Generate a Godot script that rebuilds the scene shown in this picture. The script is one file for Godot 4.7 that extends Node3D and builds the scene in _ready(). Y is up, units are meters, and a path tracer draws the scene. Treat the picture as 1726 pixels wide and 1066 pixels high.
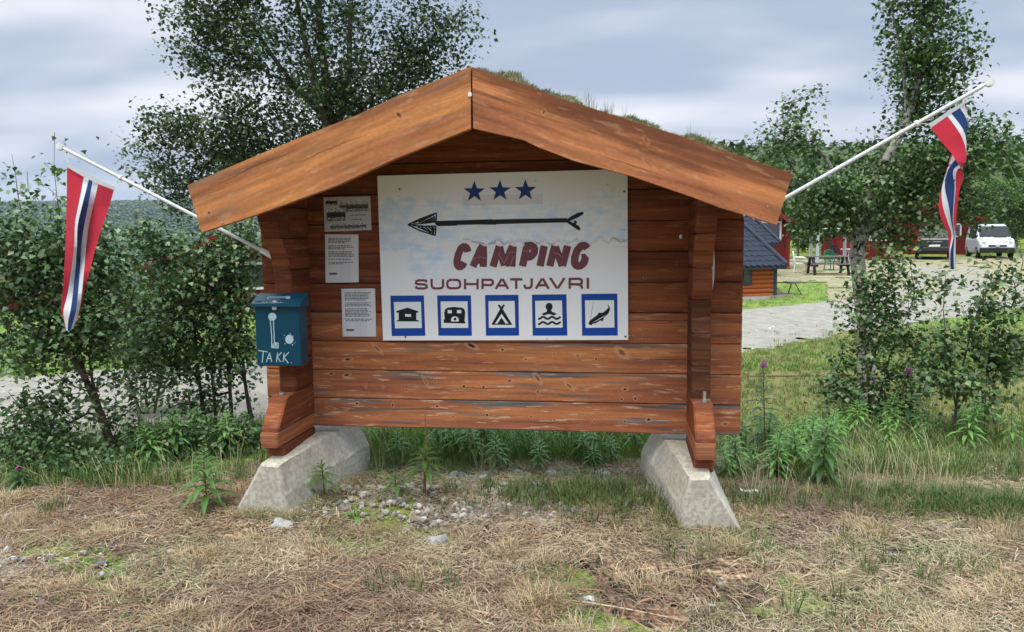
extends Node3D
# A camping notice-board shelter on a dry verge, birch scrub, a gravel track, huts and cars behind. Metres, y up; the camera stands at x = z = 0.

const KYAW := -0.13508                      # how the shelter is turned
const KPOS := Vector3(0.287, 0.0, -4.519)   # shelter origin on the ground: local x along its wall, z towards the viewer
const LB := 0.362                           # underside of the lowest wall log
const LH := 0.1794                          # height of one course of logs

var M := {}
var taken := {}
var org := Vector3.ZERO
var uvt := Transform2D()
var K := Transform3D()

func _ready() -> void:
	# ---- camera
	var cam := Camera3D.new()
	cam.name = "camera"
	cam.fov = 44.86
	cam.near = 0.05
	cam.far = 6000.0
	cam.transform = Transform3D(Basis(Vector3.RIGHT, -0.09645) * Basis(Vector3.BACK, -0.00992), Vector3(0, 1.5, 0))
	add_child(cam)
	cam.current = true
	# ---- sky and air
	var env := Environment.new()
	env.background_mode = Environment.BG_SKY
	var sky := Sky.new()
	sky.sky_material = sky_material()
	env.sky = sky
	env.background_energy_multiplier = 1.0
	env.tonemap_mode = Environment.TONE_MAPPER_LINEAR
	env.tonemap_exposure = 1.42
	env.fog_enabled = true
	env.fog_light_color = Color(0.80, 0.86, 0.95)
	env.fog_density = 0.0001
	env.sdfgi_enabled = true
	env.ssao_enabled = true
	env.ssil_enabled = true
	var we := WorldEnvironment.new()
	we.name = "world_environment"
	we.environment = env
	add_child(we)
	# ---- sun behind thin cloud
	var sun := DirectionalLight3D.new()
	sun.name = "sun"
	sun.light_energy = 0.5
	sun.light_color = Color(1.0, 0.96, 0.89)
	sun.light_angular_distance = 34.0
	sun.shadow_enabled = true
	sun.rotation = Vector3(deg_to_rad(-69), deg_to_rad(-24), 0)
	add_child(sun)
	# ---- the place
	K = Transform3D(Basis(Vector3.UP, KYAW), KPOS)
	make_materials()
	build_ground()
	build_kiosk()
	build_blocks()
	build_sign()
	build_notices()
	build_letter_box()
	build_flags()
	build_near_trees()
	build_far_trees()
	build_huts()
	build_cars()
	build_yard_things()
	build_plants()
	build_stones()
	build_litter()

# ------------------------------------------------------------------ naming
func numbered(called: String) -> String:
	if not taken.has(called):
		taken[called] = 0
		return called
	taken[called] += 1
	return "%s_%03d" % [called, taken[called]]

func tag(o: Node3D, label: String, category: String, group := "", kind := "") -> void:
	if label: o.set_meta("label", label)
	if category: o.set_meta("category", category)
	if group: o.set_meta("group", group)
	if kind: o.set_meta("kind", kind)

func thing(called: String, label: String, category: String, at: Vector3, turn := 0.0, group := "") -> Node3D:
	var o := Node3D.new()
	o.name = numbered(called)
	add_child(o)
	o.position = at
	o.rotation.y = turn
	tag(o, label, category, group)
	return o

# a thing fixed to the shelter: `at` is in the shelter's own coordinates, and the shapes built for it are given in those too
func kthing(called: String, label: String, category: String, at: Vector3, group := "") -> Node3D:
	var o := Node3D.new()
	o.name = numbered(called)
	add_child(o)
	o.transform = K * Transform3D(Basis(), at)
	tag(o, label, category, group)
	org = at
	return o

func part(called: String, mesh: Mesh, mat: Material, parent: Node3D) -> MeshInstance3D:
	var o := MeshInstance3D.new()
	o.name = called if parent != self else numbered(called)
	o.mesh = mesh
	o.material_override = mat
	parent.add_child(o, true)
	return o

func structure(called: String, mesh: Mesh, mat: Material, label: String) -> MeshInstance3D:
	var o := part(called, mesh, mat, self)
	tag(o, label, "", "", "structure")
	return o

func scatter(called: String, mesh: Mesh, mat: Material, where: Array, tints: Array, parent: Node3D, kind := "stuff") -> MultiMeshInstance3D:
	var mm := MultiMesh.new()
	mm.transform_format = MultiMesh.TRANSFORM_3D
	mm.use_colors = true
	mm.mesh = mesh
	mm.instance_count = where.size()
	for i in where.size():
		mm.set_instance_transform(i, where[i])
		mm.set_instance_color(i, tints[i])
	var o := MultiMeshInstance3D.new()
	o.name = called if parent != self else numbered(called)
	o.multimesh = mm
	o.material_override = mat
	parent.add_child(o, true)
	if kind: o.set_meta("kind", kind)
	return o

func copy_of(o: Node3D, at: Vector3, turn: float, size := 1.0, label := "") -> Node3D:
	var c: Node3D = o.duplicate()
	c.name = numbered(str(o.name).rstrip("0123456789").rstrip("_"))
	add_child(c)
	c.transform = Transform3D(Basis(Vector3.UP, turn).scaled(Vector3.ONE * size), at)
	if label: c.set_meta("label", label)
	return c

func rng(s: int) -> RandomNumberGenerator:
	var r := RandomNumberGenerator.new()
	r.seed = s
	return r

func lin(r: float, g: float, b: float) -> Color:
	return Color(r, g, b).linear_to_srgb()

# ------------------------------------------------------------------ shapes
func S() -> SurfaceTool:
	var st := SurfaceTool.new()
	st.begin(Mesh.PRIMITIVE_TRIANGLES)
	st.set_smooth_group(-1)
	return st

func fin(st: SurfaceTool) -> ArrayMesh:
	st.generate_normals()
	return st.commit()

func vert(st: SurfaceTool, p: Vector3, uv: Vector2) -> void:
	st.set_uv(uv)
	st.add_vertex(p - org)

func tri(st: SurfaceTool, a: Vector3, b: Vector3, c: Vector3, o: Vector3, ua := Vector2.ZERO, ub := Vector2.ZERO, uc := Vector2.ZERO) -> void:
	if (c - a).cross(b - a).dot(o) < 0.0:
		vert(st, a, ua); vert(st, c, uc); vert(st, b, ub)
	else:
		vert(st, a, ua); vert(st, b, ub); vert(st, c, uc)

func quad(st: SurfaceTool, a: Vector3, b: Vector3, c: Vector3, d: Vector3, o: Vector3, ua := Vector2.ZERO, ub := Vector2.ZERO, uc := Vector2.ZERO, ud := Vector2.ZERO) -> void:
	tri(st, a, b, c, o, ua, ub, uc)
	tri(st, a, c, d, o, ua, uc, ud)

# rings of equally many points, joined in order; the whole is turned outside out by its volume
func loft(st: SurfaceTool, rings: Array, caps := true, along := 0, across := 1) -> void:
	var v := PackedVector3Array()
	var n: int = rings[0].size()
	for i in rings.size() - 1:
		for j in n:
			var a: Vector3 = rings[i][j]
			var b: Vector3 = rings[i][(j + 1) % n]
			var c: Vector3 = rings[i + 1][(j + 1) % n]
			var d: Vector3 = rings[i + 1][j]
			v.append_array([a, b, c, a, c, d])
	if caps:
		for e in [0, rings.size() - 1]:
			var r: Array = rings[e]
			var mid := Vector3.ZERO
			for p in r: mid += p
			mid /= n
			for j in n:
				if e == 0: v.append_array([mid, r[(j + 1) % n], r[j]])
				else: v.append_array([mid, r[j], r[(j + 1) % n]])
	var mean := Vector3.ZERO
	for p in v: mean += p
	mean /= v.size()
	var vol := 0.0
	for i in range(0, v.size(), 3):
		vol += (v[i] - mean).dot((v[i + 1] - mean).cross(v[i + 2] - mean))
	for i in range(0, v.size(), 3):
		for k in ([0, 2, 1] if vol > 0 else [0, 1, 2]):
			var p := v[i + k]
			vert(st, p, uvt * Vector2(p[along], p[across]))

# a box with chamfered edges
func box(st: SurfaceTool, lo: Vector3, hi: Vector3, b := 0.0, along := 0, across := 1) -> void:
	var rings := []
	for lev in ([[lo.y, b], [lo.y + b, 0.0], [hi.y - b, 0.0], [hi.y, b]] if b > 0 else [[lo.y, 0.0], [hi.y, 0.0]]):
		var s: float = lev[1]
		var y: float = lev[0]
		var x0 := lo.x + s; var x1 := hi.x - s; var z0 := lo.z + s; var z1 := hi.z - s
		if b > 0:
			var c := b
			rings.append([Vector3(x0 + c, y, z0), Vector3(x1 - c, y, z0), Vector3(x1, y, z0 + c), Vector3(x1, y, z1 - c), Vector3(x1 - c, y, z1), Vector3(x0 + c, y, z1), Vector3(x0, y, z1 - c), Vector3(x0, y, z0 + c)])
		else:
			rings.append([Vector3(x0, y, z0), Vector3(x1, y, z0), Vector3(x1, y, z1), Vector3(x0, y, z1)])
	loft(st, rings, true, along, across)

func boxmesh(lo: Vector3, hi: Vector3, b := 0.0) -> ArrayMesh:
	var st := S()
	box(st, lo, hi, b)
	return fin(st)

# an outline pushed through from lo to hi along z ("xy"), x ("zy") or y ("xz")
func to3(p: Vector2, w: float, mode: String) -> Vector3:
	if mode == "xy": return Vector3(p.x, p.y, w)
	if mode == "zy": return Vector3(w, p.y, p.x)
	return Vector3(p.x, w, p.y)

func prism(st: SurfaceTool, outline, lo: float, hi: float, mode := "xy") -> void:
	var poly := PackedVector2Array(outline)
	var ids := Geometry2D.triangulate_polygon(poly)
	if ids.is_empty():
		ids = Geometry2D.triangulate_delaunay(poly)
	var up := to3(Vector2.ZERO, 1.0, mode)
	for i in range(0, ids.size(), 3):
		var p := poly[ids[i]]; var q := poly[ids[i + 1]]; var r := poly[ids[i + 2]]
		tri(st, to3(p, hi, mode), to3(q, hi, mode), to3(r, hi, mode), up, uvt * p, uvt * q, uvt * r)
		tri(st, to3(p, lo, mode), to3(q, lo, mode), to3(r, lo, mode), -up, uvt * p, uvt * q, uvt * r)
	var cw := Geometry2D.is_polygon_clockwise(poly)
	for i in poly.size():
		var p := poly[i]
		var q := poly[(i + 1) % poly.size()]
		var e := q - p
		var n2 := Vector2(-e.y, e.x) if cw else Vector2(e.y, -e.x)
		var o := to3(n2, 0.0, mode)
		quad(st, to3(p, lo, mode), to3(q, lo, mode), to3(q, hi, mode), to3(p, hi, mode), o, uvt * p, uvt * q, uvt * (q - n2.normalized() * 0.01), uvt * (p - n2.normalized() * 0.01))

func prismmesh(outline, lo: float, hi: float, mode := "xy") -> ArrayMesh:
	var st := S()
	prism(st, outline, lo, hi, mode)
	return fin(st)

# drawn lines of a given half width, each a thin raised band; later lines lie a hair above earlier ones
func strokes(st: SurfaceTool, lines: Array, r: float, z: float, thick := 0.0008, square := false) -> void:
	var k := 0
	for l in lines:
		for poly in Geometry2D.offset_polyline(PackedVector2Array(l), r, Geometry2D.JOIN_ROUND if not square else Geometry2D.JOIN_MITER, Geometry2D.END_ROUND if not square else Geometry2D.END_BUTT):
			if poly.size() > 2:
				prism(st, poly, z, z + thick + k * 0.00012)
				k += 1

func ring_of(c: Vector2, r: float, n := 20, gap := 0.06) -> Array:
	var a := []
	for i in n + 1:
		var t := gap + (TAU - 2 * gap) * i / n
		a.append(c + Vector2(cos(t), sin(t)) * r)
	return a

# smooth round tubes gathered into arrays
func tubes() -> Dictionary:
	return {"v": PackedVector3Array(), "n": PackedVector3Array(), "u": PackedVector2Array(), "i": PackedInt32Array()}

func tube(T: Dictionary, pts: Array, radii: Array, sides := 8, cap := true) -> void:
	var v: PackedVector3Array = T.v
	var nn: PackedVector3Array = T.n
	var uu: PackedVector2Array = T.u
	var ii: PackedInt32Array = T.i
	var first := v.size()
	var last_x := Vector3.ZERO
	var run := 0.0
	for k in pts.size():
		var dir: Vector3 = (pts[mini(k + 1, pts.size() - 1)] - pts[maxi(k - 1, 0)]).normalized()
		var x := last_x
		if k == 0: x = Vector3.RIGHT if absf(dir.x) < 0.8 else Vector3.UP
		x = (x - dir * x.dot(dir)).normalized()
		last_x = x
		var y := dir.cross(x)
		if k > 0: run += (pts[k] - pts[k - 1]).length()
		for j in sides + 1:
			var t := TAU * j / sides
			var n := x * cos(t) + y * sin(t)
			v.append(pts[k] + n * radii[k] - org)
			nn.append(n)
			uu.append(Vector2(float(j) / sides, run))
	for k in pts.size() - 1:
		for j in sides:
			var a := first + k * (sides + 1) + j
			ii.append_array([a, a + sides + 1, a + 1, a + 1, a + sides + 1, a + sides + 2])
	if cap:
		for e in [0, pts.size() - 1]:
			var dir: Vector3 = (pts[1] - pts[0]).normalized() * -1.0 if e == 0 else (pts[e] - pts[e - 1]).normalized()
			var c := v.size()
			v.append(pts[e] - org); nn.append(dir); uu.append(Vector2(0.5, run))
			var ringat: int = first + e * (sides + 1)
			for j in sides + 1:
				v.append(v[ringat + j]); nn.append(dir); uu.append(Vector2(0.5, run))
			for j in sides:
				if e == 0: ii.append_array([c, c + 1 + j, c + 2 + j])
				else: ii.append_array([c, c + 2 + j, c + 1 + j])
	T.v = v; T.n = nn; T.u = uu; T.i = ii

func tube_mesh(T: Dictionary) -> ArrayMesh:
	var a := []
	a.resize(Mesh.ARRAY_MAX)
	a[Mesh.ARRAY_VERTEX] = T.v
	a[Mesh.ARRAY_NORMAL] = T.n
	a[Mesh.ARRAY_TEX_UV] = T.u
	a[Mesh.ARRAY_INDEX] = T.i
	var m := ArrayMesh.new()
	m.add_surface_from_arrays(Mesh.PRIMITIVE_TRIANGLES, a)
	return m

func one_tube(pts: Array, radii: Array, sides := 10) -> ArrayMesh:
	var T := tubes()
	tube(T, pts, radii, sides)
	return tube_mesh(T)

func ball(c: Vector3, r: float, squash := 1.0, n := 10) -> ArrayMesh:
	var T := tubes()
	var pts := []
	var rad := []
	for i in n + 1:
		var t := PI * i / n
		pts.append(c + Vector3(0, -cos(t) * r * squash, 0))
		rad.append(maxf(sin(t) * r, 0.0004))
	tube(T, pts, rad, 14, false)
	return tube_mesh(T)

# ------------------------------------------------------------------ pictures computed for materials
func nimg(w: int, h: int, sw: int, sh: int, freq: float, s: int, oct := 4, type := FastNoiseLite.TYPE_SIMPLEX_SMOOTH) -> PackedByteArray:
	var n := FastNoiseLite.new()
	n.noise_type = type
	n.seed = s
	n.frequency = freq
	n.fractal_octaves = oct
	var im := n.get_image(sw, sh, false, false, true)
	im.convert(Image.FORMAT_L8)
	if sw != w or sh != h:
		im.resize(w, h, Image.INTERPOLATE_CUBIC)
	return im.get_data()

func rgb_tex(w: int, h: int, d: PackedByteArray) -> ImageTexture:
	return ImageTexture.create_from_image(Image.create_from_data(w, h, false, Image.FORMAT_RGB8, d))

func ss(a: float, b: float, x: float) -> float:
	var t := clampf((x - a) / (b - a), 0.0, 1.0)
	return t * t * (3.0 - 2.0 * t)

func sky_material() -> PanoramaSkyMaterial:
	var w := 1536
	var h := 768
	var n1 := FastNoiseLite.new()
	n1.seed = 11; n1.frequency = 0.34; n1.fractal_octaves = 5; n1.fractal_gain = 0.5
	var n2 := FastNoiseLite.new()
	n2.seed = 5; n2.frequency = 0.10; n2.fractal_octaves = 3
	var d := PackedFloat32Array()
	d.resize(w * h * 3)
	for y in h:
		var el := PI * (0.5 - (y + 0.5) / h)
		var up := sin(el)
		for x in w:
			var i := (y * w + x) * 3
			if el < -0.02:
				d[i] = 0.16; d[i + 1] = 0.16; d[i + 2] = 0.13
				continue
			var az := TAU * ((x + 0.5) / w)
			var k := cos(el) / (maxf(up, 0.0) + 0.16)
			var px := sin(az) * k
			var py := cos(az) * k
			# long, soft banks lying across the view
			var c := n1.get_noise_2d(px * 1.0 + py * 0.25, py * 2.4 + px * 0.2) * 0.75 + n2.get_noise_2d(px * 1.5 + 40.0, py * 2.2) * 0.9 + n1.get_noise_2d(px * 3.1 + 9.0, py * 5.2) * 0.28
			c = ss(-0.40, 0.42, c)
			var lift := 1.0 + 4.5 * ss(0.30, 1.0, up)
			var low := 1.0 - ss(0.0, 0.10, up)
			d[i] = lerpf(lerpf(0.275, 0.545, c), 0.53, low * 0.5) * lift * 1.16
			d[i + 1] = lerpf(lerpf(0.335, 0.585, c), 0.58, low * 0.5) * lift * 1.12
			d[i + 2] = lerpf(lerpf(0.445, 0.645, c), 0.67, low * 0.5) * (1.0 + (lift - 1.0) * 0.80) * 1.10
	var m := PanoramaSkyMaterial.new()
	m.panorama = ImageTexture.create_from_image(Image.create_from_data(w, h, false, Image.FORMAT_RGBF, d.to_byte_array()))
	return m

# ten boards' worth of stained, weathered softwood in one picture, one row each (u: 0..3 m along the grain)
const WW := 1536
const WROWS := 10
const WR := 88
func wood_texture() -> ImageTexture:
	var h := WROWS * WR
	var grain := nimg(WW, h, 60, h, 0.09, 3, 4)
	var fine := nimg(WW, h, 384, h, 0.22, 4, 3)
	var broad := nimg(WW, h, 90, h, 0.022, 9, 3)
	var streak := nimg(WW, h, 70, h, 0.05, 21, 4)
	var chips := nimg(WW, h, 150, h, 0.07, 33, 4)
	# per row: stain colour (sRGB; roof shade is painted into the darker upper-wall rows), how far it is weathered to grey, worn edge, darkening of the stain
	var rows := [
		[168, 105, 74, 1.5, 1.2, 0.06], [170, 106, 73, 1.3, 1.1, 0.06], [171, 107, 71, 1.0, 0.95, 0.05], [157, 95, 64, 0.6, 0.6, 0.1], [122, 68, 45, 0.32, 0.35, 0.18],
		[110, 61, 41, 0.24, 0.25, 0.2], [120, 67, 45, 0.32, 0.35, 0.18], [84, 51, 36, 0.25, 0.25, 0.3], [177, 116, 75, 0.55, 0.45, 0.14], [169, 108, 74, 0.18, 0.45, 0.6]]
	var d := PackedByteArray()
	d.resize(WW * h * 3)
	for y in h:
		var row: Array = rows[y / WR]
		var v := float(y % WR) / WR          # 0 at the upper edge
		var edge := ss(0.40, 0.0, v) * 0.75 + ss(0.9, 1.0, v) * 0.35
		var wth: float = row[3]
		var worn: float = row[4]
		var row_oil: float = row[5]
		for x in WW:
			var i := y * WW + x
			var g := (grain[i] - 128) / 255.0
			var f := (fine[i] - 128) / 255.0
			var b := (broad[i] - 128) / 255.0
			var t := 1.0 + g * 0.26 + f * 0.16 + b * 0.34
			var r := float(row[0]) * t
			var gg := float(row[1]) * (t * 0.9 + 0.1 + b * 0.12)
			var bb := float(row[2]) * (t * 0.8 + 0.2)
			var s := streak[i] / 255.0
			var a := ss(0.60 - 0.26 * edge, 0.92 - 0.24 * edge, s + f * 0.16) * wth
			r = lerpf(r, 116.0 + g * 60.0, a * 0.8)
			gg = lerpf(gg, 102.0 + g * 60.0, a * 0.8)
			bb = lerpf(bb, 98.0 + g * 60.0, a * 0.8)
			# old dark oil soaked into the upper part of a board
			var oil := ss(0.62, 0.05, v + b * 0.55 + g * 0.5) * row_oil
			r = lerpf(r, 74.0, oil * 0.75); gg = lerpf(gg, 43.0, oil * 0.75); bb = lerpf(bb, 31.0, oil * 0.75)
			var ch := ss(0.66, 0.76, chips[i] / 255.0 + (edge - 0.4) * 0.06) * worn
			r = lerpf(r, 205.0 + f * 60, ch * 0.6)
			gg = lerpf(gg, 172.0 + f * 60, ch * 0.6)
			bb = lerpf(bb, 146.0 + f * 60, ch * 0.6)
			d[i * 3] = clampi(int(r), 0, 255)
			d[i * 3 + 1] = clampi(int(gg), 0, 255)
			d[i * 3 + 2] = clampi(int(bb), 0, 255)
	# knots and plug holes: [row, metres along, share down, half length, half height, slant, dark core]
	var R := rng(77)
	var knots := []
	for k in [[0, .27, .5, .02, .018, 1.2, 1], [0, .215, .3, .012, .02, 1.4, 0], [0, .46, .35, .05, .01, .1, 0], [0, .33, .62, .01, .05, 1.5, 0], [0, .63, .18, .012, .02, 1.4, 1], [0, .86, .2, .02, .012, 1.5, 1], [0, 1.14, .22, .014, .02, 1.3, 1], [0, 1.07, .5, .011, .01, 0, 1], [0, 1.24, .55, .012, .011, 0, 1], [0, 1.45, .48, .02, .015, 1, 1], [0, 1.72, .5, .014, .01, .6, 1], [0, 1.86, .6, .012, .01, .6, 1], [0, 2.1, .62, .012, .011, 0, 1], [0, 2.28, .6, .013, .011, 0, 1], [0, 2.42, .52, .016, .025, 1.3, 1],
			[0, 2.72, .45, .02, .03, 1.1, 0], [0, 2.86, .6, .014, .03, 1.3, 0],
			[1, .31, .4, .012, .016, 1.2, 1], [1, .47, .14, .012, .03, 1.5, 1], [1, .57, .18, .014, .035, 1.4, 1], [1, .69, .6, .01, .01, 0, 0], [1, .8, .58, .012, .012, 0, 0], [1, .95, .66, .012, .012, 0, 1], [1, 1.07, .36, .055, .012, 1.05, 0], [1, 1.13, .35, .013, .012, .4, 1], [1, 1.31, .5, .018, .016, .6, 1], [1, 1.43, .52, .018, .014, .8, 1], [1, 1.59, .3, .012, .025, 1.4, 1], [1, 1.76, .2, .055, .02, .9, 0], [1, 1.76, .65, .014, .014, 0, 1], [1, 1.95, .44, .05, .016, .7, 0], [1, 2.02, .5, .06, .008, .1, 0], [1, 2.28, .52, .013, .025, 1.5, 1], [1, 2.34, .82, .02, .014, .9, 1], [1, 2.26, .85, .012, .014, 1.2, 1],
			[2, .29, .62, .012, .012, 0, 0], [2, .33, .28, .02, .01, .4, 0], [2, .58, .62, .04, .014, -.12, 1], [2, .77, .25, .06, .014, .7, 0], [2, .95, .3, .009, .009, 0, 0], [2, 1.26, .55, .012, .012, 0, 0], [2, 1.36, .12, .06, .02, .4, 1], [2, 1.55, .25, .014, .022, 1.4, 1], [2, 1.69, .55, .018, .014, 0, 0], [2, 1.86, .36, .012, .016, 1.2, 0], [2, 2.0, .42, .012, .025, 1.5, 0], [2, 2.11, .52, .015, .015, 0, 1], [2, 2.26, .3, .06, .03, .6, 0], [2, 2.34, .5, .09, .009, .03, 0],
			[8, .28, .6, .018, .012, .3, 1], [8, 1.45, .3, .03, .016, .6, 1], [8, .8, .2, .01, .01, 0, 0], [9, .2, .55, .035, .01, .3, 1], [9, .62, .35, .012, .012, 0, 1], [9, 1.15, .25, .03, .01, .3, 0], [9, 1.2, .6, .06, .006, .2, 0], [9, 1.32, .55, .05, .005, .1, 0]]:
		knots.append(k)
	for k in 30:
		knots.append([R.randi_range(3, 7), R.randf_range(0.05, 2.9), R.randf_range(0.15, 0.85), R.randf_range(0.008, 0.018), R.randf_range(0.007, 0.014), R.randf_range(-0.5, 1.5), int(R.randf() < 0.55)])
	for k in knots:
		var cx: float = k[1] / 3.0 * WW
		var cy: float = (k[0] + k[2]) * WR
		var ppm := WW / 3.0
		var rx: float = k[3] * ppm * 0.72
		var ry: float = k[4] * ppm * 0.72
		var reach := int(maxf(rx, ry) * 1.6) + 2
		var co := cos(-k[5]); var si := sin(-k[5])
		for yy in range(maxi(int(cy) - reach, int(k[0]) * WR), mini(int(cy) + reach, int(k[0] + 1) * WR - 1)):
			for xx in range(maxi(int(cx) - reach, 0), mini(int(cx) + reach, WW - 1)):
				var ux := (xx - cx) * co - (yy - cy) * si
				var uy := (xx - cx) * si + (yy - cy) * co
				var q := sqrt(ux * ux / (rx * rx) + uy * uy / (ry * ry))
				if q > 1.5: continue
				var i := (yy * WW + xx) * 3
				var ringy := ss(1.5, 1.0, q) * ss(0.45, 0.8, q)
				var core := ss(0.62, 0.35, q)
				var rc := [184.0, 148.0, 120.0]
				var dc := [46.0, 30.0, 25.0] if k[6] == 1 else [122.0, 88.0, 66.0]
				for c in 3:
					var o := float(d[i + c])
					o = lerpf(o, rc[c], ringy * (0.62 if k.size() > 6 and k[0] < 3 else 0.3))
					o = lerpf(o, dc[c], core * (0.95 if k[0] < 3 else 0.6))
					d[i + c] = int(o)
	# drying checks: thin dark cracks that wander along the grain: [row, from, to, share down]
	for c in [[3, 2.15, 2.95, .26], [3, 2.35, 2.62, .34], [4, .30, .62, .27], [4, 2.6, 2.9, .7], [5, 1.9, 2.3, .45], [0, .9, 1.25, .33], [0, 1.7, 2.05, .72], [1, 1.2, 1.7, .58], [1, .1, .3, .8], [2, 2.25, 2.7, .56], [6, .3, .7, .5], [7, .2, 1.1, .5], [8, .3, .9, .22], [8, .75, 1.3, .37], [9, .9, 1.3, .72], [6, 1.4, 1.9, .3], [5, .5, .8, .75]]:
		var y: float = (c[0] + c[3]) * WR
		for x in range(int(c[1] / 3.0 * WW), int(c[2] / 3.0 * WW)):
			y += R.randf_range(-0.32, 0.32)
			var f := sin(PI * (float(x) / WW * 3.0 - c[1]) / (c[2] - c[1]))
			for k in 3:
				var i := ((int(y) + k - 1) * WW + x) * 3
				var w := (0.8 if k == 1 else 0.22) * f * (0.55 if c[0] > 7 else 1.0)
				d[i] = int(lerpf(d[i], 38.0, w)); d[i + 1] = int(lerpf(d[i + 1], 24.0, w)); d[i + 2] = int(lerpf(d[i + 2], 20.0, w))
	return rgb_tex(WW, h, d)

# puts row `row` of the wood picture on a board whose grain starts at x0 and whose height runs y0..y1
func wood_uv(row: int, x0: float, y0: float, y1: float, flip := 1.0) -> void:
	var su := flip / 3.0
	var sv := -0.96 / WROWS / (y1 - y0)
	uvt = Transform2D(Vector2(su, 0), Vector2(0, sv), Vector2(-x0 * su, (row + 0.02) / WROWS - y1 * sv))

func bark_texture() -> ImageTexture:
	var w := 256
	var h := 512
	var a := nimg(w, h, 64, h, 0.05, 51, 4)
	var b := nimg(w, h, w, h, 0.02, 52, 4)
	var c := nimg(w, h, 40, h, 0.16, 53, 3)
	var d := PackedByteArray()
	d.resize(w * h * 3)
	for i in w * h:
		var dark := maxf(ss(0.62, 0.74, b[i] / 255.0), ss(0.70, 0.8, c[i] / 255.0) * 0.8)
		var t := 0.85 + 0.25 * (a[i] / 255.0 - 0.5)
		d[i * 3] = int(lerpf(205.0 * t, 44.0, dark))
		d[i * 3 + 1] = int(lerpf(200.0 * t, 40.0, dark))
		d[i * 3 + 2] = int(lerpf(190.0 * t, 38.0, dark))
	return rgb_tex(w, h, d)

# a mottled picture mixed from three colours (sRGB 0..255)
func mottle(w: int, s: int, c0: Array, c1: Array, c2: Array, f1 := 0.012, f2 := 0.09, speck := 0.35) -> ImageTexture:
	var a := nimg(w, w, w, w, f1, s, 4)
	var b := nimg(w, w, w, w, f2, s + 1, 3)
	var f := nimg(w, w, w, w, 0.42, s + 2, 2)
	var d := PackedByteArray()
	d.resize(w * w * 3)
	for i in w * w:
		var p := ss(0.34, 0.66, a[i] / 255.0)
		var q := ss(0.40, 0.72, b[i] / 255.0)
		var t := 1.0 + (f[i] / 255.0 - 0.5) * speck * 2.0
		for k in 3:
			d[i * 3 + k] = clampi(int(lerpf(lerpf(c0[k], c1[k], p), c2[k], q * 0.7) * t), 0, 255)
	return rgb_tex(w, w, d)

func mat(c: Color, rough := 0.8, metal := 0.0, tex: Texture2D = null) -> StandardMaterial3D:
	var m := StandardMaterial3D.new()
	m.albedo_color = c
	m.roughness = rough
	m.metallic = metal
	m.metallic_specular = 0.35
	m.albedo_texture = tex
	return m

func leaf_mat(c: Color, back: Color, rough := 0.42) -> StandardMaterial3D:
	var m := mat(c, rough)
	m.vertex_color_use_as_albedo = true
	m.backlight_enabled = true
	m.backlight = back
	m.cull_mode = BaseMaterial3D.CULL_DISABLED
	m.metallic_specular = 0.5
	return m

func world_tex(m: StandardMaterial3D, scale: float) -> StandardMaterial3D:
	m.uv1_triplanar = true
	m.uv1_world_triplanar = true
	m.uv1_scale = Vector3.ONE * scale
	return m

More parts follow.
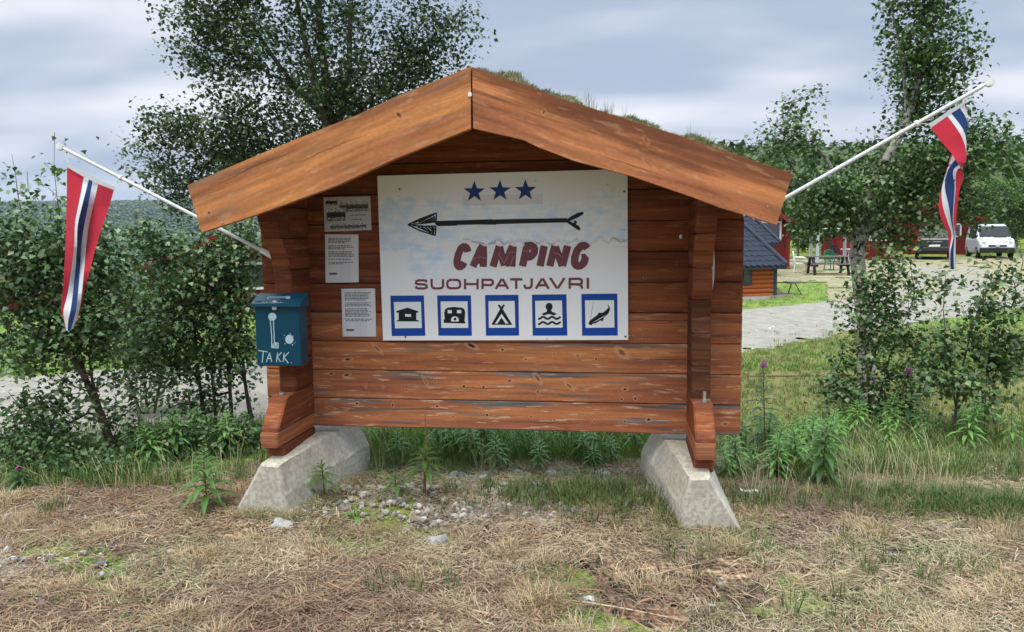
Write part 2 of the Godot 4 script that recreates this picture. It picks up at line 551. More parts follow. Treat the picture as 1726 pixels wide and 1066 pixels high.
func make_materials() -> void:
	var wood := wood_texture()
	M.wood = mat(Color.WHITE, 0.8, 0.0, wood)
	M.wood.metallic_specular = 0.25
	M.dark_wood = mat(lin(0.09, 0.035, 0.02), 0.8)
	var con := mottle(512, 61, [174, 169, 159], [190, 186, 177], [152, 144, 134], 0.009, 0.05, 0.12)
	M.concrete = world_tex(mat(Color.WHITE, 0.92, 0.0, con), 1.1)
	M.concrete.heightmap_enabled = true
	M.concrete.heightmap_texture = con
	M.concrete.heightmap_scale = 0.5
	M.steel = mat(lin(0.55, 0.56, 0.58), 0.35, 0.9)
	M.black_steel = mat(lin(0.05, 0.05, 0.055), 0.5, 0.3)
	M.white_plastic = mat(lin(0.78, 0.78, 0.78), 0.4)
	M.pole = mat(lin(0.56, 0.58, 0.62), 0.35)
	M.blue_ink = mat(lin(0.012, 0.05, 0.22), 0.5)
	M.sign_blue = mat(lin(0.004, 0.06, 0.36), 0.45)
	M.sign_white = mat(lin(0.80, 0.81, 0.84), 0.5)
	M.sign_black = mat(lin(0.012, 0.012, 0.014), 0.5)
	M.marker = mat(lin(0.02, 0.02, 0.024), 0.6)
	M.maroon = mat(lin(0.19, 0.06, 0.075), 0.55)
	M.crack = mat(lin(0.5, 0.4, 0.42), 0.6)
	M.teal = mat(lin(0.003, 0.046, 0.085), 0.32)
	M.chalk = mat(lin(0.36, 0.47, 0.54), 0.8)
	M.flag_red = cloth(lin(0.44, 0.018, 0.042))
	M.flag_white = cloth(lin(0.56, 0.57, 0.62))
	M.flag_blue = cloth(lin(0.010, 0.034, 0.14))
	M.bark = mat(Color.WHITE, 0.85, 0.0, bark_texture())
	M.bark.uv1_scale = Vector3(1, 0.9, 1)
	M.twig = mat(lin(0.05, 0.036, 0.03), 0.85)
	M.grey_bark = mat(lin(0.085, 0.066, 0.055), 0.9)
	M.leaf = leaf_mat(Color.WHITE, lin(0.24, 0.36, 0.11))
	M.far_leaf = leaf_mat(Color.WHITE, lin(0.3, 0.45, 0.15), 0.8)
	M.grass = leaf_mat(Color.WHITE, lin(0.3, 0.4, 0.15), 0.7)
	M.stone = world_tex(mat(Color.WHITE, 0.85, 0.0, mottle(256, 81, [164, 162, 160], [130, 128, 128], [182, 178, 174], 0.02, 0.14, 0.3)), 3.0)
	M.stone_dark = world_tex(mat(Color.WHITE, 0.8, 0.0, mottle(256, 84, [92, 94, 102], [72, 74, 82], [120, 120, 126], 0.02, 0.14, 0.3)), 3.0)
	M.pebble = mat(Color.WHITE, 0.9)
	M.pebble.vertex_color_use_as_albedo = true
	M.stone_mid = world_tex(mat(Color.WHITE, 0.85, 0.0, mottle(256, 87, [150, 150, 152], [120, 120, 124], [170, 168, 166], 0.02, 0.14, 0.3)), 3.0)
	M.moss = world_tex(mat(Color.WHITE, 0.95, 0.0, mottle(256, 91, [112, 102, 76], [136, 124, 100], [84, 84, 44], 0.03, 0.12, 0.5)), 2.4)
	M.glass = mat(lin(0.03, 0.035, 0.04), 0.08)
	M.glass.metallic_specular = 0.7

func cloth(c: Color) -> StandardMaterial3D:
	var m := mat(c, 0.9)
	m.backlight_enabled = true
	m.backlight = Color(0.18, 0.18, 0.18)
	m.rim_enabled = true
	m.rim = 0.12
	m.cull_mode = BaseMaterial3D.CULL_DISABLED
	return m

# ------------------------------------------------------------------ the ground
func along(T: Array, d: float) -> float:
	if d <= T[0][0]: return T[0][1]
	for i in T.size() - 1:
		if d <= T[i + 1][0]:
			return lerpf(T[i][1], T[i + 1][1], (d - T[i][0]) / (T[i + 1][0] - T[i][0]))
	return T[-1][1]

const GL := [[0, 0], [5, 0], [10, -.05], [22, -.45], [40, -1.5], [100, -7], [200, -9], [5000, -9]]
const GR := [[0, 0], [5, 0], [12, -.1], [22, -.2], [28, .05], [38, .26], [45, .46], [60, 1.0], [100, 4], [200, 20], [400, 34], [5000, 34]]

# height of the ground at x, d metres ahead: falling to the lake on one side, rising to a wooded hill on the other
func gy(x: float, d: float) -> float:
	return lerpf(along(GL, d), along(GR, d), ss(-0.1, 0.15, x / (maxf(d, 0.0) + 3.0)))

func gp(x: float, z: float, up := 0.0) -> Vector3:
	return Vector3(x, gy(x, -z) + up, z)

func ground_rows(d0: float, d1: float) -> Array:
	var a := []
	var d := d0
	while d < d1:
		a.append(d)
		d += 0.25 if d < 12 else 0.5 if d < 30 else 1.5 if d < 70 else d * 0.08
	a.append(d1)
	return a

# a sheet that follows the ground; `inside` tells which cells belong to it
func sheet(rows: Array, t0: float, t1: float, nt: int, up: float, bump: float, s: int, inside: Callable, uvs := 1.0) -> ArrayMesh:
	var n := FastNoiseLite.new()
	n.seed = s; n.frequency = 0.9; n.fractal_octaves = 3
	var v := PackedVector3Array()
	var nn := PackedVector3Array()
	var u := PackedVector2Array()
	var ii := PackedInt32Array()
	for r in rows.size():
		for c in nt + 1:
			var d: float = rows[r]
			var x := lerpf(t0, t1, float(c) / nt) * (maxf(d, -3.0) + 6.0)
			var y := gy(x, d) + up + n.get_noise_2d(x, d) * bump
			v.append(Vector3(x, y, -d))
			u.append(Vector2(x, -d) * uvs)
	for r in rows.size():
		for c in nt + 1:
			var i := r * (nt + 1) + c
			var a := v[r * (nt + 1) + mini(c + 1, nt)] - v[r * (nt + 1) + maxi(c - 1, 0)]
			var b := v[mini(r + 1, rows.size() - 1) * (nt + 1) + c] - v[maxi(r - 1, 0) * (nt + 1) + c]
			nn.append(a.cross(b).normalized())
	for r in rows.size() - 1:
		for c in nt:
			var i := r * (nt + 1) + c
			var mid := (v[i] + v[i + nt + 2]) * 0.5
			if inside.call(mid.x, -mid.z):
				ii.append_array([i, i + nt + 1, i + 1, i + 1, i + nt + 1, i + nt + 2])
	var arr := []
	arr.resize(Mesh.ARRAY_MAX)
	arr[Mesh.ARRAY_VERTEX] = v
	arr[Mesh.ARRAY_NORMAL] = nn
	arr[Mesh.ARRAY_TEX_UV] = u
	arr[Mesh.ARRAY_INDEX] = ii
	var m := ArrayMesh.new()
	m.add_surface_from_arrays(Mesh.PRIMITIVE_TRIANGLES, arr)
	return m

const TRACK := [[-16, 6.0], [-9, 6.5], [-5.2, 7.2], [-2, 8.8], [1.5, 11.8], [4.6, 14.9], [8, 17.4], [12, 21], [16, 27], [18, 34]]

func track_dist(x: float, d: float) -> float:
	var best := 1e9
	for i in TRACK.size() - 1:
		var a := Vector2(TRACK[i][0], TRACK[i][1])
		var b := Vector2(TRACK[i + 1][0], TRACK[i + 1][1])
		var p := Geometry2D.get_closest_point_to_segment(Vector2(x, d), a, b)
		best = minf(best, p.distance_to(Vector2(x, d)) - lerpf(1.85, 2.1, ss(-4, 4, x)))
	return best

var wob := FastNoiseLite.new()
func on_track(x: float, d: float) -> bool:
	return track_dist(x, d) + wob.get_noise_2d(x * 60, d * 60) * 0.35 < 0.0
func in_yard(x: float, d: float) -> bool:
	return x > 3.0 and d > 20.5 and d < 43 and x > (d - 26) * 0.30 + 4.8 and x < 40 and wob.get_noise_2d(x * 25, d * 25) > -0.42 and not (x < d * 0.40 + 0.3 and d < 26.5)
func on_verge(x: float, d: float) -> bool:
	return d < 4.95 + wob.get_noise_2d(x * 80, 7.0) * 0.5 - 0.25 * ss(1.2, 3.0, x) - 0.5 * ss(-1.6, -3.0, x)
func on_heath(x: float, d: float) -> bool:
	return x > 0.8 and d > 4.2 and track_dist(x, d) > -1.0 and d < 14
func on_gravel_strip(x: float, d: float) -> bool:
	var q := Vector2((x + 0.35) / 1.05, (d - 4.25) / 0.33).length()
	var q2 := Vector2((x + 2.35) / 0.75, (d - 3.55) / 0.28).length()
	return minf(q, q2) + wob.get_noise_2d(x * 130, d * 130) * 0.5 < 1.0

func rows_step(a: float, b: float, by: float) -> Array:
	var r := []
	var d := a
	while d < b:
		r.append(d); d += by
	return r

# the track: a ribbon along its middle line, both edges frayed
func track_mesh() -> ArrayMesh:
	var line := Curve2D.new()
	for i in TRACK.size():
		var p := Vector2(TRACK[i][0], TRACK[i][1])
		var a := Vector2(TRACK[maxi(i - 1, 0)][0], TRACK[maxi(i - 1, 0)][1])
		var b := Vector2(TRACK[mini(i + 1, TRACK.size() - 1)][0], TRACK[mini(i + 1, TRACK.size() - 1)][1])
		line.add_point(p, (a - b) * 0.16, (b - a) * 0.16)
	var long := line.get_baked_length()
	var rows := []
	var n := int(long / 0.12)
	for k in n + 1:
		var t := long * k / n
		var p := line.sample_baked(t)
		var q := line.sample_baked(minf(t + 0.3, long))
		if k == n: q = p + (p - line.sample_baked(t - 0.3))
		var side := (q - p).normalized().orthogonal()
		var half := lerpf(1.85, 2.1, ss(-4, 4, p.x))
		var row := []
		for c in 25:
			var u := -1.0 + c / 12.0
			var w := half * u
			if c == 0 or c == 24: w += wob.get_noise_2d(t * 90.0, u * 400.0) * 0.42 + wob.get_noise_2d(t * 400.0, u * 900.0) * 0.18
			var e := p + side * w
			var y := gy(e.x, e.y) + 0.020 + 0.03 * (1.0 - u * u) + wob.get_noise_2d(e.x * 90, e.y * 90) * 0.03 - 0.035 * (ss(0.16, 0.05, absf(absf(u) - 0.42)))
			row.append(Vector3(e.x, y - (0.02 if c == 0 or c == 24 else 0.0), -e.y))
		rows.append(row)
	var st := SurfaceTool.new()
	st.begin(Mesh.PRIMITIVE_TRIANGLES)
	for k in n:
		for c in 24:
			quad(st, rows[k][c], rows[k][c + 1], rows[k + 1][c + 1], rows[k + 1][c], Vector3.UP)
	return fin(st)

func verge_texture() -> ImageTexture:
	# 8 m by 8 m of straw litter, bare peat, moss and grit, laid from x = -4, z = -6
	var w := 1536
	var a := nimg(w, w, 384, 384, 0.018, 101, 4)
	var b := nimg(w, w, 512, 512, 0.05, 102, 4)
	var fib := nimg(w, w, w, 384, 0.16, 103, 3)
	var fib2 := nimg(w, w, 420, w, 0.16, 104, 3)
	var grit := nimg(w, w, w, w, 0.33, 105, 2)
	var d := PackedByteArray()
	d.resize(w * w * 3)
	for y in w:
		for x in w:
			var i := y * w + x
			var wx := -4.0 + 8.0 * x / w
			var wd := 6.0 - 8.0 * y / w
			var f := (fib[i] + fib2[i]) / 510.0
			var t := 0.30 + 1.05 * ss(0.2, 0.8, f)
			var p := a[i] / 255.0
			var q := b[i] / 255.0
			var soil := ss(0.52, 0.66, q + 0.16 * ss(0.9, 0.2, Vector2((wx - 0.55) / 0.9, (wd - 3.15) / 0.45).length()) - 0.02)
			var green := ss(0.55, 0.75, p + 0.10 * ss(1.0, 2.8, wx)) * 0.75
			var red := ss(0.52, 0.68, 1.0 - q + 0.16 * ss(3.4, 2.8, wd) * ss(0.6, -0.8, wx)) * 0.75
			var r := 170.0 * t
			var g := 143.0 * t
			var bl := 119.0 * t
			r = lerpf(r, 112.0 * t, red); g = lerpf(g, 82.0 * t, red); bl = lerpf(bl, 64.0 * t, red)
			r = lerpf(r, 80.0 * t, green); g = lerpf(g, 82.0 * t, green); bl = lerpf(bl, 52.0 * t, green)
			r = lerpf(r, 62.0 * t, soil * 0.85); g = lerpf(g, 54.0 * t, soil * 0.85); bl = lerpf(bl, 48.0 * t, soil * 0.85)
			# grit and silt washed out under the shelter
			var gr := ss(1.25, 0.75, minf(Vector2((wx + 0.35) / 1.05, (wd - 4.25) / 0.33).length(), Vector2((wx + 2.5) / 0.75, (wd - 3.55) / 0.25).length() + 0.35) + (q - 0.5) * 1.2) * 0.85
			r = lerpf(r, 150.0 * (0.5 + f), gr); g = lerpf(g, 142.0 * (0.5 + f), gr); bl = lerpf(bl, 133.0 * (0.5 + f), gr)
			var k := ss(0.74, 0.82, grit[i] / 255.0) * 0.55
			r = lerpf(r, 186.0, k); g = lerpf(g, 182.0, k); bl = lerpf(bl, 176.0, k)
			d[i * 3] = clampi(int(r), 0, 255)
			d[i * 3 + 1] = clampi(int(g), 0, 255)
			d[i * 3 + 2] = clampi(int(bl), 0, 255)
	return rgb_tex(w, w, d)

func build_ground() -> void:
	wob.seed = 8; wob.frequency = 0.02; wob.fractal_octaves = 3
	org = Vector3.ZERO
	var green := world_tex(mat(Color.WHITE, 0.95, 0.0, mottle(512, 111, [96, 126, 52], [124, 134, 66], [78, 98, 38], 0.012, 0.08, 0.4)), 0.22)
	structure("ground", sheet(ground_rows(-8, 3200), -1.5, 1.5, 150, 0.0, 0.0, 1, func(_x, _d): return true), green, "grassy ground falling to the lake and rising to the woods")
	var heath := world_tex(mat(Color.WHITE, 0.95, 0.0, mottle(512, 115, [106, 116, 58], [126, 116, 76], [80, 86, 42], 0.02, 0.1, 0.45)), 0.5)
	structure("heath", sheet(ground_rows(4, 14.2), -0.2, 1.3, 150, 0.004, 0.0, 1, on_heath), heath, "olive mossy heath between the verge and the track")
	var gravel := world_tex(mat(Color.WHITE, 0.95, 0.0, mottle(1024, 121, [138, 134, 128], [122, 118, 112], [150, 146, 139], 0.006, 0.26, 0.5)), 0.35)
	M.gravel = gravel
	structure("gravel_track", track_mesh(), gravel, "pale gravel track curving behind the shelter")
	var yard := world_tex(mat(Color.WHITE, 0.95, 0.0, mottle(512, 125, [150, 142, 124], [132, 124, 104], [112, 114, 70], 0.012, 0.05, 0.5)), 0.15)
	structure("gravel_yard", sheet(rows_step(20, 44, 0.16), 0.1, 1.2, 420, 0.03, 0.02, 6, in_yard), yard, "gravel yard where the cars are parked")
	var vt := mat(Color.WHITE, 0.96, 0.0, verge_texture())
	vt.uv1_scale = Vector3(0.125, 0.125, 1)
	vt.uv1_offset = Vector3(0.5, 0.75, 0)
	structure("dry_verge", sheet(ground_rows(-3, 5.6), -0.95, 0.95, 220, 0.008, 0.035, 3, on_verge), vt, "trampled dry grass verge in front of the shelter")
	# the lake and the far shore
	var water := mat(lin(0.10, 0.13, 0.17), 0.06)
	water.metallic_specular = 0.8
	structure("lake", boxmesh(Vector3(-1600, -9.0, -1500), Vector3(60, -6.2, -95), 0.0), water, "grey blue lake seen through the bushes")
	var far := world_tex(mat(Color.WHITE, 1.0, 0.0, mottle(256, 131, [58, 84, 56], [76, 100, 66], [48, 70, 50], 0.03, 0.15, 0.3)), 0.01)
	structure("far_shore_hill", hill(-1900, 500, 900, 2600, 118, 17), far, "long low forested hill beyond the lake")
	var near := world_tex(mat(Color.WHITE, 1.0, 0.0, mottle(256, 135, [62, 84, 48], [84, 100, 56], [48, 66, 36], 0.03, 0.15, 0.3)), 0.05)
	structure("wooded_hill", hill(20, 420, 130, 420, 33, 23, 0.6), near, "green wooded hill behind the cabins")

# a long rounded ridge between x0 and x1, from d0 (its foot) to d1 (its back)
func hill(x0: float, x1: float, d0: float, d1: float, top: float, s: int, rise := 0.0) -> ArrayMesh:
	var n := FastNoiseLite.new()
	n.seed = s; n.frequency = 0.004 if d0 > 500 else 0.02
	var rows := []
	for r in 25:
		var row := []
		var t := r / 24.0
		for c in 61:
			var x := lerpf(x0, x1, c / 60.0)
			var d := lerpf(d0, d1, t)
			var side := ss(0.0, 0.12, c / 60.0) * ss(1.0, 0.88, c / 60.0)
			if rise > 0: side = ss(0.0, 0.25, c / 60.0) * 0.5 + 0.5
			row.append(Vector3(x, -9.5 + (9.5 + top) * sin(PI * minf(t * 1.15, 1.0) * 0.5) * side * (1.0 + 0.10 * n.get_noise_2d(x, d)), -d))
		rows.append(row)
	var st := SurfaceTool.new()
	st.begin(Mesh.PRIMITIVE_TRIANGLES)
	for r in 24:
		for c in 60:
			quad(st, rows[r][c], rows[r][c + 1], rows[r + 1][c + 1], rows[r + 1][c], Vector3(0, 1, 0.3))
	return fin(st)

# ------------------------------------------------------------------ the shelter
const PITCH := 0.359
const RX := -0.400                  # x of the ridge
const RY := 2.380                   # top of the gable boards at the ridge
const ZB := 0.60                    # front face of the gable boards

func roof_under(x: float) -> float:
	return RY - 0.115 - absf(x - RX) * PITCH

func wall_log(x0: float, x1: float, y0: float, y1: float, row: int, s: int, gable := false) -> ArrayMesh:
	# chamfered beam with slightly wavering edges; its ends are cut to the roof slope where it lies in the gable
	var st := S()
	wood_uv(row, -1.9, y0, y1)
	var R := rng(s)
	var t := 0.10
	var b := 0.006
	var prof := [Vector2(-t + b, 0), Vector2(-b, 0), Vector2(0, b), Vector2(0, 1), Vector2(-b, 2), Vector2(-t + b, 2), Vector2(-t, 1), Vector2(-t, b)]
	var rings := []
	var n := 14
	for k in n + 1:
		var dz := R.randf_range(-0.0015, 0.0015)
		var dy := R.randf_range(-0.0012, 0.0012)
		var ring := []
		for j in 8:
			var y: float = [y0, y0, y0 + b, y1 - b, y1 - 0.001, y1 + 0.0045, y1 - b, y0 + b][j]
			var xa := x0
			var xb := x1
			if gable:
				var half := (RY - 0.115 - y) / PITCH
				xa = maxf(x0, RX - half)
				xb = minf(x1, RX + half)
			ring.append(Vector3(lerpf(xa, xb, float(k) / n), y + dy * (1 if j > 2 and j < 6 else 0), prof[j].x + (dz if j > 0 and j < 5 else 0.0)))
		rings.append(ring)
	loft(st, rings)
	return fin(st)

# one log of a side wall: its outline from the side (z, y) pushed through the log's thickness
func side_log(outline: Array, xa: float, xb: float, row: int, shift: float) -> ArrayMesh:
	var st := S()
	var lo := 9.0
	var hi := -9.0
	for p in outline:
		lo = minf(lo, p.y); hi = maxf(hi, p.y)
	wood_uv(row, -0.9 - shift, lo, hi)
	var b := 0.010
	var slim := []
	# the front corners are eased: outer slices a little shorter than the middle one
	for p in outline:
		slim.append(Vector2(p.x - (b if p.x > 0.1 else 0.0), clampf(p.y, lo + 0.004, hi - 0.004)))
	var rings := []
	for q in [[xa, slim], [xa + b, outline], [xb - b, outline], [xb, slim]]:
		var ring := []
		for p in q[1]: ring.append(Vector3(q[0], p.y, p.x))
		rings.append(ring)
	for k in 3:
		for j in outline.size():
			var j2 := (j + 1) % outline.size()
			var e: Vector2 = outline[j2] - outline[j]
			var o := Vector3(0, -e.x, e.y) if Geometry2D.is_polygon_clockwise(PackedVector2Array(outline)) == false else Vector3(0, e.x, -e.y)
			if k == 0: o += Vector3(-0.3 * e.length(), 0, 0)
			if k == 2: o += Vector3(0.3 * e.length(), 0, 0)
			var a: Vector3 = rings[k][j]; var bb: Vector3 = rings[k][j2]; var c: Vector3 = rings[k + 1][j2]; var d: Vector3 = rings[k + 1][j]
			var du := 1.0
			quad(st, a, bb, c, d, o, uvt * Vector2(a.z + a.x * du, a.y), uvt * Vector2(bb.z + bb.x * du, bb.y), uvt * Vector2(c.z + c.x * du, c.y), uvt * Vector2(d.z + d.x * du, d.y))
	for e in [[xa, slim, -1.0], [xb, slim, 1.0]]:
		var poly := PackedVector2Array(e[1])
		var ids := Geometry2D.triangulate_polygon(poly)
		for i in range(0, ids.size(), 3):
			var p := poly[ids[i]]; var q := poly[ids[i + 1]]; var r := poly[ids[i + 2]]
			tri(st, Vector3(e[0], p.y, p.x), Vector3(e[0], q.y, q.x), Vector3(e[0], r.y, r.x), Vector3(e[2], 0, 0), uvt * p, uvt * q, uvt * r)
	return fin(st)

func build_kiosk() -> void:
	var t := kthing("notice_board_shelter", "open log shelter with turf roof carrying the big camping sign", "shelter", Vector3(RX, 0, 0))
	# the long wall, log on log up into the gable
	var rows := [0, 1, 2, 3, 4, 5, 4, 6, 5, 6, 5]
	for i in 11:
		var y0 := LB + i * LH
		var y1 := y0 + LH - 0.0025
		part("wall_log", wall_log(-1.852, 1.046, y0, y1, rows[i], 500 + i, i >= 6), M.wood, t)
	# the side walls: short logs lying across, half a course lower, their ends carved to a curve
	var J := [-0.090, 0.0, 0.0886, 0.2717, 0.4515, 0.6318, 0.8144, 0.9887, 1.170, 1.352, 1.56]
	for side in 2:
		var xa := -1.650 if side == 0 else 0.738
		var xb := -1.546 if side == 0 else 0.842
		for j in 10:
			var y0: float = LB + J[j] + 0.0015
			var y1: float = LB + J[j + 1] - 0.0015
			var hgt := y1 - y0
			var front := []          # z of the end from the bottom of the log to its top
			match j:
				0: front = [0.455, 0.462, 0.462]
				1: front = [0.536, 0.541, 0.541]
				2: front = [0.527, 0.524, 0.462, 0.402, 0.375, 0.26]
				3: front = [0.268, 0.266, 0.267]
				4: front = [0.270, 0.268, 0.272]
				5: front = [0.272, 0.250, 0.242, 0.252, 0.270] if side == 1 else [0.272, 0.268, 0.272]
				6: front = [0.262, 0.285, 0.292, 0.288, 0.284] if side == 1 else [0.274, 0.276, 0.286]
				7: front = [0.292, 0.312, 0.345, 0.398]
				8: front = [0.402, 0.44, 0.472, 0.505]
				9: front = [0.508, 0.535, 0.555, 0.555]
			var o := [Vector2(-0.30, y0)]
			for k in front.size():
				var f := float(k) / (front.size() - 1)
				if j == 2: f = [0.0, 0.06, 0.5, 0.90, 0.955, 1.0][k]
				o.append(Vector2(front[k], y0 + hgt * f))
			o.append(Vector2(-0.30, y1))
			# the stretch that crosses the long wall is housed in it: build it as two pieces, before and behind
			var before := []
			for p in o: before.append(Vector2(maxf(p.x, 0.003), p.y))
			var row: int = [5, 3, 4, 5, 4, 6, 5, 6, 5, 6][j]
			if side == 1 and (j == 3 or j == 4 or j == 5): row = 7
			part("side_log", side_log(before, xa, xb, row, 0.23 * j + side * 0.6), M.wood, t)
			if j > 1:
				part("side_log", side_log([Vector2(-0.30, y0), Vector2(-0.103, y0), Vector2(-0.103, y1), Vector2(-0.30, y1)], xa, xb, row, 0.4 + 0.2 * j), M.wood, t)
		# bolt, nut and washer holding each side wall down
		var bz := 0.335
		var by := LB + 0.268
		var bx := (xa + xb) * 0.5 + (0.012 if side == 1 else -0.005)
		var bolt := part("bolt", one_tube([Vector3(bx, by - 0.03, bz), Vector3(bx, by + (0.055 if side == 1 else 0.012), bz)], [0.009, 0.009], 10), M.steel, t)
		part("nut", one_tube([Vector3(bx, by - 0.006, bz), Vector3(bx, by + 0.012, bz)], [0.017, 0.017], 6), M.steel, bolt)
		part("washer", one_tube([Vector3(bx, by - 0.012, bz), Vector3(bx, by - 0.004, bz)], [0.028, 0.028], 16), M.black_steel, bolt)
	# gable boards: traced outlines, mitred at the ridge; the same pair closes the back
	var left := [Vector2(-0.406, 2.386), Vector2(-0.553, 2.335), Vector2(-0.818, 2.244), Vector2(-1.011, 2.164), Vector2(-1.267, 2.078), Vector2(-1.528, 1.987), Vector2(-1.785, 1.892), Vector2(-1.974, 1.822), Vector2(-1.904, 1.569), Vector2(-1.583, 1.66), Vector2(-1.129, 1.806), Vector2(-0.807, 1.939), Vector2(-0.411, 2.079)]
	var right := [Vector2(-0.399, 2.384), Vector2(-0.315, 2.349), Vector2(-0.143, 2.292), Vector2(0.027, 2.219), Vector2(0.354, 2.109), Vector2(0.607, 2.022), Vector2(0.876, 1.927), Vector2(1.174, 1.815), Vector2(1.105, 1.571), Vector2(0.832, 1.66), Vector2(0.697, 1.714), Vector2(0.404, 1.821), Vector2(0.116, 1.904), Vector2(0.026, 1.94), Vector2(-0.064, 1.976), Vector2(-0.145, 2.016), Vector2(-0.398, 2.079)]
	for e in [[ZB - 0.045, ZB], [-0.745, -0.70]]:
		for q in [[left, 8], [right, 9]]:
			var st := S()
			# grain runs along the slope
			var s := 1.0 if q[1] == 8 else -1.0
			var dir := Vector2(1.0, s * PITCH).normalized()
			var nor := Vector2(-dir.y, dir.x)
			var from: Vector2 = q[0][8] if q[1] == 8 else q[0][0]
			var A := Transform2D(Vector2(dir.x, nor.x), Vector2(dir.y, nor.y), Vector2.ZERO)
			var o2 := A * from
			var top: float = -9.0
			var bot: float = 9.0
			for p in q[0]:
				top = maxf(top, (A * p).y); bot = minf(bot, (A * p).y)
			wood_uv(q[1], o2.x - 0.2, bot, top)
			uvt = uvt * A
			prism(st, q[0], e[0], e[1], "xy")
			var bd := part("gable_board", fin(st), M.wood, t)
			if e[1] == ZB:
				bd.set_meta("label", "gable board on the mailbox side" if q[1] == 8 else "gable board stained dark along its upper edge")
	# nails and the capped screw near the ridge
	part("screw_cap", ball(Vector3(-0.412, RY - 0.132, ZB + 0.001), 0.011, 1.2), M.white_plastic, t)
	part("nail_head", ball(Vector3(0.695, LB + 1.159, 0.001), 0.010, 1.3), M.white_plastic, t)
	for p in [Vector2(0.95, 1.62), Vector2(1.06, 1.66), Vector2(-1.78, 1.62)]:
		part("nail_head", ball(Vector3(p.x, p.y, ZB + 0.0005), 0.005), M.steel, t)
	# a strip where the stain has flaked off the corner of the side wall by the pictograms
	part("bare_splinter", prismmesh([Vector2(0.0, 0.0), Vector2(0.008, 0.05), Vector2(0.010, 0.16), Vector2(0.004, 0.235), Vector2(-0.004, 0.17), Vector2(-0.007, 0.10)].map(func(p): return p + Vector2(0.8455, LB + 0.87)), 0.20, 0.255), mat(lin(0.55, 0.5, 0.46), 0.8), t)
	# decking: boards running front to back on both slopes, and the purlins that carry them
	for s in [-1.0, 1.0]:
		for k in 13:
			var a0 := 0.012 + k * 0.1195
			var a1 := a0 + 0.114
			var st := S()
			wood_uv(7, -0.8, 0.0, 0.3)
			var ring0 := []
			var ring1 := []
			for q in [[a0, -0.03], [a1, -0.03], [a1, -0.052], [a0, -0.052]]:
				var x: float = RX + s * q[0]
				var y: float = RY - q[0] * PITCH + q[1]
				ring0.append(Vector3(x, y, -0.698)); ring1.append(Vector3(x, y, ZB - 0.047))
			loft(st, [ring0, ring1], true, 2, 0)
			part("roof_board", fin(st), M.wood, t)
		var ex: float = RX + s * 1.555
		var ey := RY - 1.555 * PITCH
		var st2 := S()
		wood_uv(5, -0.8, ey - 0.06, ey + 0.02)
		box(st2, Vector3(ex - 0.02, ey - 0.06, -0.698), Vector3(ex + 0.02, ey + 0.015, ZB - 0.047), 0.004, 2, 1)
		part("eaves_board", fin(st2), M.wood, t)
	# the turf on the roof: a lumpy blanket on each slope
	var n := FastNoiseLite.new()
	n.seed = 14; n.frequency = 4.2; n.fractal_octaves = 3
	for s in [-1.0, 1.0]:
		var st := SurfaceTool.new()
		st.begin(Mesh.PRIMITIVE_TRIANGLES)
		var grid := []
		for i in 61:
			var a := 1.53 * i / 60.0
			var row := []
			for j in 31:
				var z := lerpf(-0.69, ZB - 0.05, j / 30.0)
				var x: float = RX + s * a
				var e := ss(0.0, 0.06, ZB - 0.05 - z) * ss(0.0, 0.06, z + 0.69)
				var lump: float = 0.045 * maxf(0.0, n.get_noise_2d(x + s * 5, z) + 0.25)
				if s > 0: lump += 0.055 * ss(0.14, 0.0, absf(a - 0.20)) * ss(0.30, 0.08, absf(z - 0.35)) + 0.035 * ss(0.10, 0.0, absf(a - 0.50)) + 0.03 * ss(0.12, 0.0, absf(a - 0.82)) + 0.016 * ss(0.35, 0.1, absf(a - 1.15))
				var y := RY - a * PITCH - 0.026 + (0.006 + lump + (0.010 if s > 0 else 0.004)) * (0.35 + 0.65 * e)
				if s < 0: y -= 0.012
				row.append(Vector3(x, y, z))
			grid.append(row)
		for i in 60:
			for j in 30:
				quad(st, grid[i][j], grid[i + 1][j], grid[i + 1][j + 1], grid[i][j + 1], Vector3(0, 1, 0))
		for i in 60:
			for j in [0, 30]:
				quad(st, grid[i][j], grid[i + 1][j], grid[i + 1][j] - Vector3(0, 0.06, 0), grid[i][j] - Vector3(0, 0.06, 0), Vector3(0, 0, -1.0 if j == 0 else 1.0))
		var turf := part("roof_turf", fin(st), M.moss, t)
		turf.set_meta("kind", "stuff")
	# wisps of grass and moss tufts growing from it
	var R := rng(19)
	var where := []
	var tints := []
	for k in 520:
		var s := 1.0 if R.randf() < 0.72 else -1.0
		var a := R.randf_range(0.02, 1.5)
		var z := R.randf_range(-0.6, 0.53)
		var high := 0.35 + 0.5 * R.randf()
		if s < 0: high *= 0.28
		if s > 0 and a < 0.4: high *= 0.5
		if R.randf() < 0.75: high *= 0.35
		var p := Vector3(RX + s * a - org.x, RY - a * PITCH + (0.0 if s > 0 else -0.02), z)
		where.append(Transform3D(Basis(Vector3.UP, R.randf() * TAU).rotated(Vector3.RIGHT, R.randf_range(-0.3, 0.3)).scaled(Vector3(high, high, high)), p))
		tints.append(Color(0.20, 0.19, 0.10).lerp(Color(0.13, 0.16, 0.05), R.randf()))
	scatter("roof_grass", tuft_mesh(9, 0.2, 0.0016, 0.28, 3), M.grass, where, tints, t)
	# close short moss and dead sward over the lumps and hanging at the edges
	where = []
	tints = []
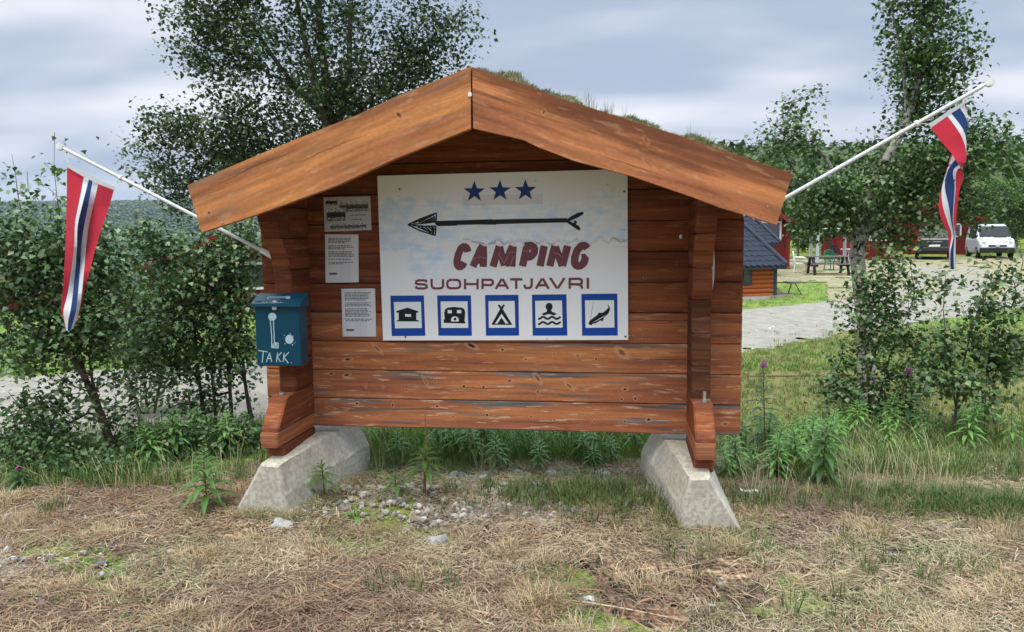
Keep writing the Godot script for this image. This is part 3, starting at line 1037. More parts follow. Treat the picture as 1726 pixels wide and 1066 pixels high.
	for k in 5200:
		var s := 1.0 if R.randf() < 0.6 else -1.0
		var a := R.randf_range(0.0, 1.52)
		var z := R.randf_range(-0.68, 0.552) if R.randf() < 0.6 else R.randf_range(0.40, 0.556)
		var x: float = RX + s * a
		var e := ss(0.0, 0.06, ZB - 0.05 - z) * ss(0.0, 0.06, z + 0.69)
		var lump: float = 0.045 * maxf(0.0, n.get_noise_2d(x + s * 5, z) + 0.25)
		if s > 0: lump += 0.055 * ss(0.14, 0.0, absf(a - 0.20)) * ss(0.30, 0.08, absf(z - 0.35)) + 0.035 * ss(0.10, 0.0, absf(a - 0.50)) + 0.03 * ss(0.12, 0.0, absf(a - 0.82)) + 0.016 * ss(0.35, 0.1, absf(a - 1.15))
		var y := RY - a * PITCH - 0.026 + (0.006 + lump + (0.010 if s > 0 else 0.004)) * (0.35 + 0.65 * e)
		if s < 0: y -= 0.012
		var z2 := R.randf_range(0.5, 1.2) * (1.0 if s > 0 else 0.7)
		where.append(Transform3D(Basis(Vector3.UP, R.randf() * TAU).scaled(Vector3.ONE * z2), Vector3(x - org.x, y - 0.004, z)))
		var c := Color(0.42, 0.39, 0.31).lerp(Color(0.19, 0.17, 0.13), R.randf())
		if n.get_noise_2d(x * 0.7 + 50, z) > (0.0 if a > 0.9 and s > 0 else 0.42): c = c.lerp(Color(0.13, 0.16, 0.05), 0.8)
		tints.append(c)
	scatter("roof_moss", tuft_mesh(12, 0.026, 0.0016, 0.9, 4, 0.014), M.grass, where, tints, t)

# a tuft of curved blades: n of them, as tall as `high`, half as wide as `half`, leaning by `lean`
func tuft_mesh(n: int, high: float, half: float, lean: float, s: int, spread := 0.03) -> ArrayMesh:
	var was := org
	org = Vector3.ZERO
	var R := rng(s * 31 + n)
	var st := SurfaceTool.new()
	st.begin(Mesh.PRIMITIVE_TRIANGLES)
	for k in n:
		var a := R.randf() * TAU
		var out := Vector3(cos(a), 0, sin(a))
		var side := Vector3(-sin(a + 0.6), 0, cos(a + 0.6)) * half
		var h := high * R.randf_range(0.55, 1.1)
		var l := lean * R.randf_range(0.3, 1.3)
		var b := out * spread * sqrt(R.randf())
		var m := b + Vector3(0, h * 0.55, 0) + out * l * h * 0.30
		var t := b + Vector3(0, h * (1.0 - 0.35 * l), 0) + out * l * h
		var o := Vector3(out.x * 0.3, 1.0, out.z * 0.3)
		tri(st, b - side, b + side, m + side * 0.8, o); tri(st, b - side, m + side * 0.8, m - side * 0.8, o)
		tri(st, m - side * 0.8, m + side * 0.8, t, o)
	org = was
	st.generate_normals()
	return st.commit()

func build_blocks() -> void:
	# two cast concrete feet, each sloping in on its open side, chamfered and notched under the side wall
	for s in 2:
		var m := 1.0 if s == 0 else -1.0
		var x0 := -1.548 if s == 0 else 0.740
		var at := Vector3(x0 + 0.06 * m, 0, 0.2)
		var o := kthing("concrete_foot", "cast concrete foot under the side wall with the mailbox" if s == 0 else "cast concrete foot under the side wall away from the mailbox", "concrete block", at)
		# cross-sections at the back and the front, run straight from one to the other:
		# outer top, inner top, knee of the sloped face, its foot, inner and outer ground edges
		var back := [Vector2(-0.096, 0.325), Vector2(0.165, 0.333), Vector2(0.243, 0.185), Vector2(0.252, 0.165), Vector2(0.262, -0.15), Vector2(-0.28, -0.15)]
		var nose := [Vector2(-0.068, 0.292), Vector2(0.040, 0.290), Vector2(0.070, 0.135), Vector2(0.074, 0.120), Vector2(0.100, -0.15), Vector2(-0.33, -0.15)]
		var rings := []
		var R := rng(70 + s)
		for k in 9:
			var f := k / 8.0
			var z := lerpf(-0.30, 0.60, f)
			var ring := []
			for p in 6:
				var q: Vector2 = back[p].lerp(nose[p], f)
				ring.append(Vector3(x0 + (q.x + R.randf_range(-.0025, .0025)) * m, q.y + R.randf_range(-.0025, .0025), z))
			rings.append(ring)
		# the nose is rounded over a little
		var last := []
		for p in 6: last.append(rings[8][p] + Vector3((0.012 if p in [0, 5] else -0.008) * m, -0.012 if p < 2 else 0.0, 0.014))
		rings.append(last)
		var st := S()
		uvt = Transform2D()
		loft(st, rings)
		part("block", fin(st), M.concrete, o)

# ------------------------------------------------------------------ the camping sign
func sign_texture() -> ImageTexture:
	# off-white enamel, with a band and a blot overpainted by brush in a colder white; print and stains only
	var w := 1024
	var h := 704
	var a := nimg(w, h, 128, h, 0.05, 201, 4)
	var b := nimg(w, h, w, h, 0.012, 202, 4)
	var e := nimg(w, h, w, 8, 0.02, 203, 4)
	var fine := nimg(w, h, 300, h, 0.3, 204, 2)
	var d := PackedByteArray()
	d.resize(w * h * 3)
	for y in h:
		for x in w:
			var i := y * w + x
			var v := float(y) / h
			var u := float(x) / w
			var ed := (e[(i % w) + w * (4 if v > 0.3 else 300)] / 255.0 - 0.5)
			var top := 0.135 + ed * 0.05 + (0.03 if u > 0.3 and u < 0.83 else 0.0) - (0.02 if u > 0.84 else 0.0)
			var bot := 0.412 + ed * 0.05 + 0.045 * ss(0.30, 0.0, u) - 0.01
			var band := ss(top - 0.006, top + 0.008, v) * ss(bot + 0.008, bot - 0.006, v)
			var blot := ss(1.06, 0.90, Vector2((u - 0.190) / 0.085, (v - 0.505) / 0.115).length() + (b[i] / 255.0 - 0.5) * 0.5)
			var m := maxf(band, blot)
			var r := 238.0
			var g := 236.0
			var bl := 240.0
			var q := (a[i] / 255.0 - 0.5) * 22.0 + (b[i] / 255.0 - 0.5) * 30.0 + (fine[i] / 255.0 - 0.5) * 6.0
			var cold := clampf((b[i] / 255.0 - 0.45) * 2.2 + ss(0.35, 0.0, u) * 0.5, 0.0, 1.0)
			r = lerpf(r, 240.0 - cold * 38.0 + q * 0.7, m); g = lerpf(g, 242.0 - cold * 22.0 + q * 0.7, m); bl = lerpf(bl, 248.0 - cold * 4.0 + q * 0.5, m)
			# dirty seam along the lower edge of the brushed band
			var seam := ss(0.014, 0.0, absf(v - bot)) * ss(0.30, 0.4, u) * (0.25 + 0.75 * ss(0.5, 0.8, a[i] / 255.0))
			r = lerpf(r, 96.0, seam * 0.55); g = lerpf(g, 104.0, seam * 0.55); bl = lerpf(bl, 122.0, seam * 0.55)
			var tape := 1.0 if u > 0.345 and u < 0.665 and v > 0.125 and v < 0.185 and fine[i] > 70 else 0.0
			r = lerpf(r, 190.0, tape * 0.25); g = lerpf(g, 176.0, tape * 0.25); bl = lerpf(bl, 174.0, tape * 0.25)
			var rust := ss(0.07, 0.0, absf(u - 0.985)) * ss(0.55, 0.8, a[i] / 255.0) * ss(0.2, 0.3, v) * ss(0.5, 0.4, v)
			r = lerpf(r, 150.0, rust * 0.35); g = lerpf(g, 160.0, rust * 0.35); bl = lerpf(bl, 186.0, rust * 0.35)
			d[i * 3] = clampi(int(r), 0, 255)
			d[i * 3 + 1] = clampi(int(g), 0, 255)
			d[i * 3 + 2] = clampi(int(bl), 0, 255)
	return rgb_tex(w, h, d)

func build_sign() -> void:
	var z := 0.018
	var board := [Vector2(-1.094, 1.903), Vector2(0.389, 1.909), Vector2(0.398, 0.922), Vector2(-1.085, 0.908)]
	var at := Vector3(board[3].x, board[3].y, 0.0)
	var t := kthing("camping_sign", "white camping sign with three stars, an arrow and five blue pictograms", "sign", at)
	var w: float = board[2].x - board[3].x
	var h: float = board[0].y - board[3].y
	uvt = Transform2D(Vector2(1.0 / w, 0), Vector2(0, -1.0 / h), Vector2(-at.x / w, 1.0 + at.y / h))
	part("sign_board", prismmesh(board, 0.010, z), mat(Color.WHITE, 0.42, 0.0, sign_texture()), t)
	uvt = Transform2D()
	var st: SurfaceTool
	part("star", prismmesh([Vector2(-0.503, 1.862), Vector2(-0.488, 1.817), Vector2(-0.44, 1.815), Vector2(-0.478, 1.788), Vector2(-0.465, 1.743), Vector2(-0.504, 1.771), Vector2(-0.544, 1.744), Vector2(-0.53, 1.789), Vector2(-0.568, 1.818), Vector2(-0.52, 1.818)], z, z + 0.0012), M.blue_ink, t)
	part("star", prismmesh([Vector2(-0.35, 1.865), Vector2(-0.335, 1.82), Vector2(-0.287, 1.818), Vector2(-0.326, 1.791), Vector2(-0.312, 1.747), Vector2(-0.351, 1.774), Vector2(-0.391, 1.748), Vector2(-0.376, 1.792), Vector2(-0.414, 1.821), Vector2(-0.367, 1.821)], z, z + 0.0012), M.blue_ink, t)
	part("star", prismmesh([Vector2(-0.2, 1.864), Vector2(-0.184, 1.82), Vector2(-0.137, 1.818), Vector2(-0.175, 1.791), Vector2(-0.162, 1.746), Vector2(-0.201, 1.774), Vector2(-0.24, 1.747), Vector2(-0.226, 1.792), Vector2(-0.263, 1.82), Vector2(-0.216, 1.82)], z, z + 0.0012), M.blue_ink, t)
	st = S()
	strokes(st, [[Vector2(-0.912, 1.609), Vector2(-0.828, 1.645), Vector2(-0.736, 1.676)],
		[Vector2(-0.736, 1.676), Vector2(-0.738, 1.641), Vector2(-0.741, 1.608)],
		[Vector2(-0.912, 1.609), Vector2(-0.841, 1.574), Vector2(-0.745, 1.543)],
		[Vector2(-0.745, 1.543), Vector2(-0.742, 1.573), Vector2(-0.741, 1.603)],
		[Vector2(-0.906, 1.608), Vector2(-0.737, 1.624)],
		[Vector2(-0.884, 1.603), Vector2(-0.797, 1.598), Vector2(-0.742, 1.599)],
		[Vector2(-0.878, 1.618), Vector2(-0.796, 1.651)],
		[Vector2(-0.845, 1.622), Vector2(-0.75, 1.667)],
		[Vector2(-0.829, 1.619), Vector2(-0.745, 1.654)],
		[Vector2(-0.807, 1.619), Vector2(-0.743, 1.644)],
		[Vector2(-0.78, 1.621), Vector2(-0.742, 1.633)],
		[Vector2(-0.851, 1.596), Vector2(-0.797, 1.572)],
		[Vector2(-0.829, 1.596), Vector2(-0.773, 1.559)],
		[Vector2(-0.805, 1.596), Vector2(-0.756, 1.551)],
		[Vector2(-0.786, 1.596), Vector2(-0.752, 1.566)],
		[Vector2(-0.768, 1.595), Vector2(-0.747, 1.576)],
		[Vector2(-0.762, 1.591), Vector2(-0.765, 1.555)],
		[Vector2(-0.753, 1.593), Vector2(-0.755, 1.551)]], 0.0042, z, 0.0009)
	strokes(st, [[Vector2(-0.742, 1.623), Vector2(-0.59, 1.625), Vector2(-0.44, 1.626), Vector2(-0.291, 1.628), Vector2(-0.123, 1.628), Vector2(0.044, 1.629)],
		[Vector2(-0.74, 1.617), Vector2(-0.59, 1.618), Vector2(-0.419, 1.618), Vector2(-0.27, 1.619), Vector2(-0.102, 1.621), Vector2(0.042, 1.622)],
		[Vector2(-0.738, 1.61), Vector2(-0.591, 1.61), Vector2(-0.419, 1.611), Vector2(-0.27, 1.613), Vector2(-0.102, 1.615), Vector2(0.042, 1.616)],
		[Vector2(-0.731, 1.604), Vector2(-0.612, 1.606)],
		[Vector2(-0.547, 1.626), Vector2(-0.398, 1.628)],
		[Vector2(-0.334, 1.624), Vector2(-0.186, 1.628)],
		[Vector2(-0.505, 1.611), Vector2(-0.376, 1.608)],
		[Vector2(0.04, 1.62), Vector2(0.075, 1.643), Vector2(0.106, 1.659), Vector2(0.137, 1.664)],
		[Vector2(0.044, 1.62), Vector2(0.075, 1.634), Vector2(0.101, 1.642), Vector2(0.137, 1.663)],
		[Vector2(0.04, 1.618), Vector2(0.075, 1.593), Vector2(0.116, 1.566)],
		[Vector2(0.046, 1.616), Vector2(0.081, 1.599), Vector2(0.095, 1.609), Vector2(0.085, 1.618)],
		[Vector2(0.083, 1.599), Vector2(0.106, 1.584), Vector2(0.116, 1.568)],
		[Vector2(0.054, 1.622), Vector2(0.09, 1.638)],
		[Vector2(0.054, 1.614), Vector2(0.093, 1.585)]], 0.0062, z + 0.0001, 0.0008)
	part("arrow", fin(st), M.marker, t)
	st = S()
	strokes(st, [[Vector2(-0.549, 1.443), Vector2(-0.554, 1.466), Vector2(-0.57, 1.477), Vector2(-0.59, 1.465), Vector2(-0.607, 1.429), Vector2(-0.617, 1.386), Vector2(-0.613, 1.361), Vector2(-0.597, 1.353), Vector2(-0.581, 1.365), Vector2(-0.572, 1.382)],
		[Vector2(-0.519, 1.356), Vector2(-0.501, 1.396), Vector2(-0.472, 1.459), Vector2(-0.458, 1.48)],
		[Vector2(-0.455, 1.476), Vector2(-0.454, 1.417), Vector2(-0.457, 1.354)],
		[Vector2(-0.505, 1.39), Vector2(-0.454, 1.4)],
		[Vector2(-0.398, 1.355), Vector2(-0.379, 1.416), Vector2(-0.359, 1.475)],
		[Vector2(-0.357, 1.473), Vector2(-0.347, 1.427), Vector2(-0.33, 1.361)],
		[Vector2(-0.328, 1.361), Vector2(-0.304, 1.421), Vector2(-0.28, 1.476)],
		[Vector2(-0.276, 1.474), Vector2(-0.281, 1.416), Vector2(-0.286, 1.355)],
		[Vector2(-0.222, 1.357), Vector2(-0.209, 1.415), Vector2(-0.195, 1.472)],
		[Vector2(-0.208, 1.476), Vector2(-0.171, 1.478), Vector2(-0.149, 1.465), Vector2(-0.152, 1.434), Vector2(-0.172, 1.413), Vector2(-0.196, 1.409)],
		[Vector2(-0.118, 1.357), Vector2(-0.105, 1.414), Vector2(-0.092, 1.475)],
		[Vector2(-0.06, 1.357), Vector2(-0.046, 1.414), Vector2(-0.03, 1.474)],
		[Vector2(-0.028, 1.47), Vector2(-0.007, 1.414), Vector2(0.014, 1.357)],
		[Vector2(0.014, 1.357), Vector2(0.029, 1.413), Vector2(0.045, 1.474)],
		[Vector2(0.159, 1.458), Vector2(0.147, 1.475), Vector2(0.123, 1.473), Vector2(0.101, 1.448), Vector2(0.087, 1.408), Vector2(0.085, 1.374), Vector2(0.097, 1.355), Vector2(0.118, 1.357), Vector2(0.139, 1.373), Vector2(0.149, 1.406), Vector2(0.126, 1.404)]], 0.0213, z, 0.0006)
	part("lettering", fin(st), M.marker, t)
	st = S()
	strokes(st, [[Vector2(-0.549, 1.443), Vector2(-0.554, 1.466), Vector2(-0.57, 1.477), Vector2(-0.59, 1.465), Vector2(-0.607, 1.429), Vector2(-0.617, 1.386), Vector2(-0.613, 1.361), Vector2(-0.597, 1.353), Vector2(-0.581, 1.365), Vector2(-0.572, 1.382)],
		[Vector2(-0.519, 1.356), Vector2(-0.501, 1.396), Vector2(-0.472, 1.459), Vector2(-0.458, 1.48)],
		[Vector2(-0.455, 1.476), Vector2(-0.454, 1.417), Vector2(-0.457, 1.354)],
		[Vector2(-0.505, 1.39), Vector2(-0.454, 1.4)],
		[Vector2(-0.398, 1.355), Vector2(-0.379, 1.416), Vector2(-0.359, 1.475)],
		[Vector2(-0.357, 1.473), Vector2(-0.347, 1.427), Vector2(-0.33, 1.361)],
		[Vector2(-0.328, 1.361), Vector2(-0.304, 1.421), Vector2(-0.28, 1.476)],
		[Vector2(-0.276, 1.474), Vector2(-0.281, 1.416), Vector2(-0.286, 1.355)],
		[Vector2(-0.222, 1.357), Vector2(-0.209, 1.415), Vector2(-0.195, 1.472)],
		[Vector2(-0.208, 1.476), Vector2(-0.171, 1.478), Vector2(-0.149, 1.465), Vector2(-0.152, 1.434), Vector2(-0.172, 1.413), Vector2(-0.196, 1.409)],
		[Vector2(-0.118, 1.357), Vector2(-0.105, 1.414), Vector2(-0.092, 1.475)],
		[Vector2(-0.06, 1.357), Vector2(-0.046, 1.414), Vector2(-0.03, 1.474)],
		[Vector2(-0.028, 1.47), Vector2(-0.007, 1.414), Vector2(0.014, 1.357)],
		[Vector2(0.014, 1.357), Vector2(0.029, 1.413), Vector2(0.045, 1.474)],
		[Vector2(0.159, 1.458), Vector2(0.147, 1.475), Vector2(0.123, 1.473), Vector2(0.101, 1.448), Vector2(0.087, 1.408), Vector2(0.085, 1.374), Vector2(0.097, 1.355), Vector2(0.118, 1.357), Vector2(0.139, 1.373), Vector2(0.149, 1.406), Vector2(0.126, 1.404)]], 0.0188, z + 0.003, 0.0006)
	part("lettering", fin(st), M.maroon, t)
	st = S()
	strokes(st, [[Vector2(-0.523, 1.39), Vector2(-0.497, 1.411), Vector2(-0.464, 1.413), Vector2(-0.439, 1.404)],
		[Vector2(-0.353, 1.441), Vector2(-0.362, 1.427), Vector2(-0.345, 1.399), Vector2(-0.33, 1.374), Vector2(-0.308, 1.416), Vector2(-0.293, 1.441), Vector2(-0.261, 1.439)],
		[Vector2(-0.232, 1.451), Vector2(-0.208, 1.447), Vector2(-0.177, 1.444), Vector2(-0.164, 1.44)],
		[Vector2(-0.036, 1.435), Vector2(-0.009, 1.428), Vector2(0.018, 1.403)],
		[Vector2(-0.294, 1.353), Vector2(-0.281, 1.395), Vector2(-0.27, 1.416)]], 0.0009, z + 0.0058, 0.0004)
	part("crack", fin(st), M.crack, t).set_meta("kind", "stuff")
	st = S()
	strokes(st, [[Vector2(-0.802, 1.263), Vector2(-0.81, 1.274), Vector2(-0.823, 1.275), Vector2(-0.854, 1.275), Vector2(-0.867, 1.269), Vector2(-0.87, 1.257), Vector2(-0.859, 1.252), Vector2(-0.815, 1.25), Vector2(-0.804, 1.242), Vector2(-0.804, 1.232), Vector2(-0.818, 1.226), Vector2(-0.857, 1.226), Vector2(-0.868, 1.23), Vector2(-0.873, 1.239)],
		[Vector2(-0.773, 1.283), Vector2(-0.773, 1.241), Vector2(-0.767, 1.23), Vector2(-0.754, 1.226), Vector2(-0.723, 1.226), Vector2(-0.71, 1.23), Vector2(-0.703, 1.241), Vector2(-0.703, 1.282)],
		[Vector2(-0.644, 1.277), Vector2(-0.659, 1.277), Vector2(-0.672, 1.271), Vector2(-0.677, 1.26), Vector2(-0.677, 1.244), Vector2(-0.673, 1.233), Vector2(-0.66, 1.227), Vector2(-0.616, 1.227), Vector2(-0.603, 1.233), Vector2(-0.599, 1.244), Vector2(-0.599, 1.26), Vector2(-0.603, 1.27), Vector2(-0.616, 1.277), Vector2(-0.642, 1.277)],
		[Vector2(-0.568, 1.283), Vector2(-0.569, 1.22)],
		[Vector2(-0.492, 1.283), Vector2(-0.493, 1.22)],
		[Vector2(-0.568, 1.252), Vector2(-0.493, 1.252)],
		[Vector2(-0.463, 1.221), Vector2(-0.462, 1.284)],
		[Vector2(-0.462, 1.277), Vector2(-0.413, 1.277), Vector2(-0.402, 1.271), Vector2(-0.4, 1.26), Vector2(-0.402, 1.251), Vector2(-0.413, 1.245), Vector2(-0.462, 1.246)],
		[Vector2(-0.383, 1.222), Vector2(-0.346, 1.282)],
		[Vector2(-0.342, 1.282), Vector2(-0.308, 1.222)],
		[Vector2(-0.366, 1.243), Vector2(-0.325, 1.243)],
		[Vector2(-0.297, 1.279), Vector2(-0.223, 1.279)],
		[Vector2(-0.26, 1.279), Vector2(-0.26, 1.222)],
		[Vector2(-0.167, 1.285), Vector2(-0.168, 1.245), Vector2(-0.174, 1.232), Vector2(-0.183, 1.228), Vector2(-0.2, 1.228), Vector2(-0.208, 1.233), Vector2(-0.212, 1.247)],
		[Vector2(-0.143, 1.223), Vector2(-0.106, 1.284)],
		[Vector2(-0.102, 1.284), Vector2(-0.067, 1.223)],
		[Vector2(-0.125, 1.244), Vector2(-0.083, 1.244)],
		[Vector2(-0.058, 1.287), Vector2(-0.018, 1.225)],
		[Vector2(-0.014, 1.225), Vector2(0.026, 1.286)],
		[Vector2(0.057, 1.223), Vector2(0.057, 1.287)],
		[Vector2(0.057, 1.281), Vector2(0.116, 1.281), Vector2(0.126, 1.274), Vector2(0.128, 1.266), Vector2(0.126, 1.255), Vector2(0.116, 1.249), Vector2(0.057, 1.25)],
		[Vector2(0.105, 1.249), Vector2(0.12, 1.245), Vector2(0.126, 1.238), Vector2(0.13, 1.223)],
		[Vector2(0.163, 1.287), Vector2(0.163, 1.223)]], 0.0071, z, 0.0006, true)
	part("lettering", fin(st), M.maroon, t)
	var cabin := part("pictogram_panel", prismmesh([Vector2(-1.031, 1.182), Vector2(-0.823, 1.184), Vector2(-0.819, 0.939), Vector2(-1.029, 0.936)], z, z + 0.0012), M.sign_black, t)
	part("blue_field", prismmesh([Vector2(-1.029, 1.18), Vector2(-0.825, 1.182), Vector2(-0.822, 0.942), Vector2(-1.027, 0.938)], z + 0.0012, z + 0.0018), M.sign_blue, cabin)
	part("field_edge", prismmesh([Vector2(-1.012, 1.146), Vector2(-0.839, 1.148), Vector2(-0.837, 0.984), Vector2(-1.01, 0.981)], z + 0.0018, z + 0.0022), M.sign_black, cabin)
	part("white_field", prismmesh([Vector2(-1.01, 1.144), Vector2(-0.841, 1.146), Vector2(-0.839, 0.986), Vector2(-1.007, 0.983)], z + 0.0022, z + 0.0027), M.sign_white, cabin)
	st = S()
	prism(st, [Vector2(-0.996, 1.089), Vector2(-0.925, 1.11), Vector2(-0.857, 1.087), Vector2(-0.858, 1.08), Vector2(-0.872, 1.079), Vector2(-0.872, 1.035), Vector2(-0.857, 1.033), Vector2(-0.857, 1.026), Vector2(-0.995, 1.026), Vector2(-0.995, 1.032), Vector2(-0.982, 1.034), Vector2(-0.981, 1.079), Vector2(-0.995, 1.08)], z + 0.0027, z + 0.0033)
	part("pictogram", fin(st), M.sign_black, cabin)
	st = S()
	prism(st, [Vector2(-0.941, 1.071), Vector2(-0.904, 1.07), Vector2(-0.904, 1.054), Vector2(-0.941, 1.055)], z + 0.0033, z + 0.0038)
	part("pictogram", fin(st), M.sign_white, cabin)
	var caravan := part("pictogram_panel", prismmesh([Vector2(-0.741, 1.184), Vector2(-0.534, 1.184), Vector2(-0.532, 0.941), Vector2(-0.737, 0.94)], z, z + 0.0012), M.sign_black, t)
	part("blue_field", prismmesh([Vector2(-0.738, 1.182), Vector2(-0.536, 1.182), Vector2(-0.534, 0.943), Vector2(-0.734, 0.942)], z + 0.0012, z + 0.0018), M.sign_blue, caravan)
	part("field_edge", prismmesh([Vector2(-0.723, 1.151), Vector2(-0.553, 1.151), Vector2(-0.551, 0.985), Vector2(-0.721, 0.984)], z + 0.0018, z + 0.0022), M.sign_black, caravan)
	part("white_field", prismmesh([Vector2(-0.72, 1.148), Vector2(-0.555, 1.149), Vector2(-0.553, 0.988), Vector2(-0.719, 0.987)], z + 0.0022, z + 0.0027), M.sign_white, caravan)
	st = S()
	prism(st, [Vector2(-0.699, 1.081), Vector2(-0.691, 1.102), Vector2(-0.677, 1.111), Vector2(-0.637, 1.115), Vector2(-0.588, 1.11), Vector2(-0.574, 1.1), Vector2(-0.57, 1.081), Vector2(-0.575, 1.029), Vector2(-0.57, 1.025), Vector2(-0.57, 1.015), Vector2(-0.703, 1.018), Vector2(-0.702, 1.038), Vector2(-0.696, 1.04)], z + 0.0027, z + 0.0033)
	prism(st, [Vector2(-0.624, 1.041), Vector2(-0.625, 1.038), Vector2(-0.627, 1.035), Vector2(-0.631, 1.032), Vector2(-0.635, 1.032), Vector2(-0.638, 1.035), Vector2(-0.64, 1.038), Vector2(-0.641, 1.041), Vector2(-0.64, 1.044), Vector2(-0.638, 1.047), Vector2(-0.635, 1.05), Vector2(-0.63, 1.05), Vector2(-0.627, 1.048), Vector2(-0.625, 1.044)], z + 0.0040, z + 0.0046)
	part("pictogram", fin(st), M.sign_black, caravan)
	st = S()
	prism(st, [Vector2(-0.677, 1.096), Vector2(-0.651, 1.096), Vector2(-0.652, 1.076), Vector2(-0.677, 1.076)], z + 0.0033, z + 0.0038)
	prism(st, [Vector2(-0.62, 1.096), Vector2(-0.594, 1.096), Vector2(-0.594, 1.077), Vector2(-0.62, 1.077)], z + 0.0033, z + 0.0038)
	prism(st, [Vector2(-0.657, 1.027), Vector2(-0.657, 1.042), Vector2(-0.65, 1.053), Vector2(-0.639, 1.058), Vector2(-0.626, 1.057), Vector2(-0.615, 1.051), Vector2(-0.61, 1.04), Vector2(-0.61, 1.027)], z + 0.0033, z + 0.0038)
	part("pictogram", fin(st), M.sign_white, caravan)
	var tent := part("pictogram_panel", prismmesh([Vector2(-0.448, 1.186), Vector2(-0.247, 1.187), Vector2(-0.246, 0.944), Vector2(-0.446, 0.942)], z, z + 0.0012), M.sign_black, t)
	part("blue_field", prismmesh([Vector2(-0.446, 1.184), Vector2(-0.249, 1.185), Vector2(-0.248, 0.946), Vector2(-0.444, 0.944)], z + 0.0012, z + 0.0018), M.sign_blue, tent)
	part("field_edge", prismmesh([Vector2(-0.43, 1.152), Vector2(-0.267, 1.153), Vector2(-0.266, 0.989), Vector2(-0.429, 0.987)], z + 0.0018, z + 0.0022), M.sign_black, tent)
	part("white_field", prismmesh([Vector2(-0.428, 1.15), Vector2(-0.27, 1.151), Vector2(-0.268, 0.991), Vector2(-0.427, 0.989)], z + 0.0022, z + 0.0027), M.sign_white, tent)
	st = S()
	prism(st, [Vector2(-0.373, 1.127), Vector2(-0.361, 1.129), Vector2(-0.35, 1.116), Vector2(-0.339, 1.13), Vector2(-0.328, 1.127), Vector2(-0.342, 1.103), Vector2(-0.285, 1.008), Vector2(-0.412, 1.008), Vector2(-0.358, 1.103)], z + 0.0027, z + 0.0033)
	part("pictogram", fin(st), M.sign_black, tent)
	st = S()
	prism(st, [Vector2(-0.35, 1.075), Vector2(-0.308, 1.016), Vector2(-0.326, 1.015), Vector2(-0.35, 1.052), Vector2(-0.375, 1.015), Vector2(-0.39, 1.015)], z + 0.0033, z + 0.0038)
	part("pictogram", fin(st), M.sign_white, tent)
	var swimmer := part("pictogram_panel", prismmesh([Vector2(-0.167, 1.188), Vector2(0.037, 1.19), Vector2(0.042, 0.946), Vector2(-0.164, 0.944)], z, z + 0.0012), M.sign_black, t)
	part("blue_field", prismmesh([Vector2(-0.165, 1.186), Vector2(0.035, 1.188), Vector2(0.04, 0.948), Vector2(-0.161, 0.946)], z + 0.0012, z + 0.0018), M.sign_blue, swimmer)
	part("field_edge", prismmesh([Vector2(-0.15, 1.154), Vector2(0.013, 1.156), Vector2(0.017, 0.991), Vector2(-0.148, 0.989)], z + 0.0018, z + 0.0022), M.sign_black, swimmer)
	part("white_field", prismmesh([Vector2(-0.148, 1.152), Vector2(0.011, 1.154), Vector2(0.015, 0.993), Vector2(-0.146, 0.991)], z + 0.0022, z + 0.0027), M.sign_white, swimmer)
	st = S()
	prism(st, [Vector2(-0.044, 1.117), Vector2(-0.046, 1.107), Vector2(-0.052, 1.098), Vector2(-0.061, 1.094), Vector2(-0.069, 1.094), Vector2(-0.078, 1.098), Vector2(-0.084, 1.107), Vector2(-0.086, 1.117), Vector2(-0.084, 1.128), Vector2(-0.078, 1.136), Vector2(-0.069, 1.14), Vector2(-0.061, 1.14), Vector2(-0.052, 1.136), Vector2(-0.046, 1.128)], z + 0.0027, z + 0.0033)
	prism(st, [Vector2(-0.109, 1.072), Vector2(-0.103, 1.078), Vector2(-0.081, 1.086), Vector2(-0.074, 1.101), Vector2(-0.056, 1.101), Vector2(-0.048, 1.087), Vector2(-0.027, 1.078), Vector2(-0.021, 1.072), Vector2(-0.036, 1.065), Vector2(-0.053, 1.07), Vector2(-0.065, 1.074), Vector2(-0.08, 1.07), Vector2(-0.095, 1.065)], z + 0.0027, z + 0.0033)
	strokes(st, [[Vector2(-0.131, 1.044), Vector2(-0.126, 1.044), Vector2(-0.119, 1.046), Vector2(-0.114, 1.05), Vector2(-0.109, 1.055), Vector2(-0.103, 1.057), Vector2(-0.097, 1.056), Vector2(-0.092, 1.054), Vector2(-0.087, 1.049), Vector2(-0.08, 1.046), Vector2(-0.075, 1.044), Vector2(-0.07, 1.045), Vector2(-0.063, 1.048), Vector2(-0.058, 1.053), Vector2(-0.053, 1.056), Vector2(-0.047, 1.057), Vector2(-0.041, 1.056), Vector2(-0.036, 1.052), Vector2(-0.031, 1.049), Vector2(-0.024, 1.045), Vector2(-0.019, 1.044), Vector2(-0.014, 1.046), Vector2(-0.008, 1.05), Vector2(-0.002, 1.054), Vector2(0.003, 1.057)],
		[Vector2(-0.131, 1.013), Vector2(-0.126, 1.013), Vector2(-0.12, 1.015), Vector2(-0.114, 1.02), Vector2(-0.109, 1.024), Vector2(-0.104, 1.026), Vector2(-0.097, 1.025), Vector2(-0.092, 1.023), Vector2(-0.087, 1.019), Vector2(-0.08, 1.015), Vector2(-0.075, 1.013), Vector2(-0.07, 1.014), Vector2(-0.063, 1.018), Vector2(-0.058, 1.022), Vector2(-0.053, 1.025), Vector2(-0.048, 1.026), Vector2(-0.041, 1.025), Vector2(-0.036, 1.021), Vector2(-0.031, 1.018), Vector2(-0.024, 1.015), Vector2(-0.019, 1.014), Vector2(-0.014, 1.016), Vector2(-0.009, 1.019), Vector2(-0.002, 1.023), Vector2(0.003, 1.026)]], 0.0058, z + 0.0027, 0.0006)
	part("pictogram", fin(st), M.sign_black, swimmer)
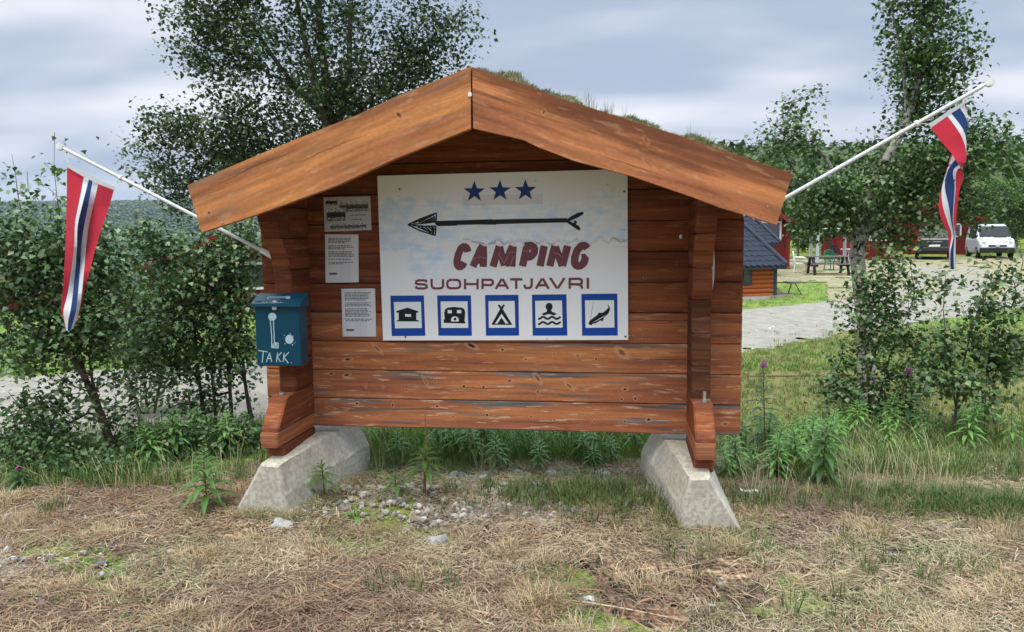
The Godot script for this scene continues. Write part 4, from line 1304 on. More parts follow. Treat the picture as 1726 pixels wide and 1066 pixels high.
	var fish := part("pictogram_panel", prismmesh([Vector2(0.125, 1.192), Vector2(0.334, 1.194), Vector2(0.337, 0.948), Vector2(0.129, 0.946)], z, z + 0.0012), M.sign_black, t)
	part("blue_field", prismmesh([Vector2(0.127, 1.19), Vector2(0.332, 1.192), Vector2(0.335, 0.95), Vector2(0.131, 0.948)], z + 0.0012, z + 0.0018), M.sign_blue, fish)
	part("field_edge", prismmesh([Vector2(0.144, 1.157), Vector2(0.317, 1.158), Vector2(0.32, 0.993), Vector2(0.147, 0.99)], z + 0.0018, z + 0.0022), M.sign_black, fish)
	part("white_field", prismmesh([Vector2(0.146, 1.155), Vector2(0.315, 1.156), Vector2(0.318, 0.995), Vector2(0.149, 0.992)], z + 0.0022, z + 0.0027), M.sign_white, fish)
	st = S()
	prism(st, [Vector2(0.165, 1.016), Vector2(0.174, 1.035), Vector2(0.195, 1.052), Vector2(0.217, 1.068), Vector2(0.226, 1.082), Vector2(0.249, 1.082), Vector2(0.265, 1.094), Vector2(0.278, 1.106), Vector2(0.284, 1.115), Vector2(0.275, 1.128), Vector2(0.284, 1.125), Vector2(0.292, 1.11), Vector2(0.29, 1.094), Vector2(0.282, 1.077), Vector2(0.257, 1.054), Vector2(0.253, 1.041), Vector2(0.249, 1.031), Vector2(0.236, 1.037), Vector2(0.209, 1.02), Vector2(0.19, 1.016), Vector2(0.182, 1.007)], z + 0.0027, z + 0.0033)
	strokes(st, [[Vector2(0.196, 1.146), Vector2(0.186, 1.089), Vector2(0.178, 1.037)]], 0.0008, z + 0.0027, 0.0006)
	part("pictogram", fin(st), M.sign_black, fish)
	st = S()
	prism(st, [Vector2(0.184, 1.02), Vector2(0.22, 1.041), Vector2(0.253, 1.06), Vector2(0.265, 1.073), Vector2(0.253, 1.056), Vector2(0.22, 1.037)], z + 0.0033, z + 0.0038)
	part("pictogram", fin(st), M.sign_white, fish)
	for p in [Vector2(-0.958, 1.821), Vector2(0.371, 1.783), Vector2(-0.943, 0.93), Vector2(0.382, 0.942)]:
		part("screw", ball(Vector3(p.x, p.y, z + 0.001), 0.006), M.black_steel, t)
	for p in [Vector2(-0.966, 1.781), Vector2(-0.139, 1.853), Vector2(0.277, 1.826), Vector2(-0.079, 0.926), Vector2(-0.419, 1.437)]:
		part("chip", ball(Vector3(p.x, p.y, z), 0.0028), M.black_steel, t)

# ------------------------------------------------------------------ papers on the wall
func notice_texture(s: int, breaks: Array, crossed: int) -> ImageTexture:
	# rows of small print too fine to read
	var w := 256
	var h := 362
	var im := Image.create(w, h, false, Image.FORMAT_RGB8)
	im.fill(Color8(214, 212, 218))
	var R := rng(s)
	im.fill_rect(Rect2i(R.randi_range(60, 120), 0, 90, h), Color8(208, 206, 214))
	var y := 26
	for para in breaks:
		for l in para:
			var x := 24
			var stop := R.randi_range(130, 222) if l == para - 1 else R.randi_range(196, 228)
			var ink := R.randi_range(30, 70)
			while x < stop:
				var wl := R.randi_range(8, 28)
				for xx in range(x, mini(x + wl, stop)):
					for yy in 7:
						if R.randf() < (0.85 if yy > 0 and yy < 6 else 0.4):
							im.set_pixel(xx, y + yy, Color8(ink + R.randi_range(-25, 35), ink + R.randi_range(-25, 35), ink + 8))
				x += wl + 5
			y += 11
		y += 12
	for k in 3:
		im.fill_rect(Rect2i(26 + k * 3, crossed + k * 5, 66 - k * 5, 4), Color8(30, 30, 34))
	return ImageTexture.create_from_image(im)

func photo_texture() -> ImageTexture:
	# a photocopied sheet with four grey snapshots of buildings, blurred beyond recognition
	var w := 320
	var h := 220
	var im := Image.create(w, h, false, Image.FORMAT_RGB8)
	im.fill(Color8(186, 184, 188))
	var n := FastNoiseLite.new()
	n.seed = 9; n.frequency = 0.045; n.fractal_octaves = 4
	for q in [[108, 30, 196, 66, 0.50, 92], [18, 70, 130, 84, 0.62, 120], [14, 12, 80, 40, 0.7, 150], [36, 172, 250, 34, 0.4, 70]]:
		for yy in q[3]:
			for xx in q[2]:
				var v = float(yy) / q[3]
				var s: float = n.get_noise_2d(q[0] + xx * 1.4, q[1] + yy * 2.6)
				var band: float = ss(0.26, 0.12, absf(v - 0.5))
				var g: float = 185.0 - 70.0 * v + s * 190.0 - band * float(q[5]) * (0.8 + 1.4 * s)
				im.set_pixel(q[0] + xx, q[1] + yy, Color8(clampi(int(g), 25, 225), clampi(int(g), 25, 225), clampi(int(g + 3), 25, 225)))
	var R := rng(4)
	for l in [[176, 116, 110], [188, 144, 70]]:
		for xx in l[2]:
			for yy in 6:
				if R.randf() < 0.6: im.set_pixel(l[0] + xx, l[1] + yy, Color8(50, 50, 54))
	return ImageTexture.create_from_image(im)

func paper(called: String, label: String, cat: String, poly: Array, tex: Texture2D) -> void:
	var at := Vector3(poly[3].x, poly[3].y, 0.0)
	var o := kthing(called, label, cat, at)
	# a sheet that bellies slightly off the wall
	var st := SurfaceTool.new()
	st.begin(Mesh.PRIMITIVE_TRIANGLES)
	for i in 8:
		for j in 8:
			var c := []
			var u := []
			for q in [[i, j], [i + 1, j], [i + 1, j + 1], [i, j + 1]]:
				var a: float = q[0] / 8.0
				var b: float = q[1] / 8.0
				var top: Vector2 = poly[0].lerp(poly[1], a)
				var bot: Vector2 = poly[3].lerp(poly[2], a)
				var p := bot.lerp(top, b)
				c.append(Vector3(p.x, p.y, 0.004 + 0.0022 * sin(PI * a) * (0.5 + 0.5 * sin(b * 5.0))))
				u.append(Vector2(a, 1.0 - b))
			quad(st, c[0], c[1], c[2], c[3], Vector3(0, 0, 1), u[0], u[1], u[2], u[3])
	var m := mat(Color.WHITE, 0.6, 0.0, tex)
	m.cull_mode = BaseMaterial3D.CULL_DISABLED
	part("sheet", fin(st), m, o)
	for k in [0, 1, 2, 3]:
		var p: Vector2 = poly[k].lerp((poly[0] + poly[2]) * 0.5, 0.06)
		part("staple", boxmesh(Vector3(p.x - 0.005, p.y - 0.001, 0.004), Vector3(p.x + 0.005, p.y + 0.001, 0.0062)), M.steel, o)

func build_notices() -> void:
	paper("photo_notice", "grey photocopied sheet of snapshots pinned above the two text notices", "notice", [Vector2(-1.44, 1.781), Vector2(-1.145, 1.783), Vector2(-1.143, 1.58), Vector2(-1.44, 1.573)], photo_texture())
	paper("text_notice", "white printed notice pinned directly below the photo sheet", "notice", [Vector2(-1.438, 1.558), Vector2(-1.226, 1.554), Vector2(-1.233, 1.264), Vector2(-1.445, 1.261)], notice_texture(3, [4, 3, 4, 1, 2], 288))
	paper("text_notice", "laminated printed notice pinned lowest, close to the camping sign", "notice", [Vector2(-1.345, 1.224), Vector2(-1.131, 1.226), Vector2(-1.132, 0.93), Vector2(-1.346, 0.929)], notice_texture(8, [6, 3, 6, 2], 306))

# ------------------------------------------------------------------ the letter box
func build_letter_box() -> void:
	var f := 0.382
	var c := [Vector2(-1.728, 1.156), Vector2(-1.457, 1.157), Vector2(-1.467, 0.809), Vector2(-1.744, 0.802)]
	var x0: float = c[0].x
	var x1: float = c[1].x
	var y0: float = c[3].y
	var y1: float = c[0].y + 0.045
	var t := kthing("letter_box", "dark teal metal letter box with a chalk-white key drawn on it", "mailbox", Vector3((x0 + x1) * 0.5, y0, 0.275))
	var st := S()
	box(st, Vector3(x0, y0, 0.276), Vector3(x1, y1 - 0.02, f), 0.006)
	part("body", fin(st), M.teal, t)
	# sloping lid with turned-down front and side lips
	st = S()
	var a := x0 - 0.012
	var b := x1 + 0.014
	var front := y1 - 0.042
	var back := y1 + 0.012
	var prof := [Vector2(0.272, back), Vector2(0.280, back + 0.004), Vector2(0.290, back + 0.002), Vector2(0.402, front + 0.004), Vector2(0.404, front - 0.012), Vector2(0.400, front - 0.013), Vector2(0.396, front - 0.004), Vector2(0.288, back - 0.010), Vector2(0.272, back - 0.012)]
	prism(st, prof, a, b, "zy")
	for s in [a, b - 0.003]:
		prism(st, [Vector2(0.274, back - 0.004), Vector2(0.398, front + 0.002), Vector2(0.400, front - 0.016), Vector2(0.274, front - 0.016)], s, s + 0.003, "zy")
	var lid := part("lid", fin(st), M.teal, t)
	# hasp and padlock
	var hp := [Vector2(-1.603, 1.142)]
	part("hasp", boxmesh(Vector3(hp[0].x - 0.012, hp[0].y - 0.006, f), Vector3(hp[0].x + 0.012, hp[0].y + 0.040, f + 0.004), 0.001), M.steel, lid)
	var lock := part("padlock", boxmesh(Vector3(hp[0].x - 0.014, hp[0].y - 0.016, f + 0.004), Vector3(hp[0].x + 0.014, hp[0].y + 0.012, f + 0.014), 0.004), M.steel, t)
	part("shackle", one_tube([Vector3(hp[0].x - 0.009, hp[0].y + 0.010, f + 0.009), Vector3(hp[0].x - 0.008, hp[0].y + 0.026, f + 0.009), Vector3(hp[0].x, hp[0].y + 0.032, f + 0.009), Vector3(hp[0].x + 0.008, hp[0].y + 0.026, f + 0.009), Vector3(hp[0].x + 0.009, hp[0].y + 0.010, f + 0.009)], [0.0024, 0.0024, 0.0024, 0.0024, 0.0024], 6), M.steel, lock)
	st = S()
	strokes(st, [[Vector2(-1.599, 1.088), Vector2(-1.601, 1.08), Vector2(-1.608, 1.072), Vector2(-1.617, 1.069), Vector2(-1.627, 1.069), Vector2(-1.635, 1.072), Vector2(-1.642, 1.08), Vector2(-1.643, 1.088), Vector2(-1.641, 1.097), Vector2(-1.634, 1.104), Vector2(-1.625, 1.108), Vector2(-1.615, 1.108), Vector2(-1.607, 1.104), Vector2(-1.601, 1.097), Vector2(-1.599, 1.088)], [Vector2(-1.616, 1.09), Vector2(-1.617, 1.085), Vector2(-1.619, 1.081), Vector2(-1.623, 1.079), Vector2(-1.627, 1.079), Vector2(-1.63, 1.081), Vector2(-1.633, 1.085), Vector2(-1.634, 1.09), Vector2(-1.632, 1.094), Vector2(-1.63, 1.099), Vector2(-1.626, 1.101), Vector2(-1.622, 1.101), Vector2(-1.619, 1.099), Vector2(-1.616, 1.095), Vector2(-1.616, 1.09)], [Vector2(-1.634, 1.068), Vector2(-1.631, 1.019), Vector2(-1.629, 0.961), Vector2(-1.632, 0.91), Vector2(-1.593, 0.908), Vector2(-1.592, 0.936), Vector2(-1.614, 0.938), Vector2(-1.615, 1.009), Vector2(-1.615, 1.067)], [Vector2(-1.628, 0.922), Vector2(-1.598, 0.927)], [Vector2(-1.628, 0.915), Vector2(-1.596, 0.919)], [Vector2(-1.625, 0.93), Vector2(-1.6, 0.932)]], 0.0026, f, 0.0006)
	part("key_drawing", fin(st), M.chalk, t)
	st = S()
	strokes(st, [[Vector2(-1.501, 0.958), Vector2(-1.503, 0.948), Vector2(-1.51, 0.94), Vector2(-1.52, 0.935), Vector2(-1.53, 0.935), Vector2(-1.539, 0.939), Vector2(-1.545, 0.947), Vector2(-1.547, 0.958), Vector2(-1.544, 0.969), Vector2(-1.537, 0.977), Vector2(-1.528, 0.982), Vector2(-1.518, 0.982), Vector2(-1.508, 0.977), Vector2(-1.503, 0.969), Vector2(-1.501, 0.958)], [Vector2(-1.536, 0.965), Vector2(-1.529, 0.963)], [Vector2(-1.519, 0.964), Vector2(-1.512, 0.966)], [Vector2(-1.533, 0.953), Vector2(-1.524, 0.948), Vector2(-1.516, 0.953)], [Vector2(-1.532, 0.951), Vector2(-1.517, 0.951)], [Vector2(-1.517, 0.987), Vector2(-1.518, 0.994)], [Vector2(-1.502, 0.976), Vector2(-1.497, 0.979)], [Vector2(-1.555, 0.983), Vector2(-1.55, 0.98)], [Vector2(-1.492, 0.94), Vector2(-1.488, 0.938)], [Vector2(-1.51, 0.932), Vector2(-1.504, 0.923)], [Vector2(-1.549, 0.936), Vector2(-1.553, 0.931)]], 0.0019, f, 0.0006)
	part("face_drawing", fin(st), M.chalk, t)
	st = S()
	strokes(st, [[Vector2(-1.714, 0.892), Vector2(-1.688, 0.889), Vector2(-1.659, 0.884)], [Vector2(-1.684, 0.887), Vector2(-1.688, 0.859), Vector2(-1.694, 0.821)], [Vector2(-1.668, 0.825), Vector2(-1.658, 0.852), Vector2(-1.646, 0.88)], [Vector2(-1.646, 0.88), Vector2(-1.641, 0.854), Vector2(-1.636, 0.826)], [Vector2(-1.661, 0.845), Vector2(-1.637, 0.849)], [Vector2(-1.597, 0.881), Vector2(-1.602, 0.855), Vector2(-1.607, 0.826)], [Vector2(-1.574, 0.883), Vector2(-1.6, 0.856)], [Vector2(-1.6, 0.856), Vector2(-1.592, 0.843), Vector2(-1.581, 0.826)], [Vector2(-1.557, 0.879), Vector2(-1.562, 0.855), Vector2(-1.566, 0.827)], [Vector2(-1.529, 0.884), Vector2(-1.561, 0.853)], [Vector2(-1.561, 0.853), Vector2(-1.548, 0.838), Vector2(-1.536, 0.821)], [Vector2(-1.518, 0.824), Vector2(-1.516, 0.822)]], 0.0026, f, 0.0006)
	part("lettering", fin(st), M.chalk, t)
	# writing on the lid lies in the lid's own slope
	var slope := Vector2(0.402 - 0.290, (front + 0.004) - (back + 0.002))
	var long := slope.length()
	for q in [[[[Vector2(-1.665, 0.059), Vector2(-1.662, 0.041), Vector2(-1.613, 0.043), Vector2(-1.563, 0.041)], [Vector2(-1.659, 0.064), Vector2(-1.651, 0.057), Vector2(-1.609, 0.055), Vector2(-1.561, 0.055)], [Vector2(-1.53, 0.051), Vector2(-1.529, 0.058), Vector2(-1.531, 0.063), Vector2(-1.534, 0.066), Vector2(-1.54, 0.066), Vector2(-1.547, 0.063), Vector2(-1.552, 0.058), Vector2(-1.557, 0.051), Vector2(-1.558, 0.044), Vector2(-1.557, 0.038), Vector2(-1.553, 0.035), Vector2(-1.547, 0.035), Vector2(-1.54, 0.038), Vector2(-1.535, 0.044), Vector2(-1.53, 0.051)], [Vector2(-1.536, 0.052), Vector2(-1.535, 0.056), Vector2(-1.536, 0.059), Vector2(-1.538, 0.061), Vector2(-1.541, 0.061), Vector2(-1.545, 0.059), Vector2(-1.548, 0.056), Vector2(-1.55, 0.052), Vector2(-1.551, 0.048), Vector2(-1.55, 0.045), Vector2(-1.548, 0.043), Vector2(-1.545, 0.043), Vector2(-1.541, 0.045), Vector2(-1.538, 0.048), Vector2(-1.536, 0.052)], [Vector2(-1.666, 0.049), Vector2(-1.663, 0.064)]], 0.0022, "handle_drawing"], [[[Vector2(-1.677, 0.11), Vector2(-1.681, 0.088), Vector2(-1.664, 0.108), Vector2(-1.67, 0.082)], [Vector2(-1.654, 0.104), Vector2(-1.658, 0.088), Vector2(-1.65, 0.086), Vector2(-1.643, 0.1), Vector2(-1.647, 0.108), Vector2(-1.654, 0.104)], [Vector2(-1.652, 0.112), Vector2(-1.649, 0.08)], [Vector2(-1.63, 0.108), Vector2(-1.638, 0.08)], [Vector2(-1.628, 0.082), Vector2(-1.632, 0.096), Vector2(-1.616, 0.108)], [Vector2(-1.609, 0.108), Vector2(-1.617, 0.08)], [Vector2(-1.606, 0.082), Vector2(-1.611, 0.096), Vector2(-1.593, 0.108)], [Vector2(-1.586, 0.08), Vector2(-1.596, 0.082), Vector2(-1.586, 0.108), Vector2(-1.573, 0.108)], [Vector2(-1.591, 0.094), Vector2(-1.583, 0.094)], [Vector2(-1.575, 0.08), Vector2(-1.566, 0.108), Vector2(-1.552, 0.108)], [Vector2(-1.537, 0.108), Vector2(-1.535, 0.11)]], 0.0016, "lettering"]]:
		st = SurfaceTool.new()
		st.begin(Mesh.PRIMITIVE_TRIANGLES)
		st.set_smooth_group(-1)
		for l in q[0]:
			for poly in Geometry2D.offset_polyline(PackedVector2Array(l), q[1], Geometry2D.JOIN_ROUND, Geometry2D.END_ROUND):
				var ids := Geometry2D.triangulate_polygon(poly)
				for i in range(0, ids.size(), 3):
					var v := []
					for k in 3:
						var p := poly[ids[i + k]]
						v.append(Vector3(p.x, back + 0.002 + slope.y * p.y / long + 0.0012, 0.290 + slope.x * p.y / long + 0.0006))
					tri(st, v[0], v[1], v[2], Vector3(0, 1, 0.6))
		part(q[2], fin(st), M.chalk, lid)

# ------------------------------------------------------------------ flag poles and pennants
# a hanging strip of cloth between two edges, each a list of points from the pole down
func strip(a: Array, b: Array) -> ArrayMesh:
	var st := SurfaceTool.new()
	st.begin(Mesh.PRIMITIVE_TRIANGLES)
	for i in a.size() - 1:
		for k in 4:
			var t0 := k / 4.0
			var t1 := (k + 1) / 4.0
			quad(st, soft(a, i, t0), soft(b, i, t0), soft(b, i, t1), soft(a, i, t1), Vector3(0, 0, 1))
	return fin(st)

func soft(a: Array, i: int, t: float) -> Vector3:
	var p0: Vector3 = a[maxi(i - 1, 0)]
	var p3: Vector3 = a[mini(i + 2, a.size() - 1)]
	return a[i].cubic_interpolate(a[i + 1], p0, p3, t)

func flag_pole(label: String, foot: Vector3, tip: Vector3, ring_share: float) -> void:
	var t := kthing("flag_pole", label, "flagpole", foot)
	var dir := (tip - foot).normalized()
	part("pole", one_tube([foot, foot.lerp(tip, 0.97)], [0.0110, 0.0100], 14), M.pole, t)
	part("socket", one_tube([foot - dir * 0.03, foot + dir * 0.05], [0.019, 0.017], 14), M.white_plastic, t)
	part("finial", ball(tip, 0.024), M.white_plastic, t)
	part("neck", one_tube([foot.lerp(tip, 0.962), foot.lerp(tip, 0.992)], [0.0075, 0.006], 10), M.steel, t)
	var rp := foot.lerp(tip, ring_share)
	part("clip_ring", one_tube([rp - dir * 0.007, rp + dir * 0.007], [0.0165, 0.0165], 14), M.white_plastic, t)

func build_flags() -> void:
	flag_pole("white flag pole slanting up from the mailbox side of the shelter", Vector3(-1.716, 1.444, 0.200), Vector3(-3.020, 2.102, 0.200), 0.705)
	flag_pole("white flag pole slanting up from the far side of the shelter", Vector3(1.077, 1.634, 0.200), Vector3(2.220, 2.290, 0.200), 0.70)
	var t := kthing("pennant", "long red pennant with white and blue stripes hanging flat and open", "pennant", Vector3(-3.040, 0.977, 0.200), "")
	part("red_field", strip([Vector3(-2.983, 1.982, 0.200), Vector3(-2.997, 1.821, 0.200), Vector3(-3.011, 1.665, 0.200), Vector3(-3.029, 1.501, 0.200), Vector3(-3.049, 1.351, 0.200), Vector3(-3.068, 1.221, 0.200), Vector3(-3.084, 1.116, 0.200), Vector3(-3.074, 1.054, 0.200), Vector3(-3.063, 0.988, 0.200)], [Vector3(-2.892, 1.923, 0.178), Vector3(-2.892, 1.789, 0.226), Vector3(-2.920, 1.642, 0.244), Vector3(-2.934, 1.497, 0.248), Vector3(-3.003, 1.343, 0.200), Vector3(-3.051, 1.212, 0.178), Vector3(-3.070, 1.108, 0.200), Vector3(-3.069, 1.044, 0.200), Vector3(-3.060, 0.979, 0.200)]), M.flag_red, t)
	part("white_stripe", strip([Vector3(-2.892, 1.923, 0.178), Vector3(-2.892, 1.789, 0.226), Vector3(-2.920, 1.642, 0.244), Vector3(-2.934, 1.497, 0.248), Vector3(-3.003, 1.343, 0.200), Vector3(-3.051, 1.212, 0.178), Vector3(-3.070, 1.108, 0.200), Vector3(-3.069, 1.044, 0.200), Vector3(-3.060, 0.979, 0.200)], [Vector3(-2.872, 1.910, 0.160), Vector3(-2.856, 1.774, 0.244), Vector3(-2.889, 1.631, 0.262), Vector3(-2.919, 1.494, 0.244), Vector3(-2.994, 1.342, 0.174), Vector3(-3.020, 1.207, 0.174), Vector3(-3.006, 1.107, 0.222), Vector3(-3.033, 1.041, 0.213), Vector3(-3.051, 0.976, 0.200)]), M.flag_white, t)
	part("blue_stripe", strip([Vector3(-2.872, 1.910, 0.160), Vector3(-2.856, 1.774, 0.244), Vector3(-2.889, 1.631, 0.262), Vector3(-2.919, 1.494, 0.244), Vector3(-2.994, 1.342, 0.174), Vector3(-3.020, 1.207, 0.174), Vector3(-3.006, 1.107, 0.222), Vector3(-3.033, 1.041, 0.213), Vector3(-3.051, 0.976, 0.200)], [Vector3(-2.839, 1.894, 0.174), Vector3(-2.842, 1.758, 0.218), Vector3(-2.887, 1.621, 0.211), Vector3(-2.945, 1.486, 0.174), Vector3(-2.960, 1.342, 0.178), Vector3(-2.945, 1.211, 0.226), Vector3(-2.968, 1.107, 0.222), Vector3(-2.998, 1.041, 0.213), Vector3(-3.032, 0.977, 0.200)]), M.flag_blue, t)
	part("white_stripe", strip([Vector3(-2.839, 1.894, 0.174), Vector3(-2.842, 1.758, 0.218), Vector3(-2.887, 1.621, 0.211), Vector3(-2.945, 1.486, 0.174), Vector3(-2.960, 1.342, 0.178), Vector3(-2.945, 1.211, 0.226), Vector3(-2.968, 1.107, 0.222), Vector3(-2.998, 1.041, 0.213), Vector3(-3.032, 0.977, 0.200)], [Vector3(-2.785, 1.874, 0.200), Vector3(-2.837, 1.751, 0.182), Vector3(-2.880, 1.621, 0.178), Vector3(-2.912, 1.486, 0.174), Vector3(-2.896, 1.344, 0.226), Vector3(-2.916, 1.211, 0.231), Vector3(-2.963, 1.108, 0.200), Vector3(-2.986, 1.044, 0.200), Vector3(-3.025, 0.985, 0.200)]), M.flag_white, t)
	part("red_field", strip([Vector3(-2.785, 1.874, 0.200), Vector3(-2.837, 1.751, 0.182), Vector3(-2.880, 1.621, 0.178), Vector3(-2.912, 1.486, 0.174), Vector3(-2.896, 1.344, 0.226), Vector3(-2.916, 1.211, 0.231), Vector3(-2.963, 1.108, 0.200), Vector3(-2.986, 1.044, 0.200), Vector3(-3.025, 0.985, 0.200)], [Vector3(-2.665, 1.834, 0.226), Vector3(-2.724, 1.732, 0.200), Vector3(-2.755, 1.626, 0.222), Vector3(-2.801, 1.493, 0.233), Vector3(-2.851, 1.351, 0.233), Vector3(-2.924, 1.214, 0.200), Vector3(-2.956, 1.112, 0.200), Vector3(-2.979, 1.050, 0.200), Vector3(-3.018, 0.994, 0.200)]), M.flag_red, t)
	part("heading", strip([Vector3(-2.974, 2.008, 0.202), Vector3(-2.910, 1.966, 0.202), Vector3(-2.820, 1.922, 0.202), Vector3(-2.746, 1.886, 0.202), Vector3(-2.664, 1.852, 0.202)], [Vector3(-2.983, 1.980, 0.201), Vector3(-2.920, 1.943, 0.201), Vector3(-2.829, 1.896, 0.201), Vector3(-2.756, 1.861, 0.201), Vector3(-2.681, 1.834, 0.201)]), M.flag_white, t)
	part("cord", one_tube([Vector3(-2.664, 1.848, 0.204), Vector3(-2.641, 1.870, 0.204), Vector3(-2.621, 1.894, 0.204)], [0.002, 0.002, 0.002], 5), M.white_plastic, t)
	part("cord", one_tube([Vector3(-2.971, 2.002, 0.204), Vector3(-2.981, 2.037, 0.204), Vector3(-2.982, 2.070, 0.204)], [0.002, 0.002, 0.002], 5), M.white_plastic, t)
	t = kthing("pennant", "red pennant with white and blue stripes twisted round itself", "pennant", Vector3(2.083, 1.337, 0.200), "")
	part("red_field", strip([Vector3(1.948, 2.072, 0.200), Vector3(1.995, 1.992, 0.220), Vector3(2.034, 1.937, 0.240), Vector3(2.058, 1.886, 0.260), Vector3(2.098, 1.822, 0.250), Vector3(2.091, 1.754, 0.230), Vector3(2.086, 1.667, 0.220), Vector3(2.084, 1.585, 0.220), Vector3(2.094, 1.509, 0.200), Vector3(2.096, 1.431, 0.200), Vector3(2.098, 1.376, 0.200), Vector3(2.096, 1.342, 0.200)], [Vector3(2.026, 2.127, 0.200), Vector3(2.079, 2.032, 0.230), Vector3(2.110, 1.953, 0.230), Vector3(2.111, 1.883, 0.230), Vector3(2.074, 1.841, 0.220), Vector3(2.074, 1.763, 0.220), Vector3(2.066, 1.667, 0.230), Vector3(2.066, 1.585, 0.230), Vector3(2.083, 1.509, 0.220), Vector3(2.091, 1.431, 0.210), Vector3(2.097, 1.372, 0.200), Vector3(2.095, 1.337, 0.200)]), M.flag_red, t)
	part("white_stripe", strip([Vector3(2.026, 2.127, 0.200), Vector3(2.079, 2.032, 0.230), Vector3(2.110, 1.953, 0.230), Vector3(2.111, 1.883, 0.230), Vector3(2.074, 1.841, 0.220), Vector3(2.074, 1.763, 0.220), Vector3(2.066, 1.667, 0.230), Vector3(2.066, 1.585, 0.230), Vector3(2.083, 1.509, 0.220), Vector3(2.091, 1.431, 0.210), Vector3(2.097, 1.372, 0.200), Vector3(2.095, 1.337, 0.200)], [Vector3(2.043, 2.141, 0.200), Vector3(2.098, 2.052, 0.220), Vector3(2.125, 1.977, 0.200), Vector3(2.115, 1.896, 0.200), Vector3(2.066, 1.849, 0.200), Vector3(2.076, 1.767, 0.200), Vector3(2.067, 1.668, 0.220), Vector3(2.067, 1.582, 0.220), Vector3(2.079, 1.509, 0.220), Vector3(2.078, 1.432, 0.220), Vector3(2.085, 1.371, 0.210), Vector3(2.092, 1.332, 0.200)]), M.flag_white, t)
	part("blue_stripe", strip([Vector3(2.043, 2.141, 0.200), Vector3(2.098, 2.052, 0.220), Vector3(2.125, 1.977, 0.200), Vector3(2.115, 1.896, 0.200), Vector3(2.066, 1.849, 0.200), Vector3(2.076, 1.767, 0.200), Vector3(2.067, 1.668, 0.220), Vector3(2.067, 1.582, 0.220), Vector3(2.079, 1.509, 0.220), Vector3(2.078, 1.432, 0.220), Vector3(2.085, 1.371, 0.210), Vector3(2.092, 1.332, 0.200)], [Vector3(2.083, 2.169, 0.200), Vector3(2.126, 2.090, 0.200), Vector3(2.124, 1.986, 0.170), Vector3(2.091, 1.916, 0.170), Vector3(2.047, 1.851, 0.180), Vector3(2.032, 1.768, 0.190), Vector3(2.051, 1.669, 0.200), Vector3(2.068, 1.581, 0.200), Vector3(2.078, 1.509, 0.210), Vector3(2.063, 1.432, 0.220), Vector3(2.068, 1.369, 0.210), Vector3(2.075, 1.335, 0.200)]), M.flag_blue, t)
	part("white_stripe", strip([Vector3(2.083, 2.169, 0.200), Vector3(2.126, 2.090, 0.200), Vector3(2.124, 1.986, 0.170), Vector3(2.091, 1.916, 0.170), Vector3(2.047, 1.851, 0.180), Vector3(2.032, 1.768, 0.190), Vector3(2.051, 1.669, 0.200), Vector3(2.068, 1.581, 0.200), Vector3(2.078, 1.509, 0.210), Vector3(2.063, 1.432, 0.220), Vector3(2.068, 1.369, 0.210), Vector3(2.075, 1.335, 0.200)], [Vector3(2.106, 2.185, 0.200), Vector3(2.135, 2.110, 0.170), Vector3(2.102, 1.978, 0.150), Vector3(2.078, 1.930, 0.150), Vector3(2.050, 1.847, 0.160), Vector3(2.022, 1.758, 0.180), Vector3(2.022, 1.669, 0.200), Vector3(2.048, 1.586, 0.200), Vector3(2.072, 1.514, 0.200), Vector3(2.061, 1.432, 0.210), Vector3(2.067, 1.370, 0.200), Vector3(2.071, 1.339, 0.200)]), M.flag_white, t)
	part("red_field", strip([Vector3(2.106, 2.185, 0.200), Vector3(2.135, 2.110, 0.170), Vector3(2.102, 1.978, 0.150), Vector3(2.078, 1.930, 0.150), Vector3(2.050, 1.847, 0.160), Vector3(2.022, 1.758, 0.180), Vector3(2.022, 1.669, 0.200), Vector3(2.048, 1.586, 0.200), Vector3(2.072, 1.514, 0.200), Vector3(2.061, 1.432, 0.210), Vector3(2.067, 1.370, 0.200), Vector3(2.071, 1.339, 0.200)], [Vector3(2.114, 2.195, 0.200), Vector3(2.136, 2.130, 0.150), Vector3(2.095, 1.980, 0.140), Vector3(2.076, 1.936, 0.140), Vector3(2.051, 1.843, 0.150), Vector3(2.021, 1.742, 0.170), Vector3(2.006, 1.665, 0.190), Vector3(2.020, 1.592, 0.200), Vector3(2.055, 1.520, 0.200), Vector3(2.061, 1.437, 0.200), Vector3(2.065, 1.376, 0.200), Vector3(2.069, 1.348, 0.200)]), M.flag_red, t)
	part("heading", strip([Vector3(1.933, 2.089, 0.202), Vector3(1.987, 2.124, 0.202), Vector3(2.042, 2.162, 0.202), Vector3(2.081, 2.184, 0.202), Vector3(2.113, 2.210, 0.202)], [Vector3(1.948, 2.070, 0.201), Vector3(1.999, 2.107, 0.201), Vector3(2.045, 2.141, 0.201), Vector3(2.085, 2.168, 0.201), Vector3(2.116, 2.194, 0.201)]), M.flag_white, t)
	part("cord", one_tube([Vector3(1.935, 2.087, 0.204), Vector3(1.910, 2.090, 0.204), Vector3(1.889, 2.093, 0.204)], [0.002, 0.002, 0.002], 5), M.white_plastic, t)
	part("cord", one_tube([Vector3(2.112, 2.207, 0.204), Vector3(2.123, 2.230, 0.204), Vector3(2.137, 2.249, 0.204)], [0.002, 0.002, 0.002], 5), M.white_plastic, t)

